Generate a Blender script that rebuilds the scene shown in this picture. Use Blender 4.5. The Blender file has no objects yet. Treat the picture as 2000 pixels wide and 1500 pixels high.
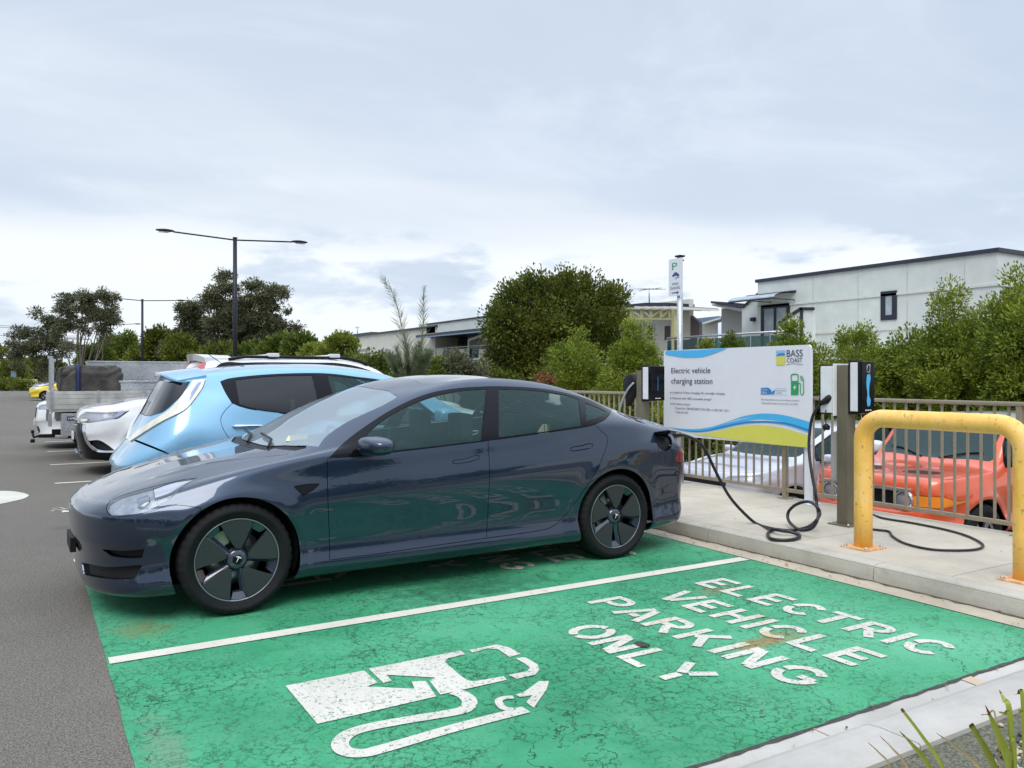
import bpy, bmesh, math, random
import numpy as np
from mathutils import Vector, Matrix
from mathutils.geometry import delaunay_2d_cdt
R = math.radians
SC = bpy.context.scene
COL = SC.collection

# ------------------------------------------------------------------ camera
CAM_H = 1.43; YAW = R(30.8); FPX = 1584.0; HORIZ = 735.0
CAM = np.array([0.0, 0.0, CAM_H])
FWD = np.array([math.sin(YAW), math.cos(YAW), 0.0]); RGT = np.array([math.cos(YAW), -math.sin(YAW), 0.0])
def proj(P):
    P = np.asarray(P, float) - CAM
    d = P @ FWD; l = P @ RGT
    d = np.where(np.abs(d) < 1e-6, 1e-6, d)
    return np.stack([1000 + FPX * l / d, HORIZ - FPX * P[..., 2] / d], -1)
def ray(u, v):
    return FWD + RGT * (u - 1000) / FPX + np.array([0, 0, 1.0]) * (HORIZ - v) / FPX
def onz(u, v, z=0.0):
    r = ray(u, v); t = (z - CAM_H) / r[2]; return CAM + r * t
def onx(u, v, x):
    r = ray(u, v); return CAM + r * (x / r[0])
def ony(u, v, y):
    r = ray(u, v); return CAM + r * (y / r[1])
def ond(u, v, d):
    return CAM + ray(u, v) * d

# ------------------------------------------------------------------ objects
def tag(o, label=None, cat=None, group=None, kind=None):
    if label: o['label'] = label
    if cat: o['category'] = cat
    if group: o['group'] = group
    if kind: o['kind'] = kind
    return o
def empty(name, loc=(0, 0, 0), rz=0.0, label=None, cat=None, group=None):
    o = bpy.data.objects.new(name, None); COL.objects.link(o)
    o.location = loc; o.rotation_euler = (0, 0, rz); o.empty_display_size = .2
    return tag(o, label, cat, group)
def copy_tree(o, parent=None):
    c = o.copy(); COL.objects.link(c)
    if parent is not None:
        c.parent = parent
    for ch in list(o.children):
        copy_tree(ch, c)
    return c
def mesh_obj(name, verts, faces, mat, parent=None, smooth=False, normals=None, mats=None, midx=None):
    me = bpy.data.meshes.new(name)
    me.from_pydata([tuple(map(float, v)) for v in verts], [], [tuple(map(int, f)) for f in faces])
    ms = mats if mats else [mat]
    for m in ms: me.materials.append(m)
    if midx is not None: me.polygons.foreach_set('material_index', list(midx))
    if smooth: me.polygons.foreach_set('use_smooth', [True] * len(me.polygons))
    me.update()
    if normals is not None:
        me.normals_split_custom_set_from_vertices([tuple(map(float, n)) for n in normals])
    o = bpy.data.objects.new(name, me); COL.objects.link(o)
    if parent is not None: o.parent = parent
    return o
class MB:
    """collects shapes into one mesh"""
    def __init__(self): self.v = []; self.f = []; self.s = []
    def add(self, vs, fs, smooth=False):
        b = len(self.v); self.v.extend([tuple(map(float, p)) for p in vs])
        self.f.extend([tuple(int(i) + b for i in f) for f in fs]); self.s.extend([smooth] * len(fs)); return self
    def box(self, x0, x1, y0, y1, z0, z1, bev=0.0, M=None):
        if bev > 0:
            bm = bmesh.new()
            vs = [bm.verts.new(p) for p in [(x0,y0,z0),(x1,y0,z0),(x1,y1,z0),(x0,y1,z0),(x0,y0,z1),(x1,y0,z1),(x1,y1,z1),(x0,y1,z1)]]
            for f in [(0,3,2,1),(4,5,6,7),(0,1,5,4),(1,2,6,5),(2,3,7,6),(3,0,4,7)]: bm.faces.new([vs[i] for i in f])
            bmesh.ops.bevel(bm, geom=bm.edges[:], offset=bev, segments=2, affect='EDGES', profile=.7)
            bm.verts.index_update()
            vv = [tuple(v.co) for v in bm.verts]; ff = [[v.index for v in f.verts] for f in bm.faces]; bm.free()
        else:
            vv = [(x0,y0,z0),(x1,y0,z0),(x1,y1,z0),(x0,y1,z0),(x0,y0,z1),(x1,y0,z1),(x1,y1,z1),(x0,y1,z1)]
            ff = [(0,3,2,1),(4,5,6,7),(0,1,5,4),(1,2,6,5),(2,3,7,6),(3,0,4,7)]
        if M is not None: vv = [tuple(M @ Vector(p)) for p in vv]
        return self.add(vv, ff)
    def prism(self, poly, h0, h1, axis='z', M=None):
        """poly = 2D points; extruded along axis from h0 to h1"""
        n = len(poly)
        def P(a, b, h):
            return {'z': (a, b, h), 'y': (a, h, b), 'x': (h, a, b)}[axis]
        vv = [P(a, b, h0) for a, b in poly] + [P(a, b, h1) for a, b in poly]
        ar = sum(poly[i][0]*poly[(i+1) % n][1]-poly[(i+1) % n][0]*poly[i][1] for i in range(n))
        sgn = (ar > 0) ^ (h1 < h0) ^ (axis == 'y')
        bot = list(range(n))[::-1]; top = list(range(n, 2*n))
        sd = [(i, (i+1) % n, n+(i+1) % n, n+i) for i in range(n)]
        ff = [bot, top] + sd
        if not sgn: ff = [list(f)[::-1] for f in ff]
        if M is not None: vv = [tuple(M @ Vector(p)) for p in vv]
        return self.add(vv, ff)
    def tube(self, pts, r, seg=10, caps=True, closed=False):
        pts = [np.array(p, float) for p in pts]; n = len(pts)
        rr = r if hasattr(r, '__len__') else [r] * n
        T = []
        for i in range(n):
            a = pts[(i-1) % n] if (closed or i > 0) else pts[i]
            b = pts[(i+1) % n] if (closed or i < n-1) else pts[i]
            t = b - a; T.append(t / (np.linalg.norm(t) + 1e-9))
        up = np.array([0, 0, 1.0]) if abs(T[0][2]) < .9 else np.array([1.0, 0, 0])
        N = np.cross(up, T[0]); N /= np.linalg.norm(N)
        vs = []
        for i in range(n):
            N = N - T[i] * (N @ T[i]); N /= (np.linalg.norm(N) + 1e-9); B = np.cross(T[i], N)
            for k in range(seg):
                a = 2*math.pi*k/seg
                vs.append(pts[i] + rr[i] * (math.cos(a)*N + math.sin(a)*B))
        fs = []
        for i in range(n if closed else n-1):
            for k in range(seg):
                a = i*seg+k; b = i*seg+(k+1) % seg; j = (i+1) % n
                fs.append((a, b, j*seg+(k+1) % seg, j*seg+k))
        b0 = len(self.v)
        self.add(vs, fs, True)
        if caps and not closed:
            self.f.append(tuple(b0+k for k in range(seg))[::-1]); self.s.append(False)
            self.f.append(tuple(b0+(n-1)*seg+k for k in range(seg))); self.s.append(False)
        return self
    def lathe(self, prof, seg=48, axis='y', org=(0, 0, 0), smooth=True, close=False):
        """prof: (r, h) pairs; revolve about axis through org"""
        n = len(prof); vs = []
        for r, h in prof:
            for k in range(seg):
                a = 2*math.pi*k/seg; c, s = r*math.cos(a), r*math.sin(a)
                p = {'y': (c, h, s), 'z': (c, s, h), 'x': (h, c, s)}[axis]
                vs.append((p[0]+org[0], p[1]+org[1], p[2]+org[2]))
        fs = []
        for i in range(n if close else n-1):
            j = (i+1) % n
            for k in range(seg):
                f = (i*seg+k, i*seg+(k+1) % seg, j*seg+(k+1) % seg, j*seg+k)
                fs.append(f[::-1] if axis == 'y' else f)
        return self.add(vs, fs, smooth)
    def build(self, name, mat, parent=None, weld=False):
        o = mesh_obj(name, self.v, self.f, mat, parent)
        o.data.polygons.foreach_set('use_smooth', self.s); o.data.update()
        return o
def cyl_prof(r, h0, h1, b=0.003):
    return [(0.0005, h0), (r-b, h0), (r, h0+b), (r, h1-b), (r-b, h1), (0.0005, h1)]
def rrect(x0, x1, y0, y1, r, n=5):
    out = []
    for cx, cy, a0 in ((x1-r, y1-r, 0), (x0+r, y1-r, 90), (x0+r, y0+r, 180), (x1-r, y0+r, 270)):
        for i in range(n+1):
            a = R(a0+90*i/n); out.append((cx+r*math.cos(a), cy+r*math.sin(a)))
    return out
def crom(pts, n=8, closed=False):
    """catmull-rom through points (any dim)"""
    P = [np.array(p, float) for p in pts]; m = len(P); out = []
    rng = range(m) if closed else range(m-1)
    for i in rng:
        p0 = P[(i-1) % m] if (closed or i > 0) else 2*P[0]-P[1]
        p1 = P[i]; p2 = P[(i+1) % m]
        p3 = P[(i+2) % m] if (closed or i < m-2) else 2*P[-1]-P[-2]
        for k in range(n):
            t = k/n
            out.append(.5*((2*p1)+(-p0+p2)*t+(2*p0-5*p1+4*p2-p3)*t*t+(-p0+3*p1-3*p2+p3)*t**3))
    if not closed: out.append(P[-1])
    return out
def smoothpoly(pts, step=8, closed=True):
    """pixel/plane outline: points with a third item 'c' are corners; others are smoothed"""
    P = [np.array(p[:2], float) for p in pts]; C = [len(p) > 2 for p in pts]; n = len(P); out = []
    for i in range(n if closed else n-1):
        j = (i+1) % n
        p1, p2 = P[i], P[j]
        p0 = 2*p1-p2 if C[i] or (not closed and i == 0) else P[(i-1) % n]
        p3 = 2*p2-p1 if C[j] or (not closed and j == n-1) else P[(j+1) % n]
        L = np.linalg.norm(p2-p1); m = max(1, int(round(L/step)))
        for k in range(m):
            t = k/m
            out.append(.5*((2*p1)+(-p0+p2)*t+(2*p0-5*p1+4*p2-p3)*t*t+(-p0+3*p1-3*p2+p3)*t**3))
    if not closed: out.append(P[-1])
    return np.array(out)

# ------------------------------------------------------------------ materials
def srgb(r, g, b):
    f = lambda c: c/12.92 if c <= .04045 else ((c+.055)/1.055)**2.4
    return (f(r/255), f(g/255), f(b/255), 1)
class NT:
    def __init__(s, name):
        s.m = bpy.data.materials.new(name); s.m.use_nodes = True; s.t = s.m.node_tree
        s.bsdf = s.t.nodes['Principled BSDF']; s.out = s.t.nodes['Material Output']
    def n(s, typ, **kw):
        nd = s.t.nodes.new('ShaderNode'+typ)
        for k, v in kw.items():
            if k.startswith('i_'):
                key = k[2:]; key = int(key) if key.isdigit() else key.replace('_', ' ')
                nd.inputs[key].default_value = v
            else: setattr(nd, k, v)
        return nd
    def l(s, a, b): s.t.links.new(a, b)
    def co(s, kind='Object', scale=(1, 1, 1), loc=(0, 0, 0)):
        tc = s.n('TexCoord'); mp = s.n('Mapping'); mp.inputs['Scale'].default_value = scale; mp.inputs['Location'].default_value = loc
        s.l(tc.outputs[kind], mp.inputs['Vector']); return mp.outputs['Vector']
    def noise(s, vec, scale, detail=4, rough=.55, dist=0.0):
        nd = s.n('TexNoise'); nd.inputs['Scale'].default_value = scale; nd.inputs['Detail'].default_value = detail
        nd.inputs['Roughness'].default_value = rough; nd.inputs['Distortion'].default_value = dist
        if vec is not None: s.l(vec, nd.inputs['Vector'])
        return nd.outputs['Fac']
    def ramp(s, fac, stops, interp='LINEAR'):
        nd = s.n('ValToRGB'); nd.color_ramp.interpolation = interp; e = nd.color_ramp.elements
        while len(e) < len(stops): e.new(.5)
        for i, (p, c) in enumerate(stops):
            e[i].position = p; e[i].color = c if hasattr(c, '__len__') else (c, c, c, 1)
        s.l(fac, nd.inputs['Fac']); return nd.outputs['Color']
    def mix(s, fac, a, b, blend='MIX'):
        nd = s.n('Mix', data_type='RGBA', blend_type=blend)
        for sock, val in ((0, fac), (6, a), (7, b)):
            if hasattr(val, 'is_output') or hasattr(val, 'links'): s.l(val, nd.inputs[sock])
            elif sock == 0: nd.inputs[0].default_value = val
            else: nd.inputs[sock].default_value = val if len(val) == 4 else (*val, 1)
        return nd.outputs[2]
    def math(s, op, a, b=None, clamp=False):
        nd = s.n('Math', operation=op); nd.use_clamp = clamp
        for i, v in enumerate((a, b)):
            if v is None: continue
            if hasattr(v, 'links'): s.l(v, nd.inputs[i])
            else: nd.inputs[i].default_value = v
        return nd.outputs[0]
    def bump(s, h, strength=.3, dist=.01):
        nd = s.n('Bump'); nd.inputs['Strength'].default_value = strength; nd.inputs['Distance'].default_value = dist
        s.l(h, nd.inputs['Height']); s.l(nd.outputs['Normal'], s.bsdf.inputs['Normal']); return nd
    def set(s, **kw):
        for k, v in kw.items():
            sock = s.bsdf.inputs[k.replace('_', ' ')]
            if hasattr(v, 'links'): s.l(v, sock)
            else: sock.default_value = v
        return s
def mat(name, col, rough=.5, metal=0.0, coat=0.0, spec=.5, var=.08, vscale=6.0, bump=0.0, bscale=80.0, coatr=.03):
    """painted / plain procedural material with slight noise variation"""
    t = NT(name); c = col if len(col) == 4 else (*col, 1)
    v = t.co(); f = t.noise(v, vscale, 4)
    dark = tuple(x*(1-var) for x in c[:3])+(1,); lite = tuple(min(1, x*(1+var)) for x in c[:3])+(1,)
    t.set(Base_Color=t.ramp(f, [(.3, dark), (.7, lite)]), Roughness=rough, Metallic=metal, Coat_Weight=coat, Coat_Roughness=coatr, Specular_IOR_Level=spec)
    if bump: t.bump(t.noise(v, bscale, 3), bump, .004)
    return t.m
def glassmat(name, tint=(.5, .6, .6), opac=.35, body=(.02, .03, .03), rough=.01):
    """thin tinted pane: mix of clear transmission and a coloured reflective film"""
    t = NT(name); t.set(Base_Color=(*body, 1), Roughness=rough, Specular_IOR_Level=.6, Coat_Weight=.4)
    tr = t.n('BsdfTransparent'); tr.inputs[0].default_value = (*tint, 1)
    fr = t.n('LayerWeight'); fr.inputs['Blend'].default_value = .28
    f = t.math('MULTIPLY_ADD', fr.outputs['Fresnel'], 1.0-opac); t.t.nodes[-1].inputs[2].default_value = opac
    mx = t.n('MixShader'); t.l(f, mx.inputs[0]); t.l(tr.outputs[0], mx.inputs[1]); t.l(t.bsdf.outputs[0], mx.inputs[2])
    t.l(mx.outputs[0], t.out.inputs['Surface']); return t.m
def carpaint(name, col, metal=.55, rough=.32, flake=True):
    """clear-coated paint outside, dark lining on the back faces"""
    t = NT(name); v = t.co()
    f = t.noise(v, 1400 if flake else 3, 2); c = (*col, 1)
    q = .18 if flake else .012
    base = t.ramp(f, [(.35, tuple(x*(1-q) for x in col)+(1,)), (.65, tuple(min(1, x*(1+q)) for x in col)+(1,))])
    geo = t.n('NewGeometry')
    bc = t.mix(geo.outputs['Backfacing'], base, (.012, .012, .013, 1))
    dust = t.noise(v, 3.5, 5)
    rg = t.ramp(dust, [(.3, (rough, rough, rough, 1)), (.8, (rough+.1,)*3+(1,))])
    t.set(Base_Color=bc, Metallic=metal, Roughness=rg, Coat_Weight=t.math('SUBTRACT', 1.0, geo.outputs['Backfacing']), Coat_Roughness=.025, Coat_IOR=1.6)
    return t.m
M = {}
M['black_plastic'] = mat('black_plastic', (.010, .010, .011), .5, spec=.22)
M['gloss_black'] = mat('gloss_black', (.005, .005, .007), .10, spec=.2)
M['rubber'] = mat('rubber', (.010, .010, .011), .7, spec=.2, bump=.3, bscale=200, var=.25)
M['chrome'] = mat('chrome', (.75, .76, .78), .12, metal=1)
M['steel'] = mat('steel', (.45, .46, .47), .38, metal=.9, var=.15)
M['galv'] = mat('galvanised_steel', (.46, .49, .50), .42, metal=.75, var=.22, vscale=30)
M['white_plastic'] = mat('white_plastic', (.72, .73, .74), .35)
M['seat_cloth'] = mat('seat_cloth', (.035, .037, .04), .7)
M['interior'] = mat('interior_trim', (.02, .021, .023), .65)
M['headliner'] = mat('headliner', (.30, .30, .29), .8)
M['glass'] = glassmat('car_glass', (.72, .88, .86), .22, (.075, .16, .16))
M['windscreen'] = glassmat('windscreen_glass', (.72, .82, .85), .48, (.42, .51, .57))  # pale body colour paints the reflected sky into the glass
M['privacy'] = glassmat('privacy_glass', (.10, .12, .14), .7, (.006, .007, .009))
M['lamp_clear'] = glassmat('lamp_lens', (.82, .86, .90), .22, (.30, .33, .37))
M['red_lens'] = mat('red_lens', (.45, .008, .012), .12, coat=1)
M['orange_lens'] = mat('orange_lens', (.85, .24, .01), .15, coat=1)
M['white_paint_sign'] = mat('white_sign_paint', (.70, .71, .74), .4, var=.02)
# ------------------------------------------------------------------ lofted car bodies
def pchip(xs, ys, x):
    xs = np.asarray(xs, float); ys = np.asarray(ys, float); h = np.diff(xs); d = np.diff(ys)/h; n = len(xs)
    m = np.zeros(n)
    for i in range(1, n-1):
        if d[i-1]*d[i] > 0:
            w1 = 2*h[i]+h[i-1]; w2 = h[i]+2*h[i-1]; m[i] = (w1+w2)/(w1/d[i-1]+w2/d[i])
    m[0] = d[0]; m[-1] = d[-1]
    x = np.clip(np.asarray(x, float), xs[0], xs[-1]); i = np.clip(np.searchsorted(xs, x)-1, 0, n-2)
    t = (x-xs[i])/h[i]
    return ((1+2*t)*(1-t)**2*ys[i]+t*(1-t)**2*h[i]*m[i]+t*t*(3-2*t)*ys[i+1]+t*t*(t-1)*h[i]*m[i+1])
def cspline(k, Y, x):
    """natural cubic spline; Y (n, ...) evaluated at x"""
    k = np.asarray(k, float); Y = np.asarray(Y, float); n = len(k); h = np.diff(k)
    A = np.zeros((n, n)); B = np.zeros_like(Y); A[0, 0] = A[-1, -1] = 1
    for i in range(1, n-1):
        A[i, i-1] = h[i-1]; A[i, i] = 2*(h[i-1]+h[i]); A[i, i+1] = h[i]
        B[i] = 6*((Y[i+1]-Y[i])/h[i]-(Y[i]-Y[i-1])/h[i-1])
    Mm = np.linalg.solve(A, B.reshape(n, -1)).reshape(Y.shape)
    i = np.clip(np.searchsorted(k, x)-1, 0, n-2); sh = (-1,)+(1,)*(Y.ndim-1)
    a = ((k[i+1]-x)/h[i]).reshape(sh); b = ((x-k[i])/h[i]).reshape(sh); hh = h[i].reshape(sh)
    return a*Y[i]+b*Y[i+1]+((a**3-a)*Mm[i]+(b**3-b)*Mm[i+1])*hh**2/6
def pip(P, poly):
    """points in polygon, vectorised"""
    x, y = P[:, 0], P[:, 1]; c = np.zeros(len(P), bool); n = len(poly); j = n-1
    for i in range(n):
        xi, yi = poly[i]; xj, yj = poly[j]
        if yi != yj:
            c ^= ((yi > y) != (yj > y)) & (x < (xj-xi)*(y-yi)/(yj-yi)+xi)
        j = i
    return c
class Car:
    NU, NTT = 560, 190
    def __init__(s, spec):
        s.sp = spec; L = spec['L']; s.L = L
        f = lambda k, x: pchip([p[0] for p in spec[k]], [p[1] for p in spec[k]], x)
        xf, xr = spec['xf'], spec['xr']; xs = list(spec['xs'])
        def section(x):
            yw = f('yw', x); zb = f('zb', x); zs = f('zsh', x); yb = f('yb', x); zbelt = f('zbelt', x)
            yr = f('yr', x); zr = f('zr', x); zc = f('zc', x); cr = f('crown', x); tum = f('tum', x)
            low = spec.get('low', [(.20, 0), (.06, 0), (.012, .045), (.0, .10), (.012, .16), (.028, .23)])
            rows = [(yw-a, zb+b) for a, b in low]
            z5 = zb+low[-1][1]
            rows += [(yw-.010, z5+.45*(zs-z5)), (yw, zs-.05), (yw-.006, zs), (yw-.006-(yw-yb)*.42, zs+.5*(zbelt-zs)), (yb, zbelt)]
            rows += [(yb+(yr-yb)*.46+tum, zbelt+(zr-zbelt)*.5)]
            rows += [(yr, zr), (yr*(1-.16), zr+(zc-zr)*cr), (yr*.45, zc-(zc-zr)*.16*(2-2*cr)), (0, zc)]
            return np.array([(x, a, b) for a, b in rows])
        K = 16
        mid = [section(x) for x in xs]
        n = spec.get('n', .62); th = [0, 20, 40, 58, 75]
        def cap(full, prof, nn):
            out = []; prof = np.array(prof, float)
            for a in th:
                a = R(a); c, sn = math.cos(a)**nn[0], math.sin(a)**nn[1]
                st = np.zeros((K, 3))
                st[:, 0] = prof[:, 0]+(full[:, 0]-prof[:, 0])*(1-c); st[:, 1] = full[:, 1]*sn
                w = (1-math.cos(a)**1.2)
                st[:, 2] = prof[:, 1]+(full[:, 2]-prof[:, 1])*w
                out.append(st)
            return out
        fc = cap(mid[0], spec['front'], spec.get('nf', (.8, .75))); rc = cap(mid[-1], spec['rear'], spec.get('nr', (.8, .7)))
        P = np.array(fc+mid+rc[::-1])
        if 'netmod' in spec: P = spec['netmod'](P)
        s.P = P
        du = np.linalg.norm(np.diff(P[:, 5:12], axis=0), axis=-1).mean(1); ku = np.concatenate([[0], np.cumsum(du)])
        dt = np.linalg.norm(np.diff(P[6:-6], axis=1), axis=-1).mean(0); kt = np.concatenate([[0], np.cumsum(np.maximum(dt, .03))])
        s.U, s.T = ku[-1], kt[-1]
        uu = np.linspace(0, ku[-1], s.NU); tt = np.linspace(0, kt[-1], s.NTT)
        G = cspline(ku, P, uu); G = cspline(kt, G.transpose(1, 0, 2), tt).transpose(1, 0, 2)
        G[0, :, 1] = 0; G[-1, :, 1] = 0; G[:, -1, 1] = 0; G[:, :, 1] = np.maximum(G[:, :, 1], 0)
        s.kt = kt
        if 'deform' in spec: G = spec['deform'](G, s)
        s.G = G
        # normals with mirrored padding
        m = np.array([1, -1, 1.0])
        Gu = np.concatenate([G[1:2]*m, G, G[-2:-1]*m], 0); A = Gu[2:]-Gu[:-2]
        Gt = np.concatenate([2*G[:, :1]-G[:, 1:2], G, G[:, -2:-1]*m], 1); B = Gt[:, 2:]-Gt[:, :-2]
        N = np.cross(A, B); ln = np.linalg.norm(N, axis=-1, keepdims=True); N = N/np.maximum(ln, 1e-12)
        if N[s.NU//2, s.NTT//2, 1] < 0: N = -N
        bad = ln[..., 0] < 2e-6
        for i, j in zip(*np.nonzero(bad)):
            N[i, j] = N[min(i+6, s.NU-1) if i < s.NU/2 else max(i-6, 0), max(j-6, 0)]
        s.N = N; s.loc = np.zeros(3); s.rot = 0.0; s.sd = 1
        s.items = []; s.lines = []
    def place(s, loc, rot):
        """rot 0: nose towards -X, camera on its -y side; rot 180: nose towards +X, camera on its +y side"""
        s.loc = np.array(loc, float); s.rot = R(rot); s.sd = -1 if abs(rot) < 90 else 1
        return s
    def w(s, P):
        P = np.asarray(P, float)*np.array([1, s.sd, 1.0]); c, sn = math.cos(s.rot), math.sin(s.rot)
        return np.stack([P[..., 0]*c-P[..., 1]*sn, P[..., 0]*sn+P[..., 1]*c, P[..., 2]], -1)+s.loc
    def ev(s, UT, arr=None):
        arr = s.G if arr is None else arr
        a = np.clip(UT[:, 0]/s.U*(s.NU-1), 0, s.NU-1.0001); b = np.clip(UT[:, 1]/s.T*(s.NTT-1), 0, s.NTT-1.0001)
        i = a.astype(int); j = b.astype(int); fa = (a-i)[:, None]; fb = (b-j)[:, None]
        return (arr[i, j]*(1-fa)*(1-fb)+arr[i+1, j]*fa*(1-fb)+arr[i, j+1]*(1-fa)*fb+arr[i+1, j+1]*fa*fb)
    def inv(s, pts, fn, mask):
        Q = fn(s.G); out = []
        for p in pts:
            p = np.array(p[:2], float); d = ((Q-p)**2).sum(-1); d = np.where(mask, d, d+1e12)
            i, j = np.unravel_index(np.argmin(d), d.shape)
            ut = np.array([[i/(s.NU-1)*s.U, j/(s.NTT-1)*s.T]])
            e = np.array([s.U/s.NU, s.T/s.NTT])
            for _ in range(4):
                q = fn(s.ev(ut))[0]; J = np.zeros((2, 2))
                for k in range(2):
                    dd = np.zeros((1, 2)); dd[0, k] = e[k]
                    lo = np.clip(ut-dd, 0, [s.U, s.T]); hi = np.clip(ut+dd, 0, [s.U, s.T])
                    J[:, k] = (fn(s.ev(hi))[0]-fn(s.ev(lo))[0])/max(1e-9, (hi-lo)[0, k])
                if abs(np.linalg.det(J)) < 1e-9: break
                st = np.linalg.lstsq(J, p-q, rcond=.02)[0]; st = np.clip(st, -e*1.5, e*1.5)
                ut = np.clip(ut+st, 0, [s.U, s.T])
            out.append(ut[0])
        return np.array(out)
    def px(s, pts, step=7, closed=True):
        W = s.w(s.G); c, sn = math.cos(s.rot), math.sin(s.rot)
        N = s.N*np.array([1, s.sd, 1.0]); Nw = np.stack([N[..., 0]*c-N[..., 1]*sn, N[..., 0]*sn+N[..., 1]*c, N[..., 2]], -1)
        V = W-CAM; mask = (Nw*V).sum(-1) < .02*np.linalg.norm(V, axis=-1)
        return s.inv(smoothpoly(pts, step, closed), lambda g: proj(s.w(g)), mask)
    def side(s, pts, step=.04, tmax=None, closed=True, raw=False):
        tm = (tmax or 1.0)*s.NTT; J = np.arange(s.NTT)[None, :]+np.zeros((s.NU, 1)); kk = np.searchsorted(np.linspace(0, s.T, s.NTT), s.kt[1])
        Y = s.G[..., 1]
        mask = (J >= kk) & (J < tm) & (Y > .25)
        P = pts if raw else smoothpoly(pts, step, closed)
        return s.inv(P, lambda g: g[..., [0, 2]], mask)
    def face(s, pts, front=True, step=.04, closed=True):
        """(y,z) outlines on the nose or tail"""
        I = np.arange(s.NU)[:, None]+np.zeros((1, s.NTT)); q = s.G[..., 0]
        mask = (np.abs(s.N[..., 0]) > .30) & ((I < s.NU*.3) if front else (I > s.NU*.7)) & ((s.N[..., 0] < 0) if front else (s.N[..., 0] > 0))
        return s.inv(smoothpoly(pts, step, closed), lambda g: g[..., [1, 2]], mask)
    def top(s, pts, step=.05, closed=True):
        mask = (s.N[..., 2] > .25)
        return s.inv(smoothpoly(pts, step, closed), lambda g: g[..., [0, 1]], mask)
    def arch(s, cx, cz, r, a0=-25, a1=205, n=40, flat=None):
        """wheel opening outline (closed below through the sill)"""
        pts = []
        for k in range(n+1):
            a = R(a0+(a1-a0)*k/n); pts.append((cx+r*math.cos(a), cz+r*math.sin(a)))
        ut = s.side(pts, raw=True, tmax=.6)
        a, b = ut[-1][0], ut[0][0]
        return np.vstack([ut, [(a, 0.0)], [(b, 0.0)]]) if True else ut
    def solid(s, spacing=.027):
        """triangulate the half body with all outlines as constraints"""
        V = []; E = []
        def addpoly(P, closed=True):
            b = len(V); n = len(P)
            for p in P: V.append((float(min(max(p[0], 0), s.U)), float(min(max(p[1], 0), s.T))))
            for i in range(n if closed else n-1):
                E.append((b+i, b+(i+1) % n))
        clean = []
        for it in s.items:
            P = [it['poly'][0]]
            for p in it['poly'][1:]:
                if np.linalg.norm(p-P[-1]) > .0025: P.append(p)
            if np.linalg.norm(P[0]-P[-1]) < .0025: P.pop()
            it['poly'] = np.array(P); addpoly(it['poly'])
        C = np.array(V) if V else np.zeros((0, 2))
        nu = int(s.U/spacing); nt = int(s.T/spacing)
        bd = [(s.U*i/nu, 0) for i in range(nu)]+[(s.U, s.T*j/nt) for j in range(nt)]+[(s.U*(nu-i)/nu, s.T) for i in range(nu)]+[(0, s.T*(nt-j)/nt) for j in range(nt)]
        addpoly(bd)
        g = np.array([(s.U*(i+(.5 if j % 2 else 0))/nu, s.T*j/nt) for j in range(1, nt) for i in range(1, nu)])
        if len(C):
            keep = np.ones(len(g), bool)
            for c in range(0, len(C), 400):
                d = ((g[:, None]-C[None, c:c+400])**2).sum(-1).min(1); keep &= d > (spacing*.42)**2
            g = g[keep]
        V2 = [Vector(v) for v in V]+[Vector((float(a), float(b))) for a, b in g]
        res = delaunay_2d_cdt(V2, E, [], 0, 1e-5, False)
        s.tv = np.array([tuple(v) for v in res[0]]); tri = []
        for f in res[2]:
            for k in range(1, len(f)-1): tri.append((f[0], f[k], f[k+1]))
        s.tri = np.array(tri); cen = s.tv[s.tri].mean(1)
        ar = np.cross(s.tv[s.tri[:, 1]]-s.tv[s.tri[:, 0]], s.tv[s.tri[:, 2]]-s.tv[s.tri[:, 0]])
        ok = np.abs(ar) > 1e-10; s.tri = s.tri[ok]; cen = cen[ok]
        s.cls = -np.ones(len(s.tri), int)
        for k, it in enumerate(s.items):
            m = pip(cen, it['poly']) & (s.cls < 0); s.cls[m] = k
        return s
    def add(s, name, poly, **kw):
        s.items.append(dict(name=name, poly=np.asarray(poly), **kw)); return s
    def panel(s, k, name, m, parent, mode='weld', gap=.0022, depth=.014, off=0.0, offfn=None, label=None):
        """k: item index list (or -1 for the remaining body). mode weld = both halves in one mesh, pair = two meshes, near / far = one side only"""
        ks = k if isinstance(k, (list, tuple)) else [k]
        T = s.tri[np.isin(s.cls, ks)]
        if not len(T): print('EMPTY PANEL', name, ks); return []
        used, invi = np.unique(T, return_inverse=True); T = invi.reshape(-1, 3); UT = s.tv[used].copy()
        a = UT[T]; ar = np.cross(a[:, 1]-a[:, 0], a[:, 2]-a[:, 0]); T[ar < 0] = T[ar < 0][:, ::-1]
        ed = {}
        for t in T:
            for i in range(3):
                e = (t[i], t[(i+1) % 3]); ed[e] = 1
        bnd = [e for e in ed if (e[1], e[0]) not in ed]
        eps = 1e-4; onU = (UT[:, 0] < eps) | (UT[:, 0] > s.U-eps); onT = UT[:, 1] > s.T-eps; onB = UT[:, 1] < eps
        seam = onU | onT
        bnd = [e for e in bnd if not ((onU[e[0]] and onU[e[1]]) or (onT[e[0]] and onT[e[1]]))]
        nrm = np.zeros_like(UT)
        for a_, b_ in bnd:
            if onB[a_] and onB[b_]: continue
            d = UT[b_]-UT[a_]; nn = np.array([-d[1], d[0]])/(np.linalg.norm(d)+1e-12); nrm[a_] += nn; nrm[b_] += nn
        ln = np.linalg.norm(nrm, axis=1, keepdims=True); nrm = np.where(ln > 1e-6, nrm/np.maximum(ln, .5), 0)
        nrm[onU, 0] = 0; nrm[onT, 1] = 0; nrm[onB, 1] = 0
        UT += nrm*gap
        P = s.ev(UT); N = s.ev(UT, s.N); N /= np.linalg.norm(N, axis=1, keepdims=True)+1e-12
        o_ = np.full(len(P), off) if offfn is None else offfn(P, UT)
        P = P+N*o_[:, None]
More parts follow.
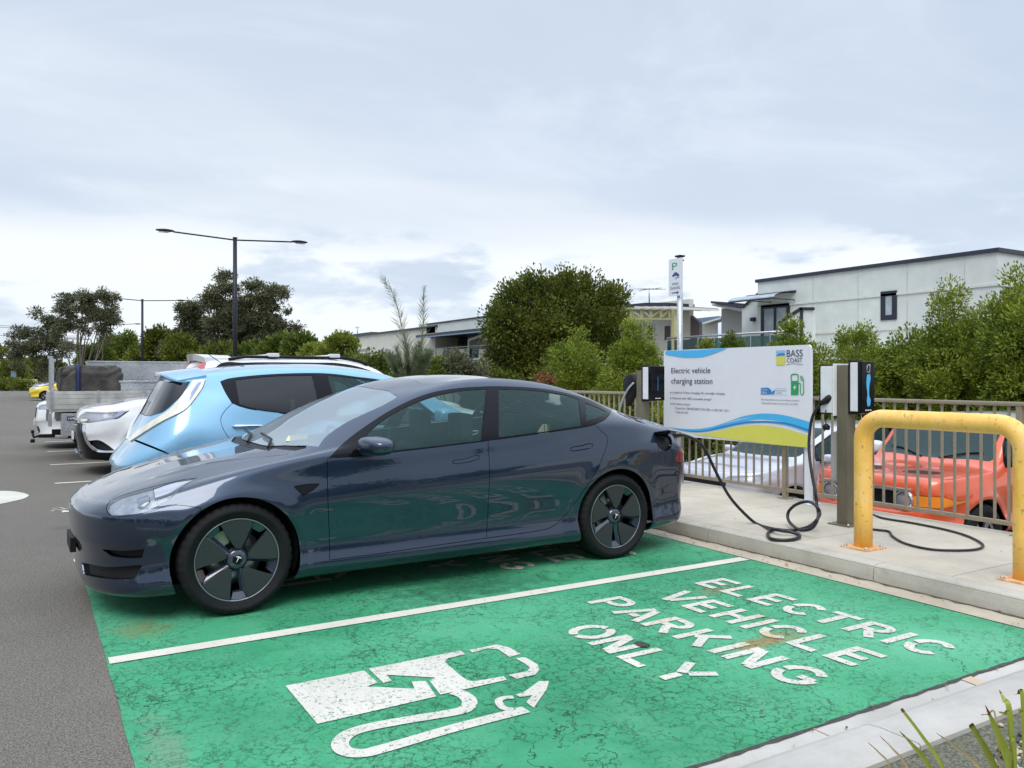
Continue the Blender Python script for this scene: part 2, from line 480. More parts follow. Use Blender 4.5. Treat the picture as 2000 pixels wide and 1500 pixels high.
        P[onT | onU, 1] = 0
        # winding
        a = P[T]; fn = np.cross(a[:, 1]-a[:, 0], a[:, 2]-a[:, 0]); fl = (fn*N[T].mean(1)).sum(1) < 0; T = T.copy(); T[fl] = T[fl][:, ::-1]
        nb = len(P); fl0 = bool(np.mean(fl) > .5)
        VV = list(P); NN = list(N); FF = [tuple(t) for t in T]
        if depth > 0:
            idx = {}
            for a_, b_ in bnd:
                for v in (a_, b_):
                    if v not in idx:
                        c = UT[v]; q = s.ev((c-nrm[v]*.003)[None])[0]; dr = q-P[v]
                        dr = s.ev(UT[v][None]-nrm[v]*.01)[0]-s.ev(UT[v][None])[0]; dr /= np.linalg.norm(dr)+1e-9
                        idx[v] = len(VV); VV.append(P[v]); NN.append(dr*.8+N[v]*.3)
                        VV.append(P[v]-N[v]*depth); NN.append(dr)
                i, j = idx[a_], idx[b_]
                f = (i, i+1, j+1, j); FF.append(f if not fl0 else f[::-1])
        VV = np.array(VV); NN = np.array(NN); NN /= np.linalg.norm(NN, axis=1, keepdims=True)+1e-12
        objs = []; mir = np.array([1, -1, 1.0])
        def mk(V, F, Nn): 
            o = mesh_obj(name, V, F, m, parent, smooth=True, normals=Nn)
            if label: o['label'] = label
            return o
        near = mir if s.sd < 0 else np.ones(3); far = near*mir
        def fl(F, q): return [f[::-1] for f in F] if q[1] < 0 else F
        if mode == 'near': objs.append(mk(VV*near, fl(FF, near), NN*near))
        elif mode == 'pair':
            for q in (near, far): objs.append(mk(VV*q, fl(FF, q), NN*q))
        else:
            isseam = np.zeros(len(VV), bool); isseam[:nb] = seam
            remap = np.arange(len(VV))+len(VV); sid = np.nonzero(isseam)[0]; remap[sid] = sid
            V2 = VV*mir; allV = np.vstack([VV, V2]); N2 = NN.copy(); N2[isseam, 1] = 0
            N2 /= np.linalg.norm(N2, axis=1, keepdims=True)+1e-12
            F2 = [tuple(int(remap[i]) for i in f)[::-1] for f in FF]
            keepv = np.ones(len(allV), bool); keepv[len(VV)+sid] = False; nm = np.cumsum(keepv)-1
            allF = [tuple(int(nm[i]) for i in f) for f in FF+F2]
            objs.append(mk(allV[keepv], allF, np.vstack([N2, N2*mir])[keepv]))
        return objs
    def ptsurf(s, pts, kind='px', off=.003, **kw):
        ut = getattr(s, kind)(pts, **kw); P = s.ev(ut)+s.ev(ut, s.N)*off
        return P*np.array([1, s.sd if kind == 'px' else 1, 1.0])
# ------------------------------------------------------------------ shared car parts
def wheel(parent, x, y, z, r, w, rimr, style='aero', face=-1, near=True):
    """wheel part: Empty > tyre, rim, hub cap, brake"""
    e = empty('wheel', (x, y, z), 0 if face < 0 else math.pi); e.parent = parent
    seg = 120; tm = MB()
    prof = [(rimr-.004, -w*.36), (rimr+.004, -w*.44), (rimr+.012, -w*.475), (rimr+(r-rimr)*.42, -w*.5), (rimr+(r-rimr)*.45, -w*.512), (rimr+(r-rimr)*.62, -w*.50), (r-.016, -w*.455), (r-.005, -w*.40), (r, -w*.33),
            (r, -w*.19), (r-.006, -w*.185), (r-.006, -w*.155), (r, -w*.15), (r, -w*.02), (r-.006, -w*.015), (r-.006, w*.015), (r, w*.02), (r, w*.15), (r-.006, w*.155), (r-.006, w*.185), (r, w*.19), (r, w*.33), (r-.02, w*.46), (rimr+.02, w*.49), (rimr-.004, w*.4)]
    b = len(tm.v); tm.lathe(prof, seg)
    for i, (rr, h) in enumerate(prof):          # shoulder tread blocks
        if rr > r-.018 and abs(h) > w*.30:
            for k in range(seg):
                if k % 3 == 0:
                    v = tm.v[b+i*seg+k]; q = (rr-.0065)/rr
                    tm.v[b+i*seg+k] = (v[0]*q, v[1], v[2]*q)
    tm.build('tyre', M['rubber'], e)
    rb = MB(); rb.lathe([(rimr, -w*.40), (rimr-.012, -w*.40), (rimr-.022, -w*.30), (rimr-.028, 0), (rimr-.02, w*.4), (rimr, w*.42)], 72)
    rb.lathe([(.0005, w*.05), (.07, w*.05), (rimr-.02, w*.28)], 48)
    rb.build('rim_barrel', M['gloss_black'] if style == 'aero' else M['dark_alloy'], e)
    yf = -w*.40
    if style == 'aero':
        ring = MB(); ring.lathe([(rimr-.0065, yf-.006), (rimr-.004, yf-.0095), (rimr+.0005, yf-.0095), (rimr+.003, yf-.004), (rimr+.001, yf+.01), (rimr-.0065, yf+.01)], 96)
        ring.build('rim_edge', M['rim_line'], e)
        pt = MB()
        for k in range(5):
            c = 72*k-52
            pts = []
            ro = rimr-.0075; a0, a1 = R(c-24), R(c+23)
            for q in range(13):
                a = a0+(a1-a0)*q/12; pts.append((ro, a))
            pts += [(rimr*.72, R(c+20.5)), (rimr*.5, R(c+17)), (rimr*.36, R(c+13)), (rimr*.27, R(c+4)), (rimr*.26, R(c-4)), (rimr*.30, R(c-16)), (rimr*.40, R(c-23)), (rimr*.55, R(c-24.5)), (rimr*.8, R(c-24.5))]
            def dep(rr): return yf-.008+.020*(1-min(1, rr/rimr))*.6
            P = [(rr*math.cos(a), dep(rr), rr*math.sin(a)) for rr, a in pts]
            n = len(P); cc = np.mean(P, 0)
            sh = [tuple(cc+(np.array(p)-cc)*.985+np.array([0, -.0025, 0])) for p in P]
            bk = [(p[0], p[1]+.02, p[2]) for p in P]
            fan = [sh[i] for i in range(n)]+P+bk+[tuple(cc+np.array([0, -.0035, 0]))]
            fs = [(i, (i+1) % n, 3*n) for i in range(n)]+[(n+i, n+(i+1) % n, (i+1) % n, i) for i in range(n)]+[(2*n+i, 2*n+(i+1) % n, n+(i+1) % n, n+i) for i in range(n)]
            pt.add(fan, fs)
        pt.build('wheel_cover', M['aero_cover'], e)
        sp = MB()
        for k in range(5):
            c = R(72*k-88)
            Mx = Matrix.Rotation(-c, 4, 'Y')
            # glossy ledge at the outer end of each opening and the spoke beside it
            sp.add([tuple(Mx @ Vector(p)) for p in [(rimr*.80, yf+.020, -.030), (rimr*.80, yf+.020, .030), (rimr*.965, yf-.002, .044), (rimr*.965, yf-.002, -.046), (rimr*.78, yf+.05, -.030), (rimr*.78, yf+.05, .030)]], [(0, 1, 2, 3)[::-1], (4, 5, 1, 0)[::-1]])
            sp.add([tuple(Mx @ Vector(p)) for p in [(rimr*.22, yf+.016, .012), (rimr*.22, yf+.03, -.004), (rimr*.9, yf+.03, .018), (rimr*.9, yf+.010, .040), (rimr*.22, yf+.012, .022), (rimr*.9, yf+.006, .050)]], [(0, 1, 2, 3), (0, 3, 5, 4)])
        sp.lathe([(.0005, yf+.000), (.046, yf+.000), (.055, yf+.006), (.066, yf+.022), (.068, yf+.05)], 40)
        sp.build('spokes', M['blue_gloss'], e)
        hc = MB(); hc.lathe([(.0005, yf-.004), (.026, yf-.004), (.029, yf-.001), (.029, yf+.004)], 32); hc.build('hub_cap', M['gloss_black'], e)
        em = MB(); T2 = [(-.017, .016), (-.012, .0195), (0, .021), (.012, .0195), (.017, .016), (.0155, .0125), (.006, .0145), (.0035, .012), (0, -.020), (-.0035, .012), (-.006, .0145), (-.0155, .0125)]
        ang = R(-25); T3 = [(a*math.cos(ang)-b_*math.sin(ang), a*math.sin(ang)+b_*math.cos(ang)) for a, b_ in T2]
        em.prism(T3, yf-.0062, yf-.004, 'y'); em.build('emblem', M['white_plastic'], e)
    else:
        ns = 5 if style == 'alloy5' else 7 if style == 'alloy7' else 6
        sp = MB()
        for k in range(ns):
            for q in ((-1, 1) if style != 'steel6' else (0,)):
                Mx = Matrix.Rotation(R(360*k/ns+10+q*7), 4, 'Y')
                a = .010 if q else .02
                vs = [(.04, yf+.012, -a), (.04, yf+.012, a), (rimr-.004, yf+.002, a*1.5), (rimr-.004, yf+.002, -a*1.5), (.04, yf+.035, -a), (.04, yf+.035, a), (rimr-.004, yf+.03, a*1.5), (rimr-.004, yf+.03, -a*1.5)]
                sp.add([tuple(Mx @ Vector(p)) for p in vs], [(0, 1, 2, 3)[::-1], (4, 5, 6, 7), (0, 1, 5, 4), (1, 2, 6, 5), (2, 3, 7, 6), (3, 0, 4, 7)])
        sp.lathe([(.0005, yf+.004), (.045, yf+.004), (.06, yf+.012), (.062, yf+.04)], 32)
        sp.lathe([(rimr-.02, yf+.01), (rimr-.004, yf-.006), (rimr+.003, yf-.004), (rimr+.002, yf+.01)], 64)
        sp.build('rim', M['alloy'], e)
    if near:
        bd = MB(); bd.lathe([(.06, .01), (.165, .01), (.165, .03), (.06, .03)], 48, close=True); bd.build('brake_disc', M['steel'], e)
        cp = MB(); cp.add(*_arcblock(.10, .185, R(110), R(160), -.03, .05)); cp.build('brake_caliper', M['caliper'], e)
    return e
def _arcblock(r0, r1, a0, a1, y0, y1, n=8):
    vs = []; fs = []
    for i in range(n+1):
        a = a0+(a1-a0)*i/n; c, s = math.cos(a), math.sin(a)
        vs += [(r0*c, y0, r0*s), (r1*c, y0, r1*s), (r1*c, y1, r1*s), (r0*c, y1, r0*s)]
    for i in range(n):
        for k in range(4):
            fs.append((4*i+k, 4*i+(k+1) % 4, 4*i+4+(k+1) % 4, 4*i+4+k))
    fs += [(0, 3, 2, 1), (4*n, 4*n+1, 4*n+2, 4*n+3)]
    return vs, fs
def wheelwell(parent, x, z, r, yo, yi=.45):
    for sd in (-1, 1):
        m = MB(); n = 24; vs = []; fs = []
        for k in range(n+1):
            a = R(-20+220*k/n); vs += [(x+r*math.cos(a), sd*yo, z+r*math.sin(a)), (x+r*math.cos(a), sd*yi, z+r*math.sin(a))]
        for k in range(n): fs.append((2*k, 2*k+1, 2*k+3, 2*k+2))
        vs.append((x, sd*yi, z)); fs += [(2*k+1, 2*k+3, 2*n+2) for k in range(n)]
        m.add(vs, fs); m.build('wheel_well', M['interior'], parent)
def seat(parent, x, y, z=.30, rear=False, w=.50, hz=.98):
    """x: front edge of cushion; the back leans rearwards (+x)"""
    s = MB()
    s.box(x, x+.50, y-w/2, y+w/2, z, z+.16, .045)
    Mx = Matrix.Translation((x+.46, y, z+.10)) @ Matrix.Rotation(R(20), 4, 'Y')
    s.box(-.06, .08, -w/2+.01, w/2-.01, 0, hz-z-.16, .05, Mx)
    hx = x+.46+math.sin(R(20))*(hz-z-.1)
    s.box(hx-.03, hx+.07, y-.13, y+.13, hz-.02, hz+.19, .045)
    return s.build('seat', M['seat_cloth'], parent)
def interior(parent, xd, xs, xr, wy, zf=.25, belt=.95, hz=1.0, rhd=True, wheelz=.86):
    """dash at xd, front seats at xs, rear bench at xr"""
    m = MB(); m.box(xd-.15, xr+.75, -wy+.04, wy-.04, zf, zf+.04)
    m.build('cabin_floor', M['interior'], parent)
    d = MB(); d.box(xd-.45, xd+.22, -wy+.05, wy-.05, belt-.33, belt-.03, .05); d.build('dashboard', M['interior'], parent)
    for q in (-1, 1): seat(parent, xs, q*.36, hz=hz)
    b = MB(); b.box(xr, xr+.45, -.60, .60, zf+.04, zf+.22, .04)
    Mx = Matrix.Translation((xr+.42, 0, zf+.12)) @ Matrix.Rotation(R(22), 4, 'Y'); b.box(-.06, .07, -.62, .62, 0, hz-zf-.10, .05, Mx)
    for q in (-.38, .38): b.box(xr+.66, xr+.74, q-.12, q+.12, hz-.02, hz+.13, .03)
    b.build('rear_bench', M['seat_cloth'], parent)
    y0 = .36 if rhd else -.36
    # nose is towards -x: the driver's right is +y for a car facing -x
    st = MB(); n = 28; c = Vector((xd+.36, y0, wheelz)); Mx = Matrix.Translation(c) @ Matrix.Rotation(R(68), 4, 'Y')
    st.tube([tuple(Mx @ Vector((.185*math.cos(2*math.pi*k/n), .185*math.sin(2*math.pi*k/n), 0))) for k in range(n)], .016, 8, closed=True)
    for a in (0, math.pi): st.tube([tuple(Mx @ Vector((0, 0, 0))), tuple(Mx @ Vector((.18*math.sin(a), .18*math.cos(a), 0)))], .018, 6)
    st.lathe(cyl_prof(.055, -.01, .03, .01), 20, 'x', tuple(c))
    st.build('steering_wheel', M['black_plastic'], parent)
def blob(parent, name, c, size, material, p=2.6, nu=28, nv=18, deform=None):
    """rounded box (superellipsoid)"""
    vs = []; fs = []
    sg = lambda v, e: math.copysign(abs(v)**e, v)
    for j in range(nv+1):
        ph = -math.pi/2+math.pi*j/nv
        for i in range(nu):
            th = 2*math.pi*i/nu; e = 2/p
            q = [sg(math.cos(ph), e)*sg(math.cos(th), e), sg(math.cos(ph), e)*sg(math.sin(th), e), sg(math.sin(ph), e)]
            if deform: q = deform(q)
            vs.append((c[0]+q[0]*size[0]/2, c[1]+q[1]*size[1]/2, c[2]+q[2]*size[2]/2))
    for j in range(nv):
        for i in range(nu): fs.append((j*nu+i, j*nu+(i+1) % nu, (j+1)*nu+(i+1) % nu, (j+1)*nu+i))
    o = mesh_obj(name, vs, fs, material, parent, smooth=True); return o
M['dark_alloy'] = mat('dark_alloy', (.05, .05, .055), .4, metal=.6)
M['alloy'] = mat('alloy_wheel', (.52, .53, .55), .28, metal=.9)
M['aero_cover'] = mat('aero_cover', (.022, .026, .030), .40, var=.12)
M['rim_line'] = mat('rim_edge_line', (.26, .29, .31), .3, metal=.8)
M['blue_gloss'] = mat('dark_gloss_spokes', (.025, .032, .055), .12, coat=1)
M['caliper'] = mat('caliper', (.30, .36, .28), .4, metal=.4)
# ------------------------------------------------------------------ midnight grey electric sedan
def arch_flare(cx, cz, r, amt=.012, wdt=.10):
    def f(G):
        x, y, z = G[..., 0], G[..., 1], G[..., 2]
        d = np.sqrt((x-cx)**2+(z-cz)**2)-r
        w = np.exp(-((d-.018)/wdt)**2*2.2)*(y > .6)*(z > .15)
        G[..., 1] = y+amt*w; return G
    return f
def sedan_deform(G, s):
    G = arch_flare(.84, .334, .375, .014)(G); G = arch_flare(3.715, .334, .375, .012)(G)
    x, y = G[..., 0], np.abs(G[..., 1])          # pressed creases of the bonnet
    for a, b0, b1, sg in ((.011, .40, .60, .032), (-.005, .32, .50, .04)):
        yc = b0+(b1-b0)*np.clip((x-.35)/.85, 0, 1); w = np.clip((x-.40)/.25, 0, 1)*np.clip((1.22-x)/.12, 0, 1)
        G[..., 2] += a*w*np.exp(-((y-yc)/sg)**2)*(s_top(G))
    return G
def s_top(G): return np.clip((G[..., 2]-.70)/.05, 0, 1)
SEDAN = dict(L=4.69, xf=.42, xr=4.35, xs=[.42, .62, .84, 1.05, 1.25, 1.45, 1.72, 2.05, 2.45, 2.9, 3.3, 3.65, 3.95, 4.17, 4.35],
    low=[(.20, 0), (.075, 0), (.020, .035), (.006, .08), (.020, .14), (.030, .22)],
    yw=[(.4, .865), (.62, .90), (.84, .912), (1.3, .915), (2.4, .925), (3.3, .925), (3.715, .925), (4.1, .905), (4.4, .87)],
    zb=[(.4, .15), (.84, .16), (3.7, .17), (4.4, .20)],
    zsh=[(.4, .64), (.84, .68), (1.4, .73), (2.4, .785), (3.4, .835), (4.0, .86), (4.4, .86)],
    yb=[(.4, .80), (.84, .855), (1.4, .885), (2.4, .885), (3.4, .872), (3.9, .83), (4.4, .74)],
    zbelt=[(.4, .725), (.65, .79), (.84, .835), (1.2, .90), (1.44, .928), (1.89, .942), (2.54, .985), (3.5, 1.06), (3.83, 1.06), (4.1, 1.02), (4.4, .975)],
    yr=[(.4, .64), (.84, .71), (1.15, .76), (1.3, .78), (1.44, .775), (1.72, .735), (2.0, .69), (2.46, .645), (3.0, .63), (3.46, .615), (3.83, .605), (4.1, .59), (4.4, .56)],
    zr=[(.4, .765), (.65, .825), (.84, .865), (1.15, .925), (1.3, .955), (1.44, .995), (1.72, 1.105), (1.95, 1.205), (2.2, 1.30), (2.46, 1.368), (2.75, 1.392), (3.0, 1.388), (3.46, 1.31), (3.83, 1.185), (4.1, 1.085), (4.4, 1.01)],
    zc=[(.4, .79), (.6, .85), (.82, .900), (1.02, .94), (1.13, .955), (1.39, 1.105), (1.77, 1.295), (2.16, 1.405), (2.5, 1.440), (2.9, 1.435), (3.4, 1.37), (3.82, 1.265), (4.13, 1.155), (4.4, 1.075)],
    crown=[(.4, .5), (1.2, .5), (1.6, .42), (2.2, .42), (4.4, .45)], tum=[(.4, 0), (1.3, 0), (1.8, .012), (3.5, .014), (4.2, .004), (4.4, 0)],
    nf=(1.05, .80), nr=(.95, .72),
    front=[(.40, .17), (.17, .145), (.075, .145), (.045, .18), (.035, .25), (.035, .33), (.014, .43), (.002, .51), (.0, .575), (.012, .628), (.048, .655), (.082, .669), (.115, .682), (.15, .696), (.19, .712), (.24, .73)],
    rear=[(4.3, .20), (4.55, .20), (4.62, .24), (4.65, .31), (4.67, .37), (4.68, .43), (4.69, .53), (4.685, .63), (4.675, .70), (4.65, .80), (4.64, .92), (4.635, .985), (4.60, 1.02), (4.55, 1.03), (4.50, 1.043), (4.44, 1.06)],
    deform=sedan_deform)
M['sedan_paint'] = carpaint('midnight_silver_paint', (.012, .028, .060), .70, .26)
def build_sedan():
    c = Car(SEDAN).place((.222, 5.885, 0), .7)
    root = empty('electric_sedan', (.222, 5.885, 0), R(.7), 'dark blue grey electric sedan plugged in at the green charging bay', 'car')
    P = M['sedan_paint']
    # --- outlines traced on the surface
    def ix(x): return np.array([c.U, c.T])
    c.add('fwell', c.arch(.84, .334, .374)); c.add('rwell', c.arch(3.715, .334, .374))
    c.add('fglass', c.px([(719, 846), (748, 821), (785, 799), (837, 777), (896, 764), (950, 760, 'c'), (939, 861, 'c'), (850, 871), (778, 879), (722, 886, 'c'), (714, 862)]))
    c.add('rglass', c.px([(974, 760, 'c'), (1044, 763), (1100, 771), (1130, 780, 'c'), (1135, 831, 'c'), (1060, 843), (974, 854, 'c')]))
    c.add('qglass', c.px([(1143, 787, 'c'), (1170, 797), (1185, 805, 'c'), (1177, 811), (1146, 822, 'c')]))
    c.add('trim', c.px([(643, 895, 'c'), (656, 881), (674, 863), (711, 835), (766, 800), (822, 774), (877, 761), (951, 755.5), (1025, 757), (1081, 763), (1136, 776), (1177, 789), (1197, 799, 'c'), (1183, 818), (1162, 829, 'c'), (1129, 836), (974, 858), (951, 861), (822, 877), (777, 882), (729, 889)]))
    c.add('fhandle', c.px([(884, 903, 'c'), (886, 899), (905, 897), (918, 893), (927, 890), (936, 890, 'c'), (935, 896), (924, 900), (912, 903), (888, 906)], 3))
    c.add('rhandle', c.px([(1114, 878, 'c'), (1116, 874), (1138, 870), (1147, 867), (1158, 867, 'c'), (1157, 872), (1145, 877), (1118, 881)], 3))
    c.add('fdoor', c.px([(639, 896, 'c'), (640, 960), (643, 1040), (644, 1094, 'c'), (750, 1080), (860, 1064), (950, 1051, 'c'), (953, 996), (956, 922), (953, 858, 'c'), (822, 875), (729, 886)]))
    c.add('rdoor', c.px([(953, 858, 'c'), (956, 922), (953, 996), (950, 1051, 'c'), (1010, 1043), (1059, 1035), (1083, 1026), (1107, 1003), (1133, 968), (1162, 924), (1181, 883), (1187, 856), (1178, 845), (1161, 829, 'c'), (1129, 835), (974, 856)]))
    c.add('vent', c.px([(574, 950, 'c'), (600, 946), (624, 945, 'c'), (611, 957), (592, 968, 'c')], 4))
    c.add('drl', c.px([(300, 955, 'c'), (340, 942), (380, 936, 'c'), (357, 946), (330, 962), (302, 972, 'c')], 4)); c.add('proj', c.px([(270, 973, 'c'), (288, 966, 'c'), (292, 978), (282, 988, 'c'), (268, 990, 'c')], 3))
    c.add('headlight', c.px([(207, 993, 'c'), (215, 979), (245, 965), (300, 950), (350, 938), (385, 933, 'c'), (362, 948), (333, 973), (300, 992), (270, 1003), (217, 1006)], 5))
    wb = c.top([(1.06, 0), (1.08, .35), (1.15, .58), (1.235, .735)], closed=False)
    hp = c.px([(213, 977), (235, 963), (262, 950), (333, 923), (383, 909), (467, 897), (560, 888)], closed=False)
    fr = c.px([(163, 968), (177, 978), (197, 981), (213, 977)], closed=False)
    T10 = c.kt[10]*.6+c.kt[11]*.4
    c.add('hood', np.vstack([[(0, T10)], fr[fr[:, 0] > .03], hp[1:], wb[::-1][1:], [(wb[0][0], c.T)], [(0, c.T)]]))
    c.add('upgrille', c.px([(197, 1073, 'c'), (240, 1076), (281, 1073, 'c'), (277, 1089, 'c'), (250, 1090), (217, 1086)], 5))
    c.add('logrille', c.px([(160, 1099, 'c'), (210, 1108), (277, 1104, 'c'), (263, 1129, 'c'), (230, 1131), (193, 1128), (163, 1122, 'c')], 5))
    cb = np.vstack([c.top([(1.135, 0), (1.155, .35), (1.225, .585), (1.29, .70)], closed=False)])
    ws = c.px([(622, 872), (637, 852), (674, 826), (711, 808), (748, 791), (776, 775)], closed=False)
    ht = c.top([(2.02, .53), (2.0, .45), (1.96, .25), (1.945, 0)], closed=False)
    c.add('screen', np.vstack([[(cb[0][0], c.T)], cb[1:-1], ws, ht[2:-1], [(ht[-1][0], c.T)]]))
    c2 = c.top([(1.062, 0), (1.085, .35), (1.152, .58), (1.235, .73), (1.30, .745), (1.31, .715)], closed=False)
    c.add('cowl', np.vstack([[(c2[0][0], c.T)], c2[1:], cb[::-1][:-1], [(cb[0][0], c.T)]]))
    def toppoly(pts):
        q = c.top(pts, closed=False); return np.vstack([[(q[0][0], c.T)], q[1:-1], [(q[-1][0], c.T)]])
    c.add('roofglass', toppoly([(2.25, 0), (2.26, .3), (2.27, .50), (2.6, .535), (2.94, .54), (2.945, .3), (2.95, 0)]))
    c.add('rearscreen', toppoly([(2.98, 0), (2.975, .3), (2.97, .54), (3.4, .53), (3.8, .50), (4.08, .46), (4.17, .3), (4.20, 0)]))
    c.add('taillight', c.face([(.42, .80), (.70, .85), (.86, .83), (.90, .76), (.82, .71), (.55, .73), (.42, .76)], front=False))
    tb = c.top([(4.235, 0), (4.22, .3), (4.12, .52), (4.20, .60), (4.45, .62)], closed=False)
    c.add('port', c.px([(1277, 846, 'c'), (1306, 850), (1312, 868), (1303, 880), (1287, 874), (1281, 860)], 4))
    fb = c.px([(213, 977), (225, 1007), (290, 1000), (325, 988), (355, 987), (392, 992)], closed=False)
    Ub = fb[-1][0]
    c.add('bumper', np.vstack([[(0, T10)], fr[fr[:, 0] > .03], fb[1:], [(Ub+.05, 0)], [(0, 0)]]))
    c.solid()
    n = {it['name']: i for i, it in enumerate(c.items)}
    c.panel(-1, 'body', P, root)
    c.panel(n['hood'], 'bonnet', P, root); c.panel(n['bumper'], 'front_bumper', P, root)
    c.panel(n['fdoor'], 'front_door', P, root, 'pair'); c.panel(n['rdoor'], 'rear_door', P, root, 'pair')
    for k in ('fhandle', 'rhandle'): c.panel(n[k], 'door_handle', P, root, 'pair', gap=.003, off=.001)
    c.panel(n['trim'], 'window_trim', M['gloss_black'], root, 'pair', gap=.001, off=.0005)
    c.panel(n['fglass'], 'front_window', M['glass'], root, 'pair', gap=0, depth=0, off=-.003)
    c.panel(n['rglass'], 'rear_window', M['glass'], root, 'pair', gap=0, depth=0, off=-.003)
    c.panel(n['qglass'], 'quarter_window', M['glass'], root, 'pair', gap=0, depth=0, off=-.003)
    c.panel(n['vent'], 'fender_camera_trim', M['gloss_black'], root, 'pair', off=-.002, gap=.001)
    c.panel(n['headlight'], 'headlight', M['lamp_clear'], root, 'pair', off=-.001, gap=.006)
    c.panel(n['drl'], 'headlight_strip', M['lamp_bright'], root, 'pair', off=-.004, gap=.001, depth=.006); c.panel(n['proj'], 'headlight_lens', M['lamp_strip0'], root, 'pair', off=-.006, gap=.001, depth=0)
    c.panel(n['headlight'], 'headlight_bowl', M['lamp_bowl'], root, 'pair', off=-.022, gap=.004, depth=0)
    c.panel(n['upgrille'], 'side_intake', M['black_plastic'], root, 'pair', off=-.028, gap=.0, depth=-.028)
    c.panel(n['logrille'], 'lower_intake', M['black_plastic'], root, 'pair', off=-.028, gap=.0, depth=-.028)
    c.panel(n['screen'], 'windscreen', M['windscreen'], root, gap=.0, depth=0, off=-.002)
    c.panel(n['cowl'], 'cowl', M['black_plastic'], root, off=-.008, gap=.001)
    c.panel(n['roofglass'], 'roof_glass', M['roof_glass'], root, gap=.003, off=-.001)
    c.panel(n['rearscreen'], 'rear_windscreen', M['roof_glass'], root, gap=.003, off=-.001)
    c.panel(n['taillight'], 'taillight', M['tail_dark'], root, 'pair', off=.002)
    c.panel(n['port'], 'charge_port', M['black_plastic'], root, 'near', off=-.02, depth=-.02)
    for x in (.84, 3.715): wheelwell(root, x, .334, .392, .80)
    ub = MB(); ub.box(.35, 4.1, -.72, .72, .165, .19); ub.build('underbody', M['black_plastic'], root)
    for x in (.84, 3.715):
        wheel(root, x, -.797, .334, .334, .235, .246, 'aero', -1); wheel(root, x, .797, .334, .334, .235, .246, 'aero', 1)
    interior(root, 1.55, 1.95, 2.85, .84, .24, .93, .96, True, .86)
    # headliner and inner door skins so that the cabin is lined
    hl = MB()
    # mirrors
    for q in (-1, 1):
        def df(v): 
            k = 1-.28*max(0, v[1]*q)*.7
            return [v[0]*k+.18*v[1]*q, v[1], v[2]*(1-.22*max(0, v[1]*q))+.10*v[0]*0-.10*max(0, -v[1]*q)*0]
        mo = blob(root, 'wing_mirror', (1.675, q*1.01, .983), (.19, .27, .125), P, 3.0, deform=df)
        b = MB(); b.add([(1.60, q*.90, .935), (1.72, q*.90, .935), (1.72, q*.99, .925), (1.60, q*.99, .925), (1.61, q*.90, .955), (1.70, q*.90, .955), (1.71, q*1.0, .945), (1.61, q*1.0, .945)], [(0, 1, 2, 3), (4, 5, 6, 7), (0, 1, 5, 4), (1, 2, 6, 5), (2, 3, 7, 6), (3, 0, 4, 7)])
        b.build('mirror_arm', M['black_plastic'], mo)
        g = MB(); g.add([(1.758, q*.94, .95), (1.758, q*.94, 1.02), (1.772, q*1.07, 1.01), (1.772, q*1.07, .955)], [(0, 1, 2, 3)]); g.build('mirror_glass', M['chrome'], mo)
    # wipers, plate holder, charge flap
    wp = MB()
    for y0, y1 in ((-.55, .05), (.0, .55)):
        a = c.ev(c.top([(1.20, abs(y0)), (1.21, abs(y0)+.001)], closed=False))[0]
        wp.tube([(1.11, y0, .965), (1.20, y0+.25, 1.00), (1.22, y1, 1.02)], .009, 6)
    wp.build('wiper', M['black_plastic'], root)
    pl = MB(); pl.box(-.004, .03, -.18, .18, .34, .43, .004); pl.build('number_plate', M['black_plastic'], root)
    # open charge flap: small painted plate hinged up above the port
    f0 = c.px([(1278, 845), (1304, 849)], closed=False); p = c.ev(f0)*np.array([1, c.sd, 1.]); a, b_ = p[0], p[-1]
    fl = MB(); o = np.array([.03, -.13, .022]); th = np.array([0, 0, .006])
    fl.add([a, b_, b_+o, a+o+np.array([.01, 0, 0]), a+th, b_+th, b_+o+th, a+o+th+np.array([.01, 0, 0])], [(0, 1, 2, 3), (4, 7, 6, 5), (0, 4, 5, 1), (1, 5, 6, 2), (2, 6, 7, 3), (3, 7, 4, 0)])
    fl.build('charge_flap', P, root)
    # registration label card on the dash
    cd = MB(); cd.add([(1.24, -.50, 1.0), (1.30, -.36, 1.025), (1.42, -.40, 1.04), (1.37, -.54, 1.01)], [(0, 1, 2, 3)]); cd.build('permit_card', M['paper_yellow'], root)
    return c, root
M['roof_glass'] = mat('roof_glass_dark', (.02, .024, .03), .03, coat=1, var=.02)
M['lamp_bright'] = mat('headlight_strip', (.34, .37, .43), .15, coat=1); M['lamp_strip0'] = mat('projector_lens', (.10, .12, .16), .08, coat=1)
M['tail_dark'] = mat('tail_lens_dark', (.16, .006, .010), .1, coat=1)
M['lamp_bowl'] = mat('lamp_bowl', (.62, .65, .70), .35, metal=.2, var=.35, vscale=16)
M['paper_yellow'] = mat('permit_paper', (.75, .72, .35), .6)
sedan, sedan_root = build_sedan()
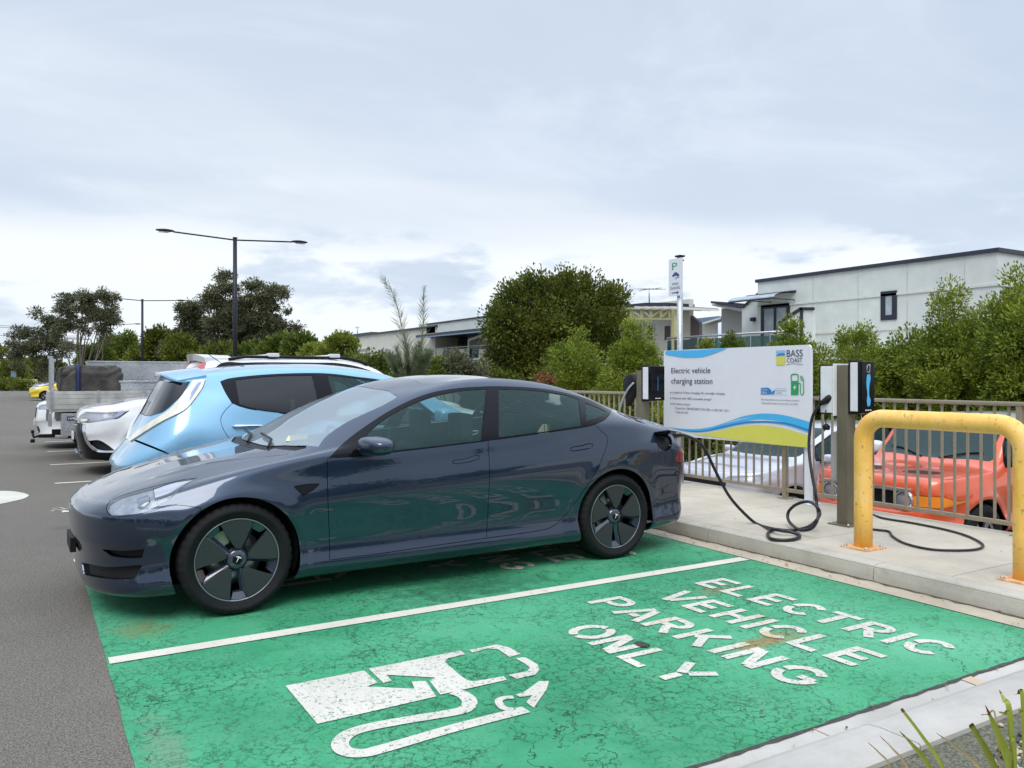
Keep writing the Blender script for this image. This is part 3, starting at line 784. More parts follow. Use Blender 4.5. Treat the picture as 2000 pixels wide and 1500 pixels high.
# ------------------------------------------------------------------ ground, paving and painted markings
def asphalt_mat(name, base=(.215, .193, .160), dark=.6):
    t = NT(name); v = t.co()
    big = t.noise(v, .35, 5, .6); mid = t.noise(v, 3.0, 6, .65); fine = t.noise(v, 95, 3, .7); sp = t.noise(v, 210, 2, .8)
    c = t.ramp(big, [(.3, tuple(x*.80 for x in base)+(1,)), (.7, tuple(x*1.12 for x in base)+(1,))])
    c = t.mix(t.ramp(mid, [(.35, .0), (.75, .55)]), c, tuple(x*.66 for x in base)); c = t.mix(t.ramp(t.noise(v, 1.1, 6, .7, .8), [(.60, 0), (.74, .5)]), c, tuple(x*1.35 for x in base)); c = t.mix(t.ramp(t.noise(v, 34, 4, .8), [(.35, .55), (.6, 0)]), c, tuple(x*.5 for x in base)); c = t.mix(t.ramp(t.noise(v, .9, 4, .6, .3), [(.64, 0), (.72, .45)]), c, (.05, .048, .045))
    c = t.mix(t.ramp(fine, [(.40, 1), (.58, 0)]), c, tuple(x*.30 for x in base))
    c = t.mix(t.ramp(sp, [(.57, 0), (.68, .9)]), c, (.50, .48, .43))
    t.set(Base_Color=c, Roughness=.88, Specular_IOR_Level=.3)
    t.bump(t.math('ADD', fine, t.math('MULTIPLY', sp, .5)), .75, .006); return t.m
def cracks(t, v, sc, thr, warp=.5, mask_sc=.8, mask=(.35, .6), seed=0.0):
    nz = t.n('TexNoise'); nz.inputs['Scale'].default_value = sc*1.6; nz.inputs['Detail'].default_value = 6; nz.inputs['Roughness'].default_value = .65; t.l(v, nz.inputs['Vector'])
    off = t.n('VectorMath', operation='MULTIPLY_ADD'); t.l(nz.outputs['Color'], off.inputs[0]); off.inputs[1].default_value = (warp/sc,)*3; t.l(v, off.inputs[2])
    vo = t.n('TexVoronoi', feature='DISTANCE_TO_EDGE'); vo.inputs['Scale'].default_value = sc; t.l(off.outputs[0], vo.inputs['Vector'])
    line = t.ramp(vo.outputs['Distance'], [(0, 1), (thr, 0)])
    m = t.ramp(t.noise(v, mask_sc+seed*.0, 4), [(mask[0], 0), (mask[1], 1)])
    br = t.ramp(t.noise(v, sc*1.3+3.7, 4, .6), [(.40, 0), (.52, 1)])
    return t.math('MULTIPLY', t.math('MULTIPLY', line, m), br)
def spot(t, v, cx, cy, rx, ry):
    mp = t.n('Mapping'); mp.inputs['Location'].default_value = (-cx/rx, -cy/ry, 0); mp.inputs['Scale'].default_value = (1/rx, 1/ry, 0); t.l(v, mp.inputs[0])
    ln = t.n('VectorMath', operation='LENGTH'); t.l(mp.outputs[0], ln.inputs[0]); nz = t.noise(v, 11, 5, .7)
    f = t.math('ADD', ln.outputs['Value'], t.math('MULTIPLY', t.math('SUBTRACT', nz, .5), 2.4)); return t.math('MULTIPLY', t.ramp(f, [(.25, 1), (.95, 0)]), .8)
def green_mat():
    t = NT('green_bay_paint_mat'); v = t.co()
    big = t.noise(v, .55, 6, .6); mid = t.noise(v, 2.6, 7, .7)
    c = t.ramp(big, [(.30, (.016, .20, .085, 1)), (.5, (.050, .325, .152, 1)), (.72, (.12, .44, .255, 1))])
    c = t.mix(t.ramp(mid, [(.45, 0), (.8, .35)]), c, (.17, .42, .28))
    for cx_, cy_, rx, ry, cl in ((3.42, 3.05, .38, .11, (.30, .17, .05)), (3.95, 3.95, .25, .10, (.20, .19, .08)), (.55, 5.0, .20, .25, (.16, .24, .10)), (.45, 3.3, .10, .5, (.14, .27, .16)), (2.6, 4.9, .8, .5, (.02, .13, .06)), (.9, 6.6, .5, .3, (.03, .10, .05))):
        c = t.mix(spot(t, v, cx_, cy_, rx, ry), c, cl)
    # stains
    st = t.math('MULTIPLY', t.ramp(t.noise(v, 1.9, 5, .6, 1.2), [(.66, 0), (.78, .55)]), 1.0)
    c = t.mix(st, c, (.16, .15, .06))
    pit = t.noise(v, 60, 3, .75); p2 = t.noise(v, 24, 5, .75)
    pits = t.math('MULTIPLY', t.ramp(pit, [(.54, 0), (.64, 1)]), t.ramp(t.noise(v, 1.3, 5), [(.42, .15), (.62, .75)]))
    c = t.mix(pits, c, (.010, .10, .055))
    k1 = cracks(t, v, 2.1, .008, 1.3, 1.1, (.40, .55)); k2 = cracks(t, v, 6.2, .014, 1.3, 1.6, (.52, .62)); k3 = cracks(t, v, .95, .0042, .8, .9, (.30, .48)); k4 = cracks(t, v, 17, .040, 1.3, 1.4, (.42, .62))
    k = t.math('MAXIMUM', t.math('MAXIMUM', t.math('MULTIPLY', k1, 1.0), t.math('MULTIPLY', k2, .7)), t.math('MAXIMUM', k3, t.math('MULTIPLY', k4, .7)))
    c = t.mix(k, c, (.012, .03, .02))
    t.set(Base_Color=c, Roughness=.62, Specular_IOR_Level=.35)
    h = t.math('SUBTRACT', t.math('ADD', t.math('MULTIPLY', p2, 1.2), t.math('MULTIPLY', pit, .6)), t.math('MULTIPLY', k, 2.5))
    t.bump(h, .7, .006); return t.m
def marking_mat(name, col=(.70, .67, .58), under=(.05, .10, .07), wear=.62, rust=False):
    t = NT(name); v = t.co()
    c = t.ramp(t.noise(v, 2.2, 5), [(.3, tuple(x*.86 for x in col)+(1,)), (.7, tuple(x*1.06 for x in col)+(1,))])
    if rust:
        c = t.mix(t.math('MULTIPLY', spot(t, v, 3.45, 3.08, .30, .10), .7), c, (.50, .30, .10)); c = t.mix(spot(t, v, 2.35, 3.15, .12, .12), c, (.60, .38, .15))
    if rust:
        c = t.mix(t.ramp(t.noise(v, 1.55, 4, .6, .4), [(.63, 0), (.72, .85)]), c, (.62, .30, .08))
    w = t.ramp(t.noise(v, 55, 4, .8), [(wear, 0), (wear+.05, 1)])
    c = t.mix(w, c, under)
    k = cracks(t, v, 2.4, .005, .95, 1.7, (.44, .60)); c = t.mix(k, c, under)
    t.set(Base_Color=c, Roughness=.7, Specular_IOR_Level=.3); t.bump(t.noise(v, 70, 3, .7), .4, .004); return t.m
def concrete_mat(name, col=(.40, .375, .33), stain=.5, rust=.3):
    t = NT(name); v = t.co()
    c = t.ramp(t.noise(v, 1.2, 7, .65), [(.25, tuple(x*.70 for x in col)+(1,)), (.75, tuple(x*1.15 for x in col)+(1,))])
    c = t.mix(t.ramp(t.noise(v, 6, 6, .7), [(.5, 0), (.8, stain)]), c, tuple(x*.5 for x in col))
    c = t.mix(t.ramp(t.noise(v, 3.1, 5, .7, .5), [(.60, 0), (.80, rust)]), c, (.26, .19, .11))
    c = t.mix(t.ramp(t.noise(v, 160, 2, .7), [(.62, 0), (.74, .35)]), c, tuple(x*.35 for x in col))
    t.set(Base_Color=c, Roughness=.82, Specular_IOR_Level=.3); t.bump(t.noise(v, 55, 6, .75), .45, .004); return t.m
M['asphalt'] = asphalt_mat('asphalt'); M['asphalt_low'] = asphalt_mat('asphalt_lower', (.20, .19, .17))
M['green'] = green_mat(); M['mark'] = marking_mat('bay_line_paint', (.66, .62, .53)); M['stencil'] = marking_mat('stencil_paint', (.60, .57, .50), (.03, .16, .09), .565, True)
M['mark_far'] = marking_mat('bay_line_paint_far', (.58, .56, .48), (.1, .1, .095), .66)
M['concrete'] = concrete_mat('path_concrete', (.53, .475, .385), .3, .18); M['kerb'] = concrete_mat('kerb_concrete', (.49, .455, .385), .5, .45); M['gutter'] = concrete_mat('gutter_concrete', (.46, .40, .30), .35, .45)
M['pale_concrete'] = concrete_mat('pale_kerb_concrete', (.50, .475, .43), .30, .25)
M['seam'] = mat('joint_dirt', (.045, .038, .03), .9)
M['bitumen'] = mat('bitumen_edge', (.05, .048, .043), .9, bump=.6, bscale=60, var=.35, vscale=40)
LOWZ = -.88
def sheet(name, x0, x1, y0, y1, z, m, nx=1, ny=1, kind='structure'):
    vs = [(x0+(x1-x0)*i/nx, y0+(y1-y0)*j/ny, z) for j in range(ny+1) for i in range(nx+1)]
    fs = [(j*(nx+1)+i, j*(nx+1)+i+1, (j+1)*(nx+1)+i+1, (j+1)*(nx+1)+i) for j in range(ny) for i in range(nx)]
    o = mesh_obj(name, vs, fs, m); return tag(o, kind=kind)
sheet('ground', -900, 7.05, -300, 1500, 0.0, M['asphalt'])
sheet('lower_ground', 7.05, 1300, -300, 1500, LOWZ, M['asphalt_low'])
w_ = MB(); w_.box(7.0, 7.10, -12, 200, LOWZ-.3, -.03); tag(w_.build('retaining_wall', M['kerb']), 'low concrete retaining wall holding up the path edge above the lower cars', 'wall')
# green painted bays (irregular hand-painted left edge)
def tri2(poly):
    P = np.array([(float(p[0]), float(p[1])) for p in poly]); n = len(P)
    r = delaunay_2d_cdt([Vector(p) for p in P], [(i, (i+1) % n) for i in range(n)], [], 0, 1e-7, False)
    V = np.array([tuple(v) for v in r[0]]); F = [f for f in r[2]]; c = np.array([V[list(f)].mean(0) for f in F]); k = pip(c, P)
    return [tuple(v) for v in V], [tuple(f) for f, q in zip(F, k) if q]
def greenbay():
    random.seed(4); L = []
    y = 2.20
    while y < 7.06:
        L.append((.335+random.uniform(-.004, .004), y)); y += .11
    L.append((.335, 7.06)); P = L+[(4.82, 7.06), (4.82, 2.20)]
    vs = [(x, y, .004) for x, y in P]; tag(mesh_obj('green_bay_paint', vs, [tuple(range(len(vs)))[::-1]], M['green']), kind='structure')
greenbay()
def facing_up(o):
    for p in o.data.polygons:
        if p.normal.z < 0: p.flip()
    return o
def flat(mb, poly, z=.008, th=None):
    P = [(float(p[0]), float(p[1]), z) for p in poly]
    a = sum(P[i][0]*P[(i+1) % len(P)][1]-P[(i+1) % len(P)][0]*P[i][1] for i in range(len(P)))
    mb.add(P if a > 0 else P[::-1], [tuple(range(len(P)))])
def ribbon(mb, pts, w, z=.008, closed=False):
    P = [np.array(p[:2], float) for p in pts]; n = len(P); L = []; Rr = []
    for i in range(n):
        a = P[i-1] if (i > 0 or closed) else P[i]; b = P[(i+1) % n] if (i < n-1 or closed) else P[i]
        d = b-a; d /= np.linalg.norm(d)+1e-9; nn = np.array([-d[1], d[0]])*w/2
        L.append(P[i]+nn); Rr.append(P[i]-nn)
    vs = [(*p, z) for p in L]+[(*p, z) for p in Rr]
    mb.add(vs, [(i, n+i, n+(i+1) % n, (i+1) % n) for i in range(n if closed else n-1)])
ln = MB(); random.seed(1)
flat(ln, [(.345, 4.462), (4.80, 4.455), (4.80, 4.560), (.345, 4.567)], .009)
tag(ln.build('bay_line', M['mark']), kind='structure')
ln = MB()
for k in range(0, 22):
    y = 7.12+2.635*k
    flat(ln, [(.30, y-.05), (4.95, y-.05), (4.95, y+.05), (.30, y+.05)], .006)
for k in range(14):
    y = 5.9+2.635*k
    if k > 9: flat(ln, [(-9.5, y+20), (-14, y+20), (-14, y+20.1), (-9.5, y+20.1)], .006)
tag(ln.build('bay_lines', M['mark_far']), kind='structure')
ln = MB()
for k in range(12):
    y = 4.9+2.635*k; flat(ln, [(7.9, y-.05), (12.6, y-.05), (12.6, y+.05), (7.9, y+.05)], LOWZ+.006)
tag(ln.build('lower_bay_lines', M['mark_far']), kind='structure')
# leaf-shaped island paint at the far left of the aisle
P = [onz(u, v) for u, v in smoothpoly([(-60, 975), (-10, 961), (22, 960), (48, 964), (57, 968, 'c'), (48, 974), (20, 981), (0, 985), (-60, 995)], 5)]
mk = MB(); flat(mk, P, .005)
for q in ([(102, 994), (118, 992), (128, 995), (133, 994)], [(100, 999), (108, 996), (122, 997), (131, 999)]):
    ribbon(mk, [onz(u, v) for u, v in q], .018, .005)
tag(mk.build('aisle_marking', M['mark_far']), kind='structure')
# stencilled letters: strokes in a unit cell (x right, y up)
def arcp(cx, cy, rx, ry, a0, a1, n=9): return [(cx+rx*math.cos(R(a0+(a1-a0)*i/n)), cy+ry*math.sin(R(a0+(a1-a0)*i/n))) for i in range(n+1)]
S = .085
GL = {'E': [[(.09, 0), (.09, 1)], [(.20, 1-S), (.70, 1-S)], [(.20, .5), (.60, .5)], [(.20, S), (.70, S)]],
 'L': [[(.09, 0), (.09, 1)], [(.20, S), (.68, S)]],
 'C': [arcp(.42, .5, .34, .42, 38, 172), arcp(.42, .5, .34, .42, 188, 322)],
 'T': [[(0, 1-S), (.74, 1-S)], [(.37, 0), (.37, .80)]],
 'R': [[(.09, 0), (.09, 1)], [(.20, 1-S), (.42, 1-S)]+arcp(.42, .70, .24, .215, 90, -90)+[(.20, .485)], [(.38, .40), (.70, 0)]],
 'I': [[(.12, 0), (.12, 1)]], 'V': [[(.02, 1), (.33, .02)], [(.70, 1), (.42, .10)]],
 'H': [[(.09, 0), (.09, 1)], [(.65, 0), (.65, 1)], [(.20, .5), (.54, .5)]],
 'P': [[(.09, 0), (.09, 1)], [(.20, 1-S), (.42, 1-S)]+arcp(.42, .68, .25, .235, 90, -90)+[(.20, .445)]],
 'A': [[(.02, 0), (.33, .98)], [(.76, 0), (.45, .93)], [(.27, .30), (.52, .30)]],
 'K': [[(.09, 0), (.09, 1)], [(.22, .42), (.66, 1)], [(.38, .52), (.70, 0)]],
 'N': [[(.09, 0), (.09, 1)], [(.66, 0), (.66, 1)], [(.20, .95), (.56, .06)]],
 'G': [arcp(.42, .5, .34, .42, 38, 172), arcp(.42, .5, .34, .42, 188, 345)+[(.75, .46)], [(.76, .46), (.46, .46)]],
 'O': [arcp(.42, .5, .35, .42, 98, 262), arcp(.42, .5, .35, .42, -82, 82)],
 'Y': [[(.02, 1), (.33, .50)], [(.72, 1), (.45, .56)], [(.37, 0), (.37, .42)]]}
def stencil(mb, text, x0, y0, h, y1, z=.008):
    """text reads towards -Y, its top points to +X"""
    z0_ = z; adv = {'I': .38}; tot = sum(adv.get(c, .95) for c in text)-.2; k = (y0-y1)/tot; cx = 0
    for c in text:
        z = z0_
        for st in GL[c]:
            pts = [(x0+h*p[1], y0-k*(cx+p[0])) for p in st]
            if len(st) > 2 and c in 'COG' : pts = [np.array(p) for p in pts]
            z += .00025; ribbon(mb, pts, .052, z)
        cx += adv.get(c, .95)
def stencil_block(dy, name):
    mb = MB()
    for tx, x0, y0, y1, h in (('ELECTRIC', 3.93, 4.15, 2.46, .28), ('VEHICLE', 3.47, 4.02, 2.55, .28), ('PARKING', 3.02, 4.15, 2.53, .27), ('ONLY', 2.56, 3.76, 2.82, .27)):
        stencil(mb, tx, x0, y0+dy, h, y1+dy)
    f = lambda x, y: (lambda p: (p[0], p[1]+dy))(onz(100+x/2, 1100+y/2))
    for poly in ([(915, 485), (1222, 425), (1275, 473), (1232, 488), (1420, 497), (1408, 468), (1462, 466), (1505, 527), (1040, 635)],
                 [(1240, 418), (1600, 347), (1618, 362), (1550, 377), (1538, 392), (1600, 446), (1625, 463), (1652, 468), (1768, 448), (1780, 462), (1610, 500), (1520, 520), (1478, 466), (1500, 453), (1310, 442), (1330, 466), (1297, 474)],
                 [(1632, 345), (1740, 323), (1790, 335), (1835, 360), (1790, 372), (1748, 343), (1705, 338), (1645, 355)],
                 [(1815, 378), (1850, 372), (1898, 400), (1910, 420), (1890, 442), (1820, 458), (1785, 443), (1860, 428), (1870, 414), (1850, 398)],
                 [(1815, 520), (1850, 508), (1905, 467), (1945, 467), (1935, 500), (1885, 572), (1855, 550), (1880, 522), (1832, 530)]):
        P = [f(x, y) for x, y in poly]; tv, tf = tri2(P); mb.add([(v[0], v[1], .008) for v in tv], tf)
    hose = [f(*p) for p in crom([(1575, 508), (1612, 522), (1634, 545), (1625, 570), (1580, 588), (1400, 618), (1240, 648), (1160, 675), (1128, 712), (1150, 742), (1215, 750), (1310, 728), (1560, 655), (1855, 578)], 7)]
    ribbon(mb, hose, .068, .0085)
    ribbon(mb, [f(*p) for p in crom([(1805, 580), (1765, 572), (1748, 548), (1762, 535), (1805, 530)], 6)], .035, .009)
    # make sure everything faces up
    o = mb.build(name, M['stencil'])
    for p in o.data.polygons:
        if p.normal.z < 0: p.flip()
    return tag(o, kind='structure')
stencil_block(0, 'stencil_marking'); stencil_block(2.6, 'stencil_marking')
# stain and tar patch between the letters
t = NT('tar_patch'); t.set(Base_Color=(.05, .045, .04, 1), Roughness=.95); t.bump(t.noise(t.co(), 120, 3), .8, .006); M['tar'] = t.m
pt = MB(); c0 = onz(1254, 1262); random.seed(3)
flat(pt, [(c0[0]+.035*math.cos(a)*random.uniform(.8, 1.2), c0[1]+.05*math.sin(a)*random.uniform(.8, 1.2)) for a in np.linspace(0, 2*math.pi, 16)[:-1]], .012)
tag(pt.build('tar_patch', M['tar']), kind='structure')
gm = MB(); random.seed(12); yy = 1.9; tp = []; bp = []
while yy < 30:
    tp.append((5.046, yy)); bp.append((5.046-random.uniform(.012, .05), yy)); yy += .07
n_ = len(tp); gm.add([(a, b, .0075) for a, b in bp]+[(a, b, .0075) for a, b in tp], [(i, n_+i, n_+i+1, i+1) for i in range(n_-1)]); tag(facing_up(gm.build('gutter_dirt', mat('gutter_dirt_mat', (.10, .075, .045), .95, var=.5, vscale=20))), kind='structure')
lt = MB(); rng_ = np.random.RandomState(4)
for k in range(130):
    q = rng_.rand(); x_, y_ = (rng_.uniform(4.85, 5.04), rng_.uniform(2.2, 7)) if q < .6 else (rng_.uniform(.5, 6.8), rng_.uniform(1.8, 6.5)) if q < .8 else (rng_.uniform(1.5, 4.8), rng_.uniform(2.06, 2.24))
    z_ = .128 if x_ > 5.2 else .013; a_ = rng_.uniform(0, 6.3); s_ = rng_.uniform(.006, .016); c_, d_ = math.cos(a_)*s_, math.sin(a_)*s_
    lt.add([(x_-c_, y_-d_, z_), (x_+d_*.4, y_-c_*.4, z_+.004), (x_+c_, y_+d_, z_), (x_-d_*.4, y_+c_*.4, z_+.001)], [(0, 1, 2, 3)])
tag(facing_up(lt.build('leaf_litter', mat('litter', (.16, .09, .04), .8, var=.5, vscale=3))), 'scattered small dry leaves and grit along the gutter', 'leaf litter', None, 'stuff')
# gutter, kerb, footpath along +Y
sheet('gutter', 4.835, 5.06, 1.0, 60, .0045, M['gutter'], 1, 1)
bt = MB(); 
for k in range(60):
    y0 = 2.2+.08*k; pass
def kerb_profile(): return [(5.045, 0), (5.05, .05), (5.058, .095), (5.075, .114), (5.10, .121), (5.185, .121), (5.185, 0)]
kb = MB(); y = 3.56-1.6*3
while y < 62:
    kb.prism(kerb_profile(), y+.004, y+1.596, 'y'); y += 1.6
kb.box(5.06, 5.18, -1, 62, -.01, .108); o = kb.build('kerb', M['kerb']); tag(o, kind='structure')
sj = MB(); sj.box(5.184, 5.196, -1, 62, 0, .113); o = sj.build('kerb_joint', M['seam']); tag(o, kind='structure')
pb = MB(); y = 1.8-1.29
while y < 60:
    pb.box(5.196, 7.10, y+.004, y+1.286, -.02, .12, .004); y += 1.29
o = pb.build('footpath', M['concrete']); tag(o, kind='structure')
pb = MB(); pb.box(5.2, 7.09, -1, 61, -.03, .108); tag(pb.build('footpath_joints', M['seam']), kind='structure')
# near kerb with gutter along +X, garden bed in front
sheet('near_gutter', -3, 4.83, 2.045, 2.195, .0045, M['pale_concrete'])
be = MB(); random.seed(9); pts = []; x = .3
top = []; bot = []
while x < 4.83:
    top.append((x, 2.205+random.uniform(-.004, .008))); bot.append((x, 2.186+random.uniform(-.006, .004))); x += .05
n = len(top); be.add([(a, b, .0075) for a, b in bot]+[(a, b, .0075) for a, b in top], [(i, i+1, n+i+1, n+i) for i in range(n-1)])
tag(be.build('bitumen_edge', M['bitumen']), kind='structure')
nk = MB(); prof = [(2.05, 0), (2.03, .03), (2.0, .075), (1.975, .10), (1.94, .114), (1.90, .12), (1.745, .12), (1.735, .113), (1.735, 0)]
for x0, x1 in ((-3, .60), (.604, 2.726), (2.732, 3.80), (3.804, 6.2)):
    vs = [(x0, a, b) for a, b in prof]+[(x1, a, b) for a, b in prof]; n = len(prof)
    nk.add(vs, [(i, i+1, n+i+1, n+i)[::-1] for i in range(n-1)]+[tuple(range(n)), tuple(range(n, 2*n))[::-1]], False)
o = nk.build('near_kerb', M['pale_concrete']); tag(o, kind='structure')
o.data.polygons.foreach_set('use_smooth', [False]*len(o.data.polygons))
nj = MB()
flat(nj, [(3.74, 2.05), (3.80, 2.05), (3.84, 2.19), (3.76, 2.19)], .008)
flat(nj, [(2.722, 2.05), (2.728, 2.05), (2.728, 2.19), (2.722, 2.19)], .008)
tag(nj.build('kerb_filler', mat('joint_filler', (.50, .40, .28), .8)), kind='structure')
# garden bed
t = NT('garden_soil'); v = t.co(); f1 = t.noise(v, 90, 4, .8); f2 = t.noise(v, 8, 4)
c = t.ramp(f1, [(.36, (.05, .05, .035, 1)), (.50, (.17, .17, .12, 1)), (.64, (.34, .34, .26, 1))]); c = t.mix(t.ramp(f2, [(.4, 0), (.7, .4)]), c, (.14, .14, .09))
t.set(Base_Color=c, Roughness=.95); t.bump(f1, 1.0, .015); M['soil'] = t.m
sheet('garden_bed', -3, 6.2, -6, 1.736, .095, M['soil'])
# ------------------------------------------------------------------ street furniture
def textmesh(s, size=1.0):
    cu = bpy.data.curves.new('t', 'FONT'); cu.body = s; cu.size = size; o = bpy.data.objects.new('t', cu); COL.objects.link(o)
    bpy.context.view_layer.update(); dg = bpy.context.evaluated_depsgraph_get(); me = bpy.data.meshes.new_from_object(o.evaluated_get(dg))
    V = np.array([v.co[:] for v in me.vertices]) if len(me.vertices) else np.zeros((0, 3)); F = [tuple(p.vertices) for p in me.polygons]
    bpy.data.objects.remove(o); bpy.data.curves.remove(cu); bpy.data.meshes.remove(me); return V, F
def textfit(mb, s, org, right, up, width=None, height=None, capref='H', off=0.0):
    """fit text: baseline start org, unit vectors right/up, total width, cap height"""
    V, F = textmesh(s); 
    if not len(V): return
    H, _ = textmesh(capref); ch = H[:, 1].max()
    sy = height/ch; x0, x1 = V[:, 0].min(), V[:, 0].max(); sx = (width/(x1-x0)) if width else sy
    org, right, up = (np.array(a, float) for a in (org, right, up)); nrm = np.cross(right, up)
    P = org+np.outer((V[:, 0]-x0)*sx, right)+np.outer(V[:, 1]*sy, up)+nrm*off
    mb.add(P, F)
def facing(o, d):
    for p in o.data.polygons:
        if p.normal.dot(Vector(d)) < 0: p.flip()
    return o
# --- yellow hoop bollard
t = NT('yellow_hoop_paint'); v = t.co()
c = t.ramp(t.noise(v, 4, 6, .65), [(.3, (.84, .44, .07, 1)), (.52, (.90, .53, .13, 1)), (.72, (.92, .60, .24, 1))])
sep = t.n('SeparateXYZ'); t.l(v, sep.inputs[0])
strk = t.noise(t.co(scale=(22, 22, 2.2)), 1.0, 5, .7); c = t.mix(t.ramp(strk, [(.55, 0), (.75, .75)]), c, (.70, .38, .05))
c = t.mix(t.ramp(t.noise(v, 26, 4, .7), [(.60, 0), (.66, .8)]), c, (.42, .22, .06))
t.set(Base_Color=c, Roughness=.42, Specular_IOR_Level=.4); t.bump(t.noise(v, 30, 3), .12, .003); M['yellow'] = t.m
t = NT('faded_yellow_plate'); v = t.co(); t.set(Base_Color=t.ramp(t.noise(v, 30, 4), [(.35, (.55, .30, .12, 1)), (.7, (.86, .50, .26, 1))]), Roughness=.6); M['yellow_base'] = t.m
hx, hy0, hy1, hz = 5.48, 2.78, 3.95, 1.115
hoop = empty('yellow_hoop_bollard', (hx, (hy0+hy1)/2, .12), 0, 'yellow steel hoop barrier bolted to the concrete path in front of the fence', 'bollard')
pts = [(0, -(hy1-hy0)/2, .006)]; r = .17; hh = hz-.12; w2 = (hy1-hy0)/2
pts += [(0, -w2, .3), (0, -w2, .6)]
pts += [(0, -w2+r-r*math.cos(R(a)), hh-r+r*math.sin(R(a))) for a in range(0, 91, 9)]
pts += [(0, -w2*.4, hh), (0, w2*.4, hh)]
pts += [(0, w2-r+r*math.sin(R(a)), hh-r+r*math.cos(R(a))) for a in range(0, 91, 9)]
pts += [(0, w2, .6), (0, w2, .3), (0, w2, .006)]
m = MB(); m.tube(pts, .0665, 28); m.build('hoop', M['yellow'], hoop)
for q in (-1, 1):
    m = MB(); m.box(-.12, .12, q*w2-.115, q*w2+.115, 0, .012, .003); m.build('base_plate', M['yellow_base'], hoop)
    for a in (-1, 1):
        for b in (-1, 1):
            m = MB(); m.lathe([(.0005, .028), (.011, .028), (.011, .012), (.018, .012), (.018, .010)], 8, 'z', (a*.09, q*w2+b*.09, 0)); m.build('bolt', M['galv'], hoop)
# --- pool style railing fence along the path edge
t = NT('taupe_powder_coat'); v = t.co(); t.set(Base_Color=t.ramp(t.noise(v, 9, 4), [(.3, (.27, .225, .16, 1)), (.7, (.36, .30, .22, 1))]), Roughness=.42, Metallic=.25); M['taupe'] = t.m
FX = 6.97
fence = empty('railing_fence', (FX, 8, .12), 0, 'taupe metal railing fence with thin upright bars along the raised path edge', 'fence')
m = MB(); m.box(-.032, .032, -7.5, 7.2, 1.065, 1.10, .012); m.build('top_rail', M['taupe'], fence)
m = MB(); m.box(-.02, .02, -7.5, 7.2, .075, .112, .006); m.build('bottom_rail', M['taupe'], fence)
y = 3.57-2.4
while y < 15:
    m = MB(); m.box(-.025, .025, y-8-.025, y-8+.025, 0, 1.065, .004); m.box(-.06, .06, y-8-.06, y-8+.06, 0, .01, .003); m.build('post', M['taupe'], fence); y += 2.4
b0 = None
for k in range(100):
    y = 2.40+.1145*k
    if b0 is None:
        m = MB(); m.box(-.009, .009, -.009, .009, .11, 1.066); b0 = m.build('bar', M['taupe'], fence); b0.location = (0, y-8, 0)
    else:
        c = b0.copy(); COL.objects.link(c); c.parent = fence; c.location = (0, y-8, 0)
# --- information board
BX = 6.85; Y0, Y1, Z0, Z1 = 7.756, 5.535, .70, 1.753
board = empty('information_board', (BX, (Y0+Y1)/2, .12), 0, 'white electric vehicle charging station sign board with blue and yellow waves', 'sign')
O = np.array([BX, (Y0+Y1)/2, .12])
def S_(u, v, lay=0): p = onx(u, v, BX-.016-.0012*lay); return p-O
fy = lambda P: [(p[1], p[2]) for p in P]
m = MB(); out = rrect(Y1-O[1], Y0-O[1], Z0-O[2], Z1-O[2], .035, 5); m.prism(out, -.012, .012, 'x'); m.build('sign_panel', M['white_paint_sign'], board)
def flatpoly(mb, pts, lay, step=5, sm=True):
    q = smoothpoly([( *p,) for p in pts], step) if sm else np.array([p[:2] for p in pts])
    P = [S_(1220+a*.2, 660+b*.2, lay) for a, b in q]
    # keep inside the panel
    P = [np.array([p[0], min(max(p[1], Y1-O[1]+.002), Y0-O[1]-.002), min(max(p[2], Z0-O[2]+.002), Z1-O[2]-.002)]) for p in P]
    v, f = tri2([(p[1], p[2]) for p in P]); mb.add([(P[0][0], a, b) for a, b in v], f)
def layer(name, mat_, polys, lay, sm=True, step=5):
    mb = MB()
    for p in polys: flatpoly(mb, p, lay, step, sm)
    return facing(mb.build(name, mat_, board), (-1, 0, 0))
inks = dict(cyan=(.06, .42, .74), blue=(.03, .20, .50), yellow=(.62, .60, .09), navy=(.02, .06, .20), green=(.01, .30, .09), text=(.02, .03, .06), lightblue=(.25, .50, .75), white=(.68, .69, .73))
for k, v_ in inks.items(): M['ink_'+k] = mat('ink_'+k, v_, .4, var=.03)
layer('cyan_wave', M['ink_cyan'], [[(396, 162, 'c'), (396, 142), (412, 124, 'c'), (560, 122), (700, 119), (850, 108), (1006, 98, 'c'), (930, 130), (840, 162), (750, 186), (640, 192), (520, 184)]], 1)
layer('yellow_wave', M['ink_yellow'], [[(500, 928, 'c'), (620, 940), (750, 938), (900, 912), (1100, 868), (1250, 855), (1400, 858), (1560, 885), (1700, 925), (1834, 965, 'c'), (1832, 1086, 'c'), (1400, 1035), (1000, 985), (620, 938, 'c')]], 1)
layer('blue_wave', M['ink_cyan'], [[(400, 868, 'c'), (550, 886), (700, 890), (850, 868), (1000, 820), (1150, 768), (1300, 742), (1450, 742), (1600, 765), (1836, 830, 'c'), (1836, 940, 'c'), (1700, 890), (1560, 850), (1400, 830), (1250, 832), (1100, 850), (930, 890), (780, 915), (650, 912), (500, 890)]], 1)
layer('wave_line', M['ink_blue'], [[(450, 884, 'c'), (650, 908), (800, 900), (1000, 850), (1200, 815), (1400, 808), (1600, 832), (1836, 905, 'c'), (1836, 925, 'c'), (1600, 850), (1400, 826), (1200, 832), (1000, 866), (800, 912), (650, 918)]], 2)
layer('wave_highlight', M['ink_white'], [[(1180, 812, 'c'), (1350, 800), (1560, 822, 'c'), (1400, 810), (1300, 810)], [(900, 856, 'c'), (1100, 800), (1250, 775, 'c'), (1100, 806)]], 3)
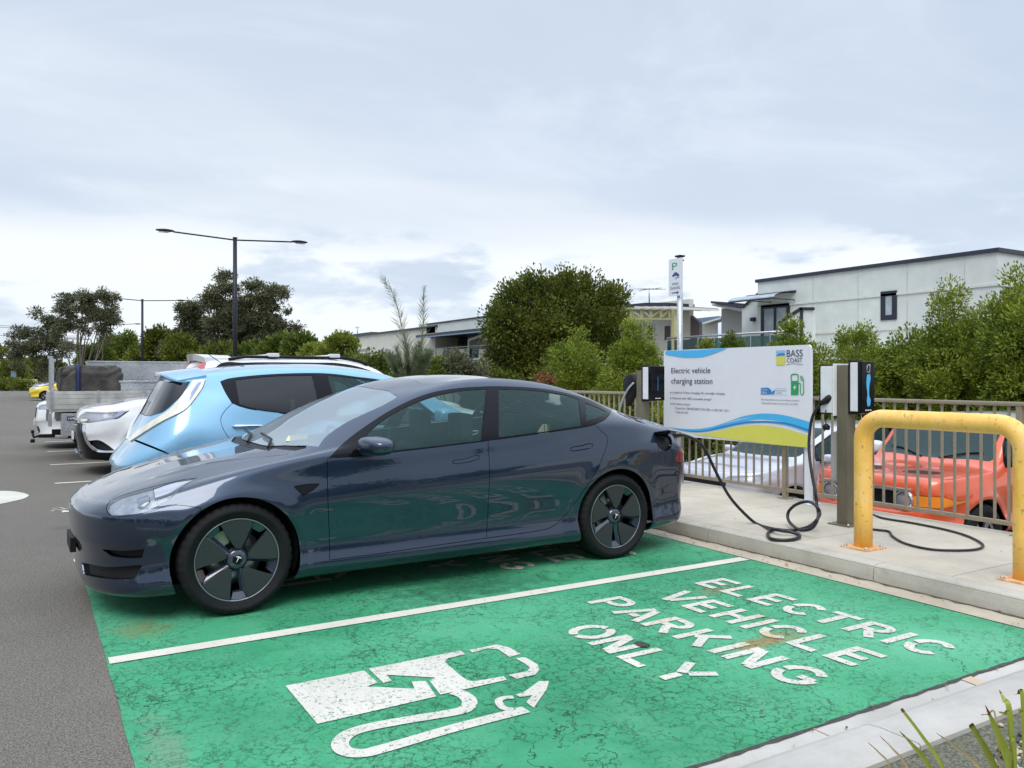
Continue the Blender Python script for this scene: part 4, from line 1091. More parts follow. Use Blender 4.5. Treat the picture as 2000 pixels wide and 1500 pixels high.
layer('logo_sand', M['ink_yellow'], [[(1480, 183), (1565, 178), (1565, 265), (1480, 267)]], 1, False); layer('logo_sky', M['ink_lightblue'], [[(1478, 124), (1565, 120), (1565, 146), (1478, 150)]], 1, False)
layer('logo_sea', M['ink_blue'], [[(1480, 178, 'c'), (1482, 166), (1510, 156), (1545, 152), (1565, 156, 'c'), (1565, 172, 'c'), (1530, 170)]], 1)
layer('pump_icon', M['ink_green'], [[(1624, 420), (1697, 420), (1697, 556), (1624, 558)]], 1, False)
def sribbon(mb, pts, w, lay):
    P = [S_(1220+a*.2, 660+b*.2, lay) for a, b in pts]; Q = [np.array([p[1], p[2]]) for p in P]; n = len(Q); L = []; Rr = []
    for i in range(n):
        d = Q[min(i+1, n-1)]-Q[max(i-1, 0)]; d /= np.linalg.norm(d)+1e-9; nn = np.array([-d[1], d[0]])*w/2; L.append(Q[i]+nn); Rr.append(Q[i]-nn)
    x = P[0][0]; mb.add([(x, *q) for q in L]+[(x, *q) for q in Rr], [(i, n+i, n+i+1, i+1) for i in range(n-1)])
mb = MB(); sribbon(mb, crom([(1628, 420), (1626, 370), (1640, 356), (1680, 356), (1693, 370), (1693, 420)], 5), .012, 1)
sribbon(mb, crom([(1697, 445), (1715, 450), (1716, 520), (1722, 550), (1740, 552), (1748, 520), (1744, 470), (1742, 400), (1715, 370)], 6), .010, 1)
sribbon(mb, [(1718, 382), (1722, 410), (1738, 415)], .010, 1)
facing(mb.build('pump_outline', M['ink_green'], board), (-1, 0, 0))
layer('lightning_bolt', M['ink_white'], [[(1668, 450), (1645, 492), (1660, 490), (1652, 520), (1676, 475), (1662, 477)]], 2, False)
layer('badge', M['ink_blue'], [[(1330, 488), (1400, 486), (1425, 550), (1330, 552)]], 1, False)
layer('badge_leaf', M['ink_blue'], [[(1395, 482, 'c'), (1430, 510), (1438, 556, 'c'), (1408, 530)], [(1470, 504, 'c'), (1442, 525), (1444, 556, 'c'), (1462, 535)]], 2)
mb = MB(); sribbon(mb, [(1470, 492), (1582, 496), (1582, 556), (1450, 556)], .004, 1); facing(mb.build('badge_frame', M['ink_lightblue'], board), (-1, 0, 0))
def stext(s, u0, v0, u1, cap, name='lettering', ink='ink_text', lay=1):
    a = S_(u0, v0, lay); b = S_(u1, v0, lay); d = np.linalg.norm((b-a)[:2]); hgt = cap
    mb = MB(); textfit(mb, s, a, (0, -1, 0), (0, 0, 1), abs(b[1]-a[1]), hgt); o = facing(mb.build(name, M[ink], board), (-1, 0, 0)); return o
pxm = lambda u: BX/(.512+.859*(u-1000)/1584)/FPX
for s, a, b, e, cp in (('Electric vehicle', 455, 345, 836, 52), ('charging station', 455, 445, 856, 52), ('Limited to 2 hours charging. No overnight charging.', 468, 541, 980, 19), ('Powered with 100% renewable energy*', 468, 597, 850, 19),
        ('For faults contact:', 468, 652, 640, 19), ('- Council on 1300 BCOAST (226 278)  or (03) 5671 2211', 484, 694, 1020, 19), ('- Tesla directly', 484, 731, 620, 19),
        ('BASS', 1582, 185, 1738, 66), ('COAST', 1584, 240, 1735, 42), ('Working towards zero net emissions transport', 1330, 607, 1705, 13), ('*Renewable Energy commencing 1 July 2021', 1333, 641, 1690, 13), ('Net Emissions', 1480, 521, 1572, 12), ('by 2030', 1480, 543, 1530, 12)):
    u = 1220+a*.2; stext(s, u, 660+b*.2, 1220+e*.2, cp*.2*pxm(u))
stext('Towards', 1220+1336*.2, 660+512*.2, 1220+1392*.2, .017, ink='ink_white', lay=2); stext('ZERO', 1220+1336*.2, 660+544*.2, 1220+1386*.2, .021, ink='ink_white', lay=2)
mb = MB(); sribbon(mb, crom([(1580, 262), (1640, 252), (1700, 258), (1742, 262)], 5), .004, 1); facing(mb.build('logo_swash', M['ink_text'], board), (-1, 0, 0))
mb = MB()
for b in (534, 588, 643):
    p = S_(1220+450*.2, 660+b*.2, 1); mb.add([(p[0], p[1]+.009*math.cos(a), p[2]+.009*math.sin(a)) for a in np.linspace(0, 2*math.pi, 9)[:-1]], [tuple(range(8))])
facing(mb.build('bullet', M['ink_text'], board), (-1, 0, 0))
for yy in (Y1+.07, Y0-.10):
    m = MB(); m.box(.014, .074, yy-O[1]-.03, yy-O[1]+.03, 0, Z1-O[2]-.05, .004); m.build('post', M['white_paint_sign'], board)
    m = MB(); m.box(-.05, .13, yy-O[1]-.09, yy-O[1]+.09, 0, .01, .003); m.build('base_plate', M['white_paint_sign'], board)
# --- parking sign on galvanised pole
pp = onz(1333, 945, .12); px_, py_ = FX-.075, 0
k = (1328-1000)/1584; py_ = px_*(.859-.512*k)/(.512+.859*k)
psign = empty('parking_sign', (px_, py_, .12), 0, 'tall galvanised pole with white parking while charging plate at its top', 'sign')
m = MB(); m.tube([(0, 0, 0), (0, 0, 2.78)], .036, 20); m.build('pole', M['galv'], psign)
m = MB(); m.tube([(0, 0, 0), (0, 0, .40)], .045, 20); m.build('pole_sleeve', M['galv'], psign)
m = MB(); m.box(-.10, .10, -.10, .10, 0, .012, .003); m.build('base_plate', M['galv'], psign)
dd = px_/(.512+.859*k); zt = CAM_H+(HORIZ-505)/FPX*dd-.12; zb = CAM_H+(HORIZ-578)/FPX*dd-.12; W_ = .125
m = MB(); m.prism(rrect(-W_+.02, W_+.02, zb, zt, .02, 4), -.052, -.048, 'x'); m.build('sign_plate', M['white_paint_sign'], psign)
def pt_(a, h, lay=1): return np.array([-.0525-.0008*lay, a, h])
H_ = zt-zb
for s, h0, cap, wd, ink in (('P', .70, .17, .10, 'ink_green'), ('WHILE', .285, .065, .13, 'ink_navy'), ('CHARGING', .175, .065, .20, 'ink_navy')):
    mb = MB(); textfit(mb, s, pt_(.02+wd/2+(.012 if s == 'P' else 0), zb+h0*H_), (0, -1, 0), (0, 0, 1), wd*.9, cap*H_/ .90); facing(mb.build('lettering', M[ink], psign), (-1, 0, 0))
mb = MB(); zc_ = zb+.56*H_
body = [(-.06, -.012), (-.055, .008), (-.035, .014), (-.02, .032), (.02, .032), (.042, .012), (.062, .006), (.064, -.012)]
v, f = tri2([(.02-a, zc_+b) for a, b in body]); mb.add([(-.0535, a, b) for a, b in v], f)
for a in (-.035, .038): mb.add([(-.0537, .02-a+.012*math.cos(q), zc_-.014+.012*math.sin(q)) for q in np.linspace(0, 2*math.pi, 11)[:-1]], [tuple(range(10))])
mb.tube([(-.0535, .02-.064, zc_-.01), (-.0535, .02-.06, zc_-.032), (-.0535, .02-.01, zc_-.036), (-.0535, .02-.004, zc_-.058)], .0035, 4)
facing(mb.build('car_symbol', M['ink_navy'], psign), (-1, 0, 0))
mb = MB(); za = zb+.085*H_; v, f = tri2([(.02+.07, za-.006), (.02-.02, za-.006), (.02-.02, za-.02), (.02-.062, za), (.02-.02, za+.02), (.02-.02, za+.006), (.02+.07, za+.006)]); mb.add([(-.0535, a, b) for a, b in v], f)
facing(mb.build('arrow', M['ink_navy'], psign), (-1, 0, 0))
m = MB(); m.box(-.046, .04, -.03, .03, zt-.03, zt-.012); m.box(-.045, .045, -.045, .045, 2.78, 2.80, .004); m.build('bracket', M['black_plastic'], psign)
# --- charging posts and wall chargers
t = NT('bronze_post'); v = t.co(scale=(1, 1, .4)); t.set(Base_Color=t.ramp(t.noise(v, 6, 5), [(.3, (.135, .115, .075, 1)), (.7, (.20, .175, .12, 1))]), Roughness=.45, Metallic=.3); M['bronze'] = t.m
def charge_post(x, y, label, h=1.41):
    e = empty('charger_post', (x, y, .12), 0, label, 'post', 'square bronze posts that carry the chargers')
    m = MB(); m.box(-.055, .055, -.055, .055, .01, h, .006); m.build('column', M['bronze'], e)
    m = MB(); m.box(-.11, .11, -.11, .11, 0, .012, .003); m.build('base_plate', M['bronze'], e)
    for a in (-1, 1):
        for b in (-1, 1): m = MB(); m.lathe([(.0005, .026), (.010, .026), (.010, .012)], 8, 'z', (a*.085, b*.085, 0)); m.build('bolt', M['galv'], e)
    return e
def wall_charger(x, y, z, side, label, face='black', w=.165, h=.43, dep=.115, art=False, cov=.66, mp='black_plastic'):
    """side -1: front faces -Y, +1: front faces +Y"""
    e = empty('wall_charger', (x, y, z), 0 if side < 0 else math.pi, label, 'charger', 'electric vehicle wall chargers')
    m = MB(); m.box(-w/2+.003, w/2-.003, -dep*cov, 0, -h/2+.015, h/2-.01, .008); m.build('housing', M['white_plastic'], e)
    m = MB(); P = [(-w/2, -h/2+.01), (-w/2+.004, -h/2), (w/2-.004, -h/2), (w/2, -h/2+.01), (w/2, h/2-.012), (w/2-.03, h/2), (-w/2+.03, h/2), (-w/2, h/2-.012)]
    m.box(-w/2, w/2, -dep, -dep*cov+.001, -h/2, h/2, .007)
    m.build('front_cover', M['gloss_black'], e)
    if art:
        m = MB(); q = smoothpoly([(-.012, .10), (.014, .105), (.022, .07), (.010, .02), (.008, -.05), (.022, -.08), (.016, -.125), (-.006, -.13), (-.016, -.09), (-.010, -.04), (-.020, .03)], .02)
        vv, ff = tri2([(a*1.35, b*1.2-.01) for a, b in q]); m.add([(a, -dep-.0015, b) for a, b in vv], ff); facing(m.build('cable_graphic', M['ink_cyan'], e), (0, -1, 0))
        m = MB(); sq = [(-.02, .135), (-.015, .19), (.022, .198), (.020, .15), (.016, .128), (-.02, .135)]
        for a, b in zip(sq[:-1], sq[1:]): m.tube([(a[0], -dep-.001, a[1]), (b[0], -dep-.001, b[1])], .0022, 4)
        m.build('plug_symbol', M['white_plastic'], e)
    else:
        m = MB(); m.box(-.003, .003, -dep-.0015, -dep, -.09, .08); m.build('status_light', M['ink_blue'], e)
    m = MB()
    for a in (-.03, 0, .03): m.box(a-.011, a+.011, -dep-.001, -dep+.004, -h/2+.022, -h/2+.032)
    m.build('vent_slots', M['white_plastic'], e)
    m = MB(); m.box(-w/2-.004, w/2+.004, .001, .012, -h/2-.01, h/2+.012, .004); m.build('mount_plate', M[mp], e)
    return e
PX_, PY_ = 6.20, 4.64
charge_post(PX_, PY_, 'square bronze post carrying two chargers behind the yellow hoop')
wall_charger(PX_+.045, PY_-.068, 1.335, -1, 'black fronted wall charger with blue cable drawing beside the yellow hoop', art=True, w=.175, h=.45, dep=.12)
wall_charger(PX_+.01, PY_+.068, 1.31, 1, 'pale grey wall charger with the plug pushed into its side at the bronze post', w=.20, h=.44, dep=.145, cov=.93, mp='white_plastic')
QX, QY = 6.42, 7.66
charge_post(QX, QY, 'square bronze post behind the tail of the dark blue sedan', 1.38)
wall_charger(QX+.04, QY-.068, 1.345, -1, 'black fronted wall charger with thin blue light left of the sign board', w=.21, h=.41, dep=.16)
# conduit box on the main post
cb = empty('conduit_cover', (PX_-.005, PY_+.09, .72), 0, 'flat pale grey cover plate fixed to the left of the bronze post', 'cover')
m = MB(); m.box(-.03, .03, -.035, .045, -.21, .215, .012); m.build('cover_plate', mat('grey_cover', (.33, .32, .29), .5), cb)
# cable hanger with coiled cable on the far post
hg = empty('cable_hanger', (QX-.01, QY+.20, 1.33), 0, 'round black cable holder with grey cable hung left of the far charger', 'cable holder')
m = MB(); m.lathe([(.0005, -.05), (.11, -.05), (.135, -.03), (.135, .03), (.12, .05), (.0005, .05)], 32, 'x'); m.add([(-.04, -.10, -.08), (.04, -.10, -.08), (.04, .06, -.27), (-.04, .06, -.27), (-.04, .09, -.06), (.04, .09, -.06)], [(0, 1, 2, 3), (0, 3, 4), (1, 5, 2), (3, 2, 5, 4)]); m.build('holder', M['black_plastic'], hg)
m = MB(); m.tube(crom([(-.07, -.12, .02), (-.075, -.02, -.06), (-.075, .10, -.22), (-.07, .17, -.42), (-.06, .16, -.65), (-.05, .10, -.9)], 6), .013, 8); m.build('cable', M['galv'], hg)
# --- charging cable: plug box > ground coil > car
M['cable'] = mat('cable_rubber', (.014, .014, .018), .42, spec=.45)
def at(u, v, x): return onx(u, v, x)
cbl = empty('charging_cable', (PX_, PY_, 0), 0, 'thick black charging cable looping from the bronze post to the sedan tail', 'cable'); C0 = np.array([PX_, PY_, 0])
pts = [at(1618, 786, 6.12), at(1605, 788, 6.08), at(1592, 803, 6.06), at(1584, 826, 6.05), at(1580, 870, 6.02), at(1584, 915, 5.98), at(1592, 960, 5.95), at(1596, 990, 5.90)]
pts += [onz(1598, 1010, .30), onz(1585, 1032, .20), onz(1560, 1034, .16), onz(1541, 1018, .17), onz(1540, 1000, .24), onz(1556, 985, .32), onz(1580, 980, .36), onz(1597, 992, .34), onz(1600, 1008, .25), onz(1580, 1028, .16), onz(1545, 1036, .145), onz(1512, 1034, .135), onz(1500, 1042, .135), onz(1506, 1052, .135), onz(1535, 1055, .135), onz(1558, 1051, .135), onz(1560, 1045, .135), onz(1540, 1038, .155), onz(1515, 1034, .16)]
pts += [onx(1480, 1024, 5.55), onx(1455, 1004, 5.45), onx(1425, 970, 5.32), onx(1400, 925, 5.18), onx(1378, 880, 5.05), onx(1360, 860, 4.95), onx(1335, 850, 4.82), onx(1320, 848, 4.72)]
m = MB(); m.tube([p-C0 for p in crom(pts, 8)], .0135, 10); m.build('cable', M['cable'], cbl)
a, b = at(1624, 776, 6.14)-C0, at(1600, 790, 6.07)-C0
m = MB(); mid = [a+(b-a)*q for q in (0, .3, .6, 1)]; m.tube(mid, [.036, .034, .026, .018], 14); m.build('plug', M['black_plastic'], cbl)
m = MB(); m.box(-.045, .05, .10, .16, 1.18, 1.27, .01); m.build('socket', M['black_plastic'], cbl)
a, b = onx(1300, 850, 4.60)-C0, onx(1328, 850, 4.78)-C0
m = MB(); m.tube([a+(b-a)*q for q in (0, .25, .6, 1)], [.032, .034, .026, .016], 14); m.build('handle', M['black_plastic'], cbl)
m = MB(); q = at(1613, 800, 6.1)-C0; r_ = at(1614, 832, 6.1)-C0; m.tube([q, (q+r_)/2+np.array([0, .01, 0]), r_], .005, 6); m.tube([r_+np.array([0, 0, .02]), r_, r_-np.array([0, 0, .035])], [.012, .034, .028], 12); m.build('dust_cap', M['black_plastic'], cbl)
q = onx(1313, 900, 4.80)-C0; m = MB(); m.tube([q+np.array([-.05, .02, 0]), q, q+np.array([.035, -.01, 0])], [.034, .036, .030], 16); m.tube([q, q+np.array([-.03, 0, .06]), a+np.array([0, 0, -.01])], .005, 6); m.build('dust_cap', M['black_plastic'], cbl)
# thin second cable on the path
c2 = empty('charging_cable', (PX_+.1, PY_-.1, 0), 0, 'thin black cable lying in a wide loop on the path behind the yellow hoop', 'cable'); C2 = np.array([PX_+.1, PY_-.1, 0])
pts = [np.array([PX_+.06, PY_-.12, 1.10]), np.array([PX_+.05, PY_-.22, .8]), np.array([PX_+.06, PY_-.20, .5]), np.array([PX_+.07, PY_-.15, .25])]
pts += [onz(1700, 1003, .132), onz(1725, 1012, .132), onz(1780, 1021, .132), onz(1845, 1034, .132), onz(1890, 1047, .132), onz(1918, 1062, .132), onz(1914, 1071, .132), onz(1880, 1075, .132), onz(1820, 1073, .132), onz(1770, 1062, .132), onz(1744, 1048, .132), onz(1736, 1038, .132), onz(1715, 1035, .132), onz(1690, 1032, .132), onz(1678, 1028, .132)]
m = MB(); m.tube([p-C2 for p in crom(pts, 8)], .0095, 8); m.build('cable', M['cable'], c2)
# ------------------------------------------------------------------ the other vehicles
def toppoly(c, pts):
    q = c.top(pts, closed=False); return np.vstack([[(q[0][0], c.T)], q[1:-1], [(q[-1][0], c.T)]])
def centre(c, ut, end, z0, z1):
    """close an outline on the nose/tail centre line between heights z0 (start) and z1"""
    i = 0 if end == 'front' else c.NU-1; zz = c.G[i, :, 2]; J = np.argmin(np.abs(zz[20:]-z0))+20; K = np.argmin(np.abs(zz[20:]-z1))+20
    U = 0 if end == 'front' else c.U
    return np.vstack([[(U, J/(c.NTT-1)*c.T)], ut, [(U, K/(c.NTT-1)*c.T)]])
def faceband(c, pts, end):
    """pts (y,z), first and last at y = 0"""
    q = c.face(pts[1:-1] if len(pts) > 4 else pts[1:-1], front=(end == 'front'), closed=False)
    return centre(c, q, end, pts[0][1], pts[-1][1])
def finish_car(c, root, P, windows, extra=None, wheels=None, doors=(), glass='glass', body_parts=()):
    n = {it['name']: i for i, it in enumerate(c.items)}
    c.panel(-1, 'body', P, root)
    for k, nm, m in body_parts:
        c.panel(n[k], nm, m, root, 'weld')
    for k in doors: c.panel(n[k], 'door', P, root, 'pair', gap=.003)
    return n
def add_wheels(c, root, xs, r, w, rim, style, yw):
    for x in xs:
        wheelwell(root, x, r, r+.055, yw-.09)
        wheel(root, x, -(yw-w/2-.005), r, r, w, rim, style, -1, near=False); wheel(root, x, yw-w/2-.005, r, r, w, rim, style, 1, near=False)
def underbody(root, L, w, z): m = MB(); m.box(.35, L-.35, -w, w, z-.02, z+.02); m.build('underbody', M['black_plastic'], root)
def mirrors(root, x, y, z, paint, s=1.0):
    for q in (-1, 1):
        o = blob(root, 'wing_mirror', (x, q*(y+.10*s), z), (.15*s, .22*s, .15*s), paint, 3.0)
        m = MB(); m.box(x-.03, x+.05, min(q*(y-.06), q*(y+.08)), max(q*(y-.06), q*(y+.08)), z-.075, z-.03, .01); m.build('mirror_arm', M['black_plastic'], o)
# ---- sky blue electric hatchback
HATCH = dict(L=4.445, xf=.45, xr=3.85, xs=[.45, .68, .93, 1.15, 1.4, 1.7, 2.05, 2.45, 2.85, 3.2, 3.5, 3.7, 3.85],
    yw=[(.4, .81), (.9, .87), (1.5, .885), (3.0, .885), (3.62, .89), (3.85, .875)], zb=[(.4, .17), (3.9, .20)],
    zsh=[(.4, .68), (1.5, .78), (2.6, .84), (3.3, .90), (3.9, .93)],
    yb=[(.4, .74), (1.2, .83), (3.0, .835), (3.5, .80), (3.85, .75)], zbelt=[(.4, .79), (1.0, .95), (1.5, .99), (2.4, 1.04), (2.96, 1.078), (3.53, 1.185), (3.85, 1.19)],
    yr=[(.4, .56), (1.0, .72), (1.4, .70), (2.0, .63), (3.0, .61), (3.85, .57)],
    zr=[(.4, .81), (1.0, .975), (1.4, 1.17), (1.7, 1.32), (2.03, 1.42), (2.6, 1.48), (3.0, 1.485), (3.5, 1.455), (3.85, 1.42)],
    zc=[(.4, .84), (.95, 1.0), (1.3, 1.19), (1.64, 1.385), (2.03, 1.505), (2.6, 1.56), (3.0, 1.56), (3.43, 1.53), (3.85, 1.48)],
    crown=[(.4, .5), (4, .45)], tum=[(.4, 0), (1.4, 0), (2, .015), (3.85, .02)], nf=(1.0, .8), nr=(.80, .62),
    front=[(.42, .19), (.2, .17), (.09, .17), (.05, .20), (.04, .27), (.03, .36), (.005, .46), (0, .54), (.01, .62), (.04, .69), (.10, .74), (.15, .765), (.2, .78), (.24, .795), (.29, .81), (.34, .825)],
    rear=[(4.1, .22), (4.25, .22), (4.36, .27), (4.40, .33), (4.42, .40), (4.44, .47), (4.445, .58), (4.425, .68), (4.36, .76), (4.28, .90), (4.20, 1.05), (4.12, 1.21), (4.03, 1.38), (4.0, 1.43), (3.96, 1.462), (3.91, 1.475)],
    deform=lambda G, s: arch_flare(.95, .32, .36, .016)(arch_flare(3.65, .32, .36, .022, .14)(G)))
M['sky_paint'] = carpaint('sky_blue_paint', (.20, .43, .63), .2, .3)
def build_hatch():
    loc = (5.125, 8.45, 0); c = Car(HATCH).place(loc, 180); P = M['sky_paint']
    root = empty('electric_hatchback', loc, math.pi, 'sky blue hatchback parked nose in beside the dark blue sedan', 'car')
    c.add('fw', c.arch(.95, .32, .36)); c.add('rw', c.arch(3.65, .32, .36))
    c.add('g1', c.px([(460, 742, 'c'), (530, 735), (609, 733, 'c'), (620, 780), (618, 814, 'c'), (575, 808), (500, 798), (468, 789, 'c')]))
    c.add('g2', c.px([(640, 733, 'c'), (695, 739), (752, 749), (800, 778), (852, 816, 'c'), (760, 826), (662, 820, 'c'), (652, 780)]))
    c.add('trim', c.px([(430, 745, 'c'), (455, 738), (530, 731), (626, 729), (695, 736), (757, 746), (805, 775), (862, 818, 'c'), (760, 830), (650, 822), (575, 811), (500, 801), (470, 794), (453, 787, 'c'), (441, 768)]))
    c.add('door', c.px([(453, 788, 'c'), (438, 804), (431, 819), (437, 840), (452, 862), (480, 900), (500, 960, 'c'), (640, 970, 'c'), (636, 880), (632, 822, 'c'), (575, 811), (500, 801)]))
    c.add('lamp_in', c.px([(387, 749, 'c'), (393, 748, 'c'), (383, 765), (364, 795, 'c'), (350, 800, 'c'), (368, 776)], 4))
    c.add('lamp', c.px([(377, 744, 'c'), (401, 742.5, 'c'), (395, 759), (380, 780), (366, 797), (350, 808), (320, 823), (290, 841), (256, 863, 'c'), (252, 860, 'c'), (269, 843), (302, 821), (332, 801), (350, 781), (366, 762)], 5))
    e = c.px([(372, 745), (355, 772), (329, 797), (318, 805)], closed=False)
    m_ = c.face([(.45, 1.07), (.2, 1.065)], front=False, closed=False)
    c.add('rglass', centre(c, np.vstack([e, m_]), 'rear', 1.40, 1.065))
    c.add('bumpline', c.px([(262, 858), (300, 873), (335, 888), (335, 890), (300, 875.5), (262, 860.5)], 6))
    c.add('screen', toppoly(c, [(1.02, 0), (1.06, .4), (1.16, .66), (1.5, .63), (1.85, .58), (1.83, .3), (1.82, 0)]))
    c.solid(.03); n = {it['name']: i for i, it in enumerate(c.items)}
    c.panel(-1, 'body', P, root); c.panel(n['door'], 'rear_door', P, root, 'pair', gap=.003)
    c.panel(n['trim'], 'window_trim', M['gloss_black'], root, 'pair', gap=.001)
    c.panel(n['g1'], 'rear_window', M['privacy'], root, 'pair', gap=0, depth=0, off=-.004); c.panel(n['g2'], 'front_window', M['glass'], root, 'pair', gap=0, depth=0, off=-.004)
    c.panel(n['rglass'], 'rear_windscreen', M['privacy'], root, gap=.002, off=-.004); c.panel(n['screen'], 'windscreen', M['windscreen'], root, gap=0, depth=0, off=-.002)
    c.panel(n['lamp'], 'taillight', M['lamp_white'], root, 'pair', off=.014, depth=.03, gap=.001); c.panel(n['lamp_in'], 'taillight_strip', M['lamp_strip'], root, 'pair', off=.0155, depth=.02, gap=0)
    # roof spoiler
    def prof(y): return [(3.72, .0), (4.06, -.035), (4.065, -.05), (3.9, -.075), (3.75, -.06)]
    vs = []; fs = []; ys = np.linspace(-.60, .60, 25)
    for y in ys:
        k = abs(y)/.6; zt = 1.505-.075*k**2.2
        for x, dz in prof(y): vs.append((x-(.10*k**4 if x > 3.8 else 0), y, zt+dz+(.012 if x < 3.73 else 0)))
    for i in range(24):
        for k in range(5): fs.append((5*i+k, 5*i+(k+1) % 5, 5*i+5+(k+1) % 5, 5*i+5+k))
    fs += [(4, 3, 2, 1, 0), tuple(120+k for k in range(5))]
    sp_ = mesh_obj('spoiler', vs, fs, P, root, smooth=False); bpy.context.view_layer.update()
    # chrome door handle
    a = c.ptsurf([(455, 834), (513, 833)], closed=False, off=.028)
    for q in (1, -1):
        m = MB(); pts = [p*np.array([1, q, 1]) for p in (a[0], a[-1])]; d_ = pts[1]-pts[0]
        m.tube([pts[0]-np.array([0, q*.025, 0]), pts[0]+d_*.06, pts[0]+d_*.5, pts[1]-d_*.06, pts[1]-np.array([0, q*.025, 0])], [.010, .014, .015, .014, .010], 10); m.build('door_handle', M['chrome'], root)
    underbody(root, 4.445, .72, .2); add_wheels(c, root, (.95, 3.65), .32, .205, .215, 'alloy5', .88)
    interior(root, 1.45, 1.85, 2.75, .80, .3, 1.0, 1.05); mirrors(root, 1.5, .90, 1.03, P)
    b = MB(); b.tube([(3.45, .05, 1.54), (3.62, .05, 1.66)], .004, 6); b.build('antenna', M['black_plastic'], root)
    return root
M['lamp_white'] = mat('pearl_lamp', (.70, .66, .55), .15, coat=1, var=.12, vscale=9); M['lamp_strip'] = mat('lamp_strip', (.25, .30, .45), .15, coat=1)
build_hatch()
# ---- white plug-in SUV facing out
SUV = dict(L=4.69, xf=.48, xr=4.25, xs=[.48, .72, .95, 1.2, 1.5, 1.8, 2.15, 2.6, 3.1, 3.5, 3.8, 4.05, 4.25],
    yw=[(.4, .86), (.9, .90), (1.5, .905), (3.6, .905), (4.25, .88)], zb=[(.4, .22), (4.3, .24)], zsh=[(.4, .82), (1.5, .88), (3.0, .93), (4.3, .96)],
    yb=[(.4, .80), (1.2, .86), (3.2, .86), (4.25, .80)], zbelt=[(.4, .96), (1.0, 1.05), (1.5, 1.08), (2.6, 1.11), (3.6, 1.16), (4.25, 1.18)],
    yr=[(.4, .66), (1.0, .76), (1.5, .73), (2.1, .66), (3.2, .64), (4.25, .60)],
    zr=[(.4, .985), (.9, 1.06), (1.25, 1.12), (1.5, 1.24), (1.8, 1.42), (2.1, 1.54), (2.5, 1.60), (3.4, 1.60), (4.0, 1.56), (4.25, 1.52)],
    zc=[(.4, 1.01), (.75, 1.085), (1.18, 1.135), (1.5, 1.33), (1.8, 1.50), (2.1, 1.61), (2.5, 1.665), (3.3, 1.67), (3.9, 1.63), (4.25, 1.58)],
    crown=[(.4, .5), (5, .5)], tum=[(.4, 0), (1.4, 0), (2, .02), (4.25, .02)], nf=(.95, .62), nr=(.80, .62),
    front=[(.45, .24), (.22, .22), (.10, .22), (.06, .27), (.05, .34), (.03, .44), (.0, .55), (0, .66), (.01, .76), (.03, .86), (.07, .93), (.12, .965), (.17, .985), (.22, .998), (.28, 1.01), (.34, 1.02)],
    rear=[(4.3, .28), (4.5, .27), (4.62, .30), (4.66, .36), (4.68, .44), (4.69, .52), (4.68, .66), (4.65, .80), (4.62, .90), (4.59, 1.0), (4.56, 1.10), (4.50, 1.28), (4.42, 1.46), (4.38, 1.54), (4.34, 1.565), (4.30, 1.575)],
    deform=lambda G, s: arch_flare(.95, .35, .40, .02)(arch_flare(3.62, .35, .40, .02)(G)))
M['white_paint'] = carpaint('white_car_paint', (.74, .75, .76), .0, .3, False)
def suv_common(c, root, P, rails=True, privacy=True):
    pass
def add_std(c, z, xw=(1.62, 2.55, 3.55, 4.12), zb=None, zt=None, belt=.03):
    """side glazing from side-view numbers: windscreen pillar, B pillar, C pillar, end"""
    f = lambda k, x: float(pchip([p[0] for p in c.sp[k]], [p[1] for p in c.sp[k]], x))
    b = lambda x: f('zbelt', x)+belt; tp = lambda x: f('zr', x)-.05
    x0, x1, x2, x3 = xw
    def pane(a, d, slant0=0, slant1=0):
        xs = np.linspace(a+slant0, d-slant1, 8); bot = [(x, b(x)) for x in np.linspace(d, a, 8)]
        return [(x, tp(x), *(('c',) if i in (0, 7) else ())) for i, x in enumerate(xs)]+[(x, y, *(('c',) if i in (0, 7) else ())) for i, (x, y) in enumerate(bot)]
    sl = 0
    front = [(x, y) for x, y in [(x0, b(x0))]]
    xa = x0
    while tp(xa) < b(x0)+.02 and xa < x1: xa += .05
    top = [(x, tp(x)) for x in np.linspace(xa, x1-.05, 10)]
    g1 = [(x0-.02, b(x0), 'c')]+[(x, y) for x, y in top[:-1]]+[(*top[-1], 'c'), (x1-.05, b(x1), 'c')]
    c.add('g1', c.side(g1))
    c.add('g2', c.side([(x1+.05, tp(x1), 'c')]+[(x, tp(x)) for x in np.linspace(x1+.3, x2-.25, 4)]+[(x2-.05, tp(x2), 'c'), (x2-.03, b(x2), 'c'), (x1+.05, b(x1), 'c')]))
    c.add('g3', c.side([(x2+.05, tp(x2), 'c'), (x3-.22, tp(x3-.2)), (x3-.10, tp(x3)-.10), (x3, b(x3)+.02, 'c'), (x2+.06, b(x2), 'c')]))
    o = .022
    tr = [(x0-.12, b(x0)-o, 'c'), (xa-.02, tp(xa)+o)]+[(x, tp(x)+o) for x in np.linspace(xa+.2, x3-.2, 8)]+[(x3+.03, b(x3)+.02, 'c'), (x3-.1, b(x3)-o, 'c')]+[(x, b(x)-o) for x in np.linspace(x3-.5, x0+.2, 5)]
    c.add('trim', c.side(tr))
    for nm, a, d in (('d1', x0+.02, x1), ('d2', x1, x2)):
        zb_ = .32; lo = .20+c.sp['zb'][0][1]
        c.add(nm, c.side([(a, b(a)-o, 'c'), (a-.02, lo+.2), (a, lo, 'c'), (d-(.0 if nm == 'd1' else .12), lo, 'c')]+([(d, lo+.4)] if nm == 'd1' else [(d-.10, lo+.18), (d+.07, lo+.45)])+[(d+(0 if nm == 'd1' else .08), b(d)-o, 'c')]))
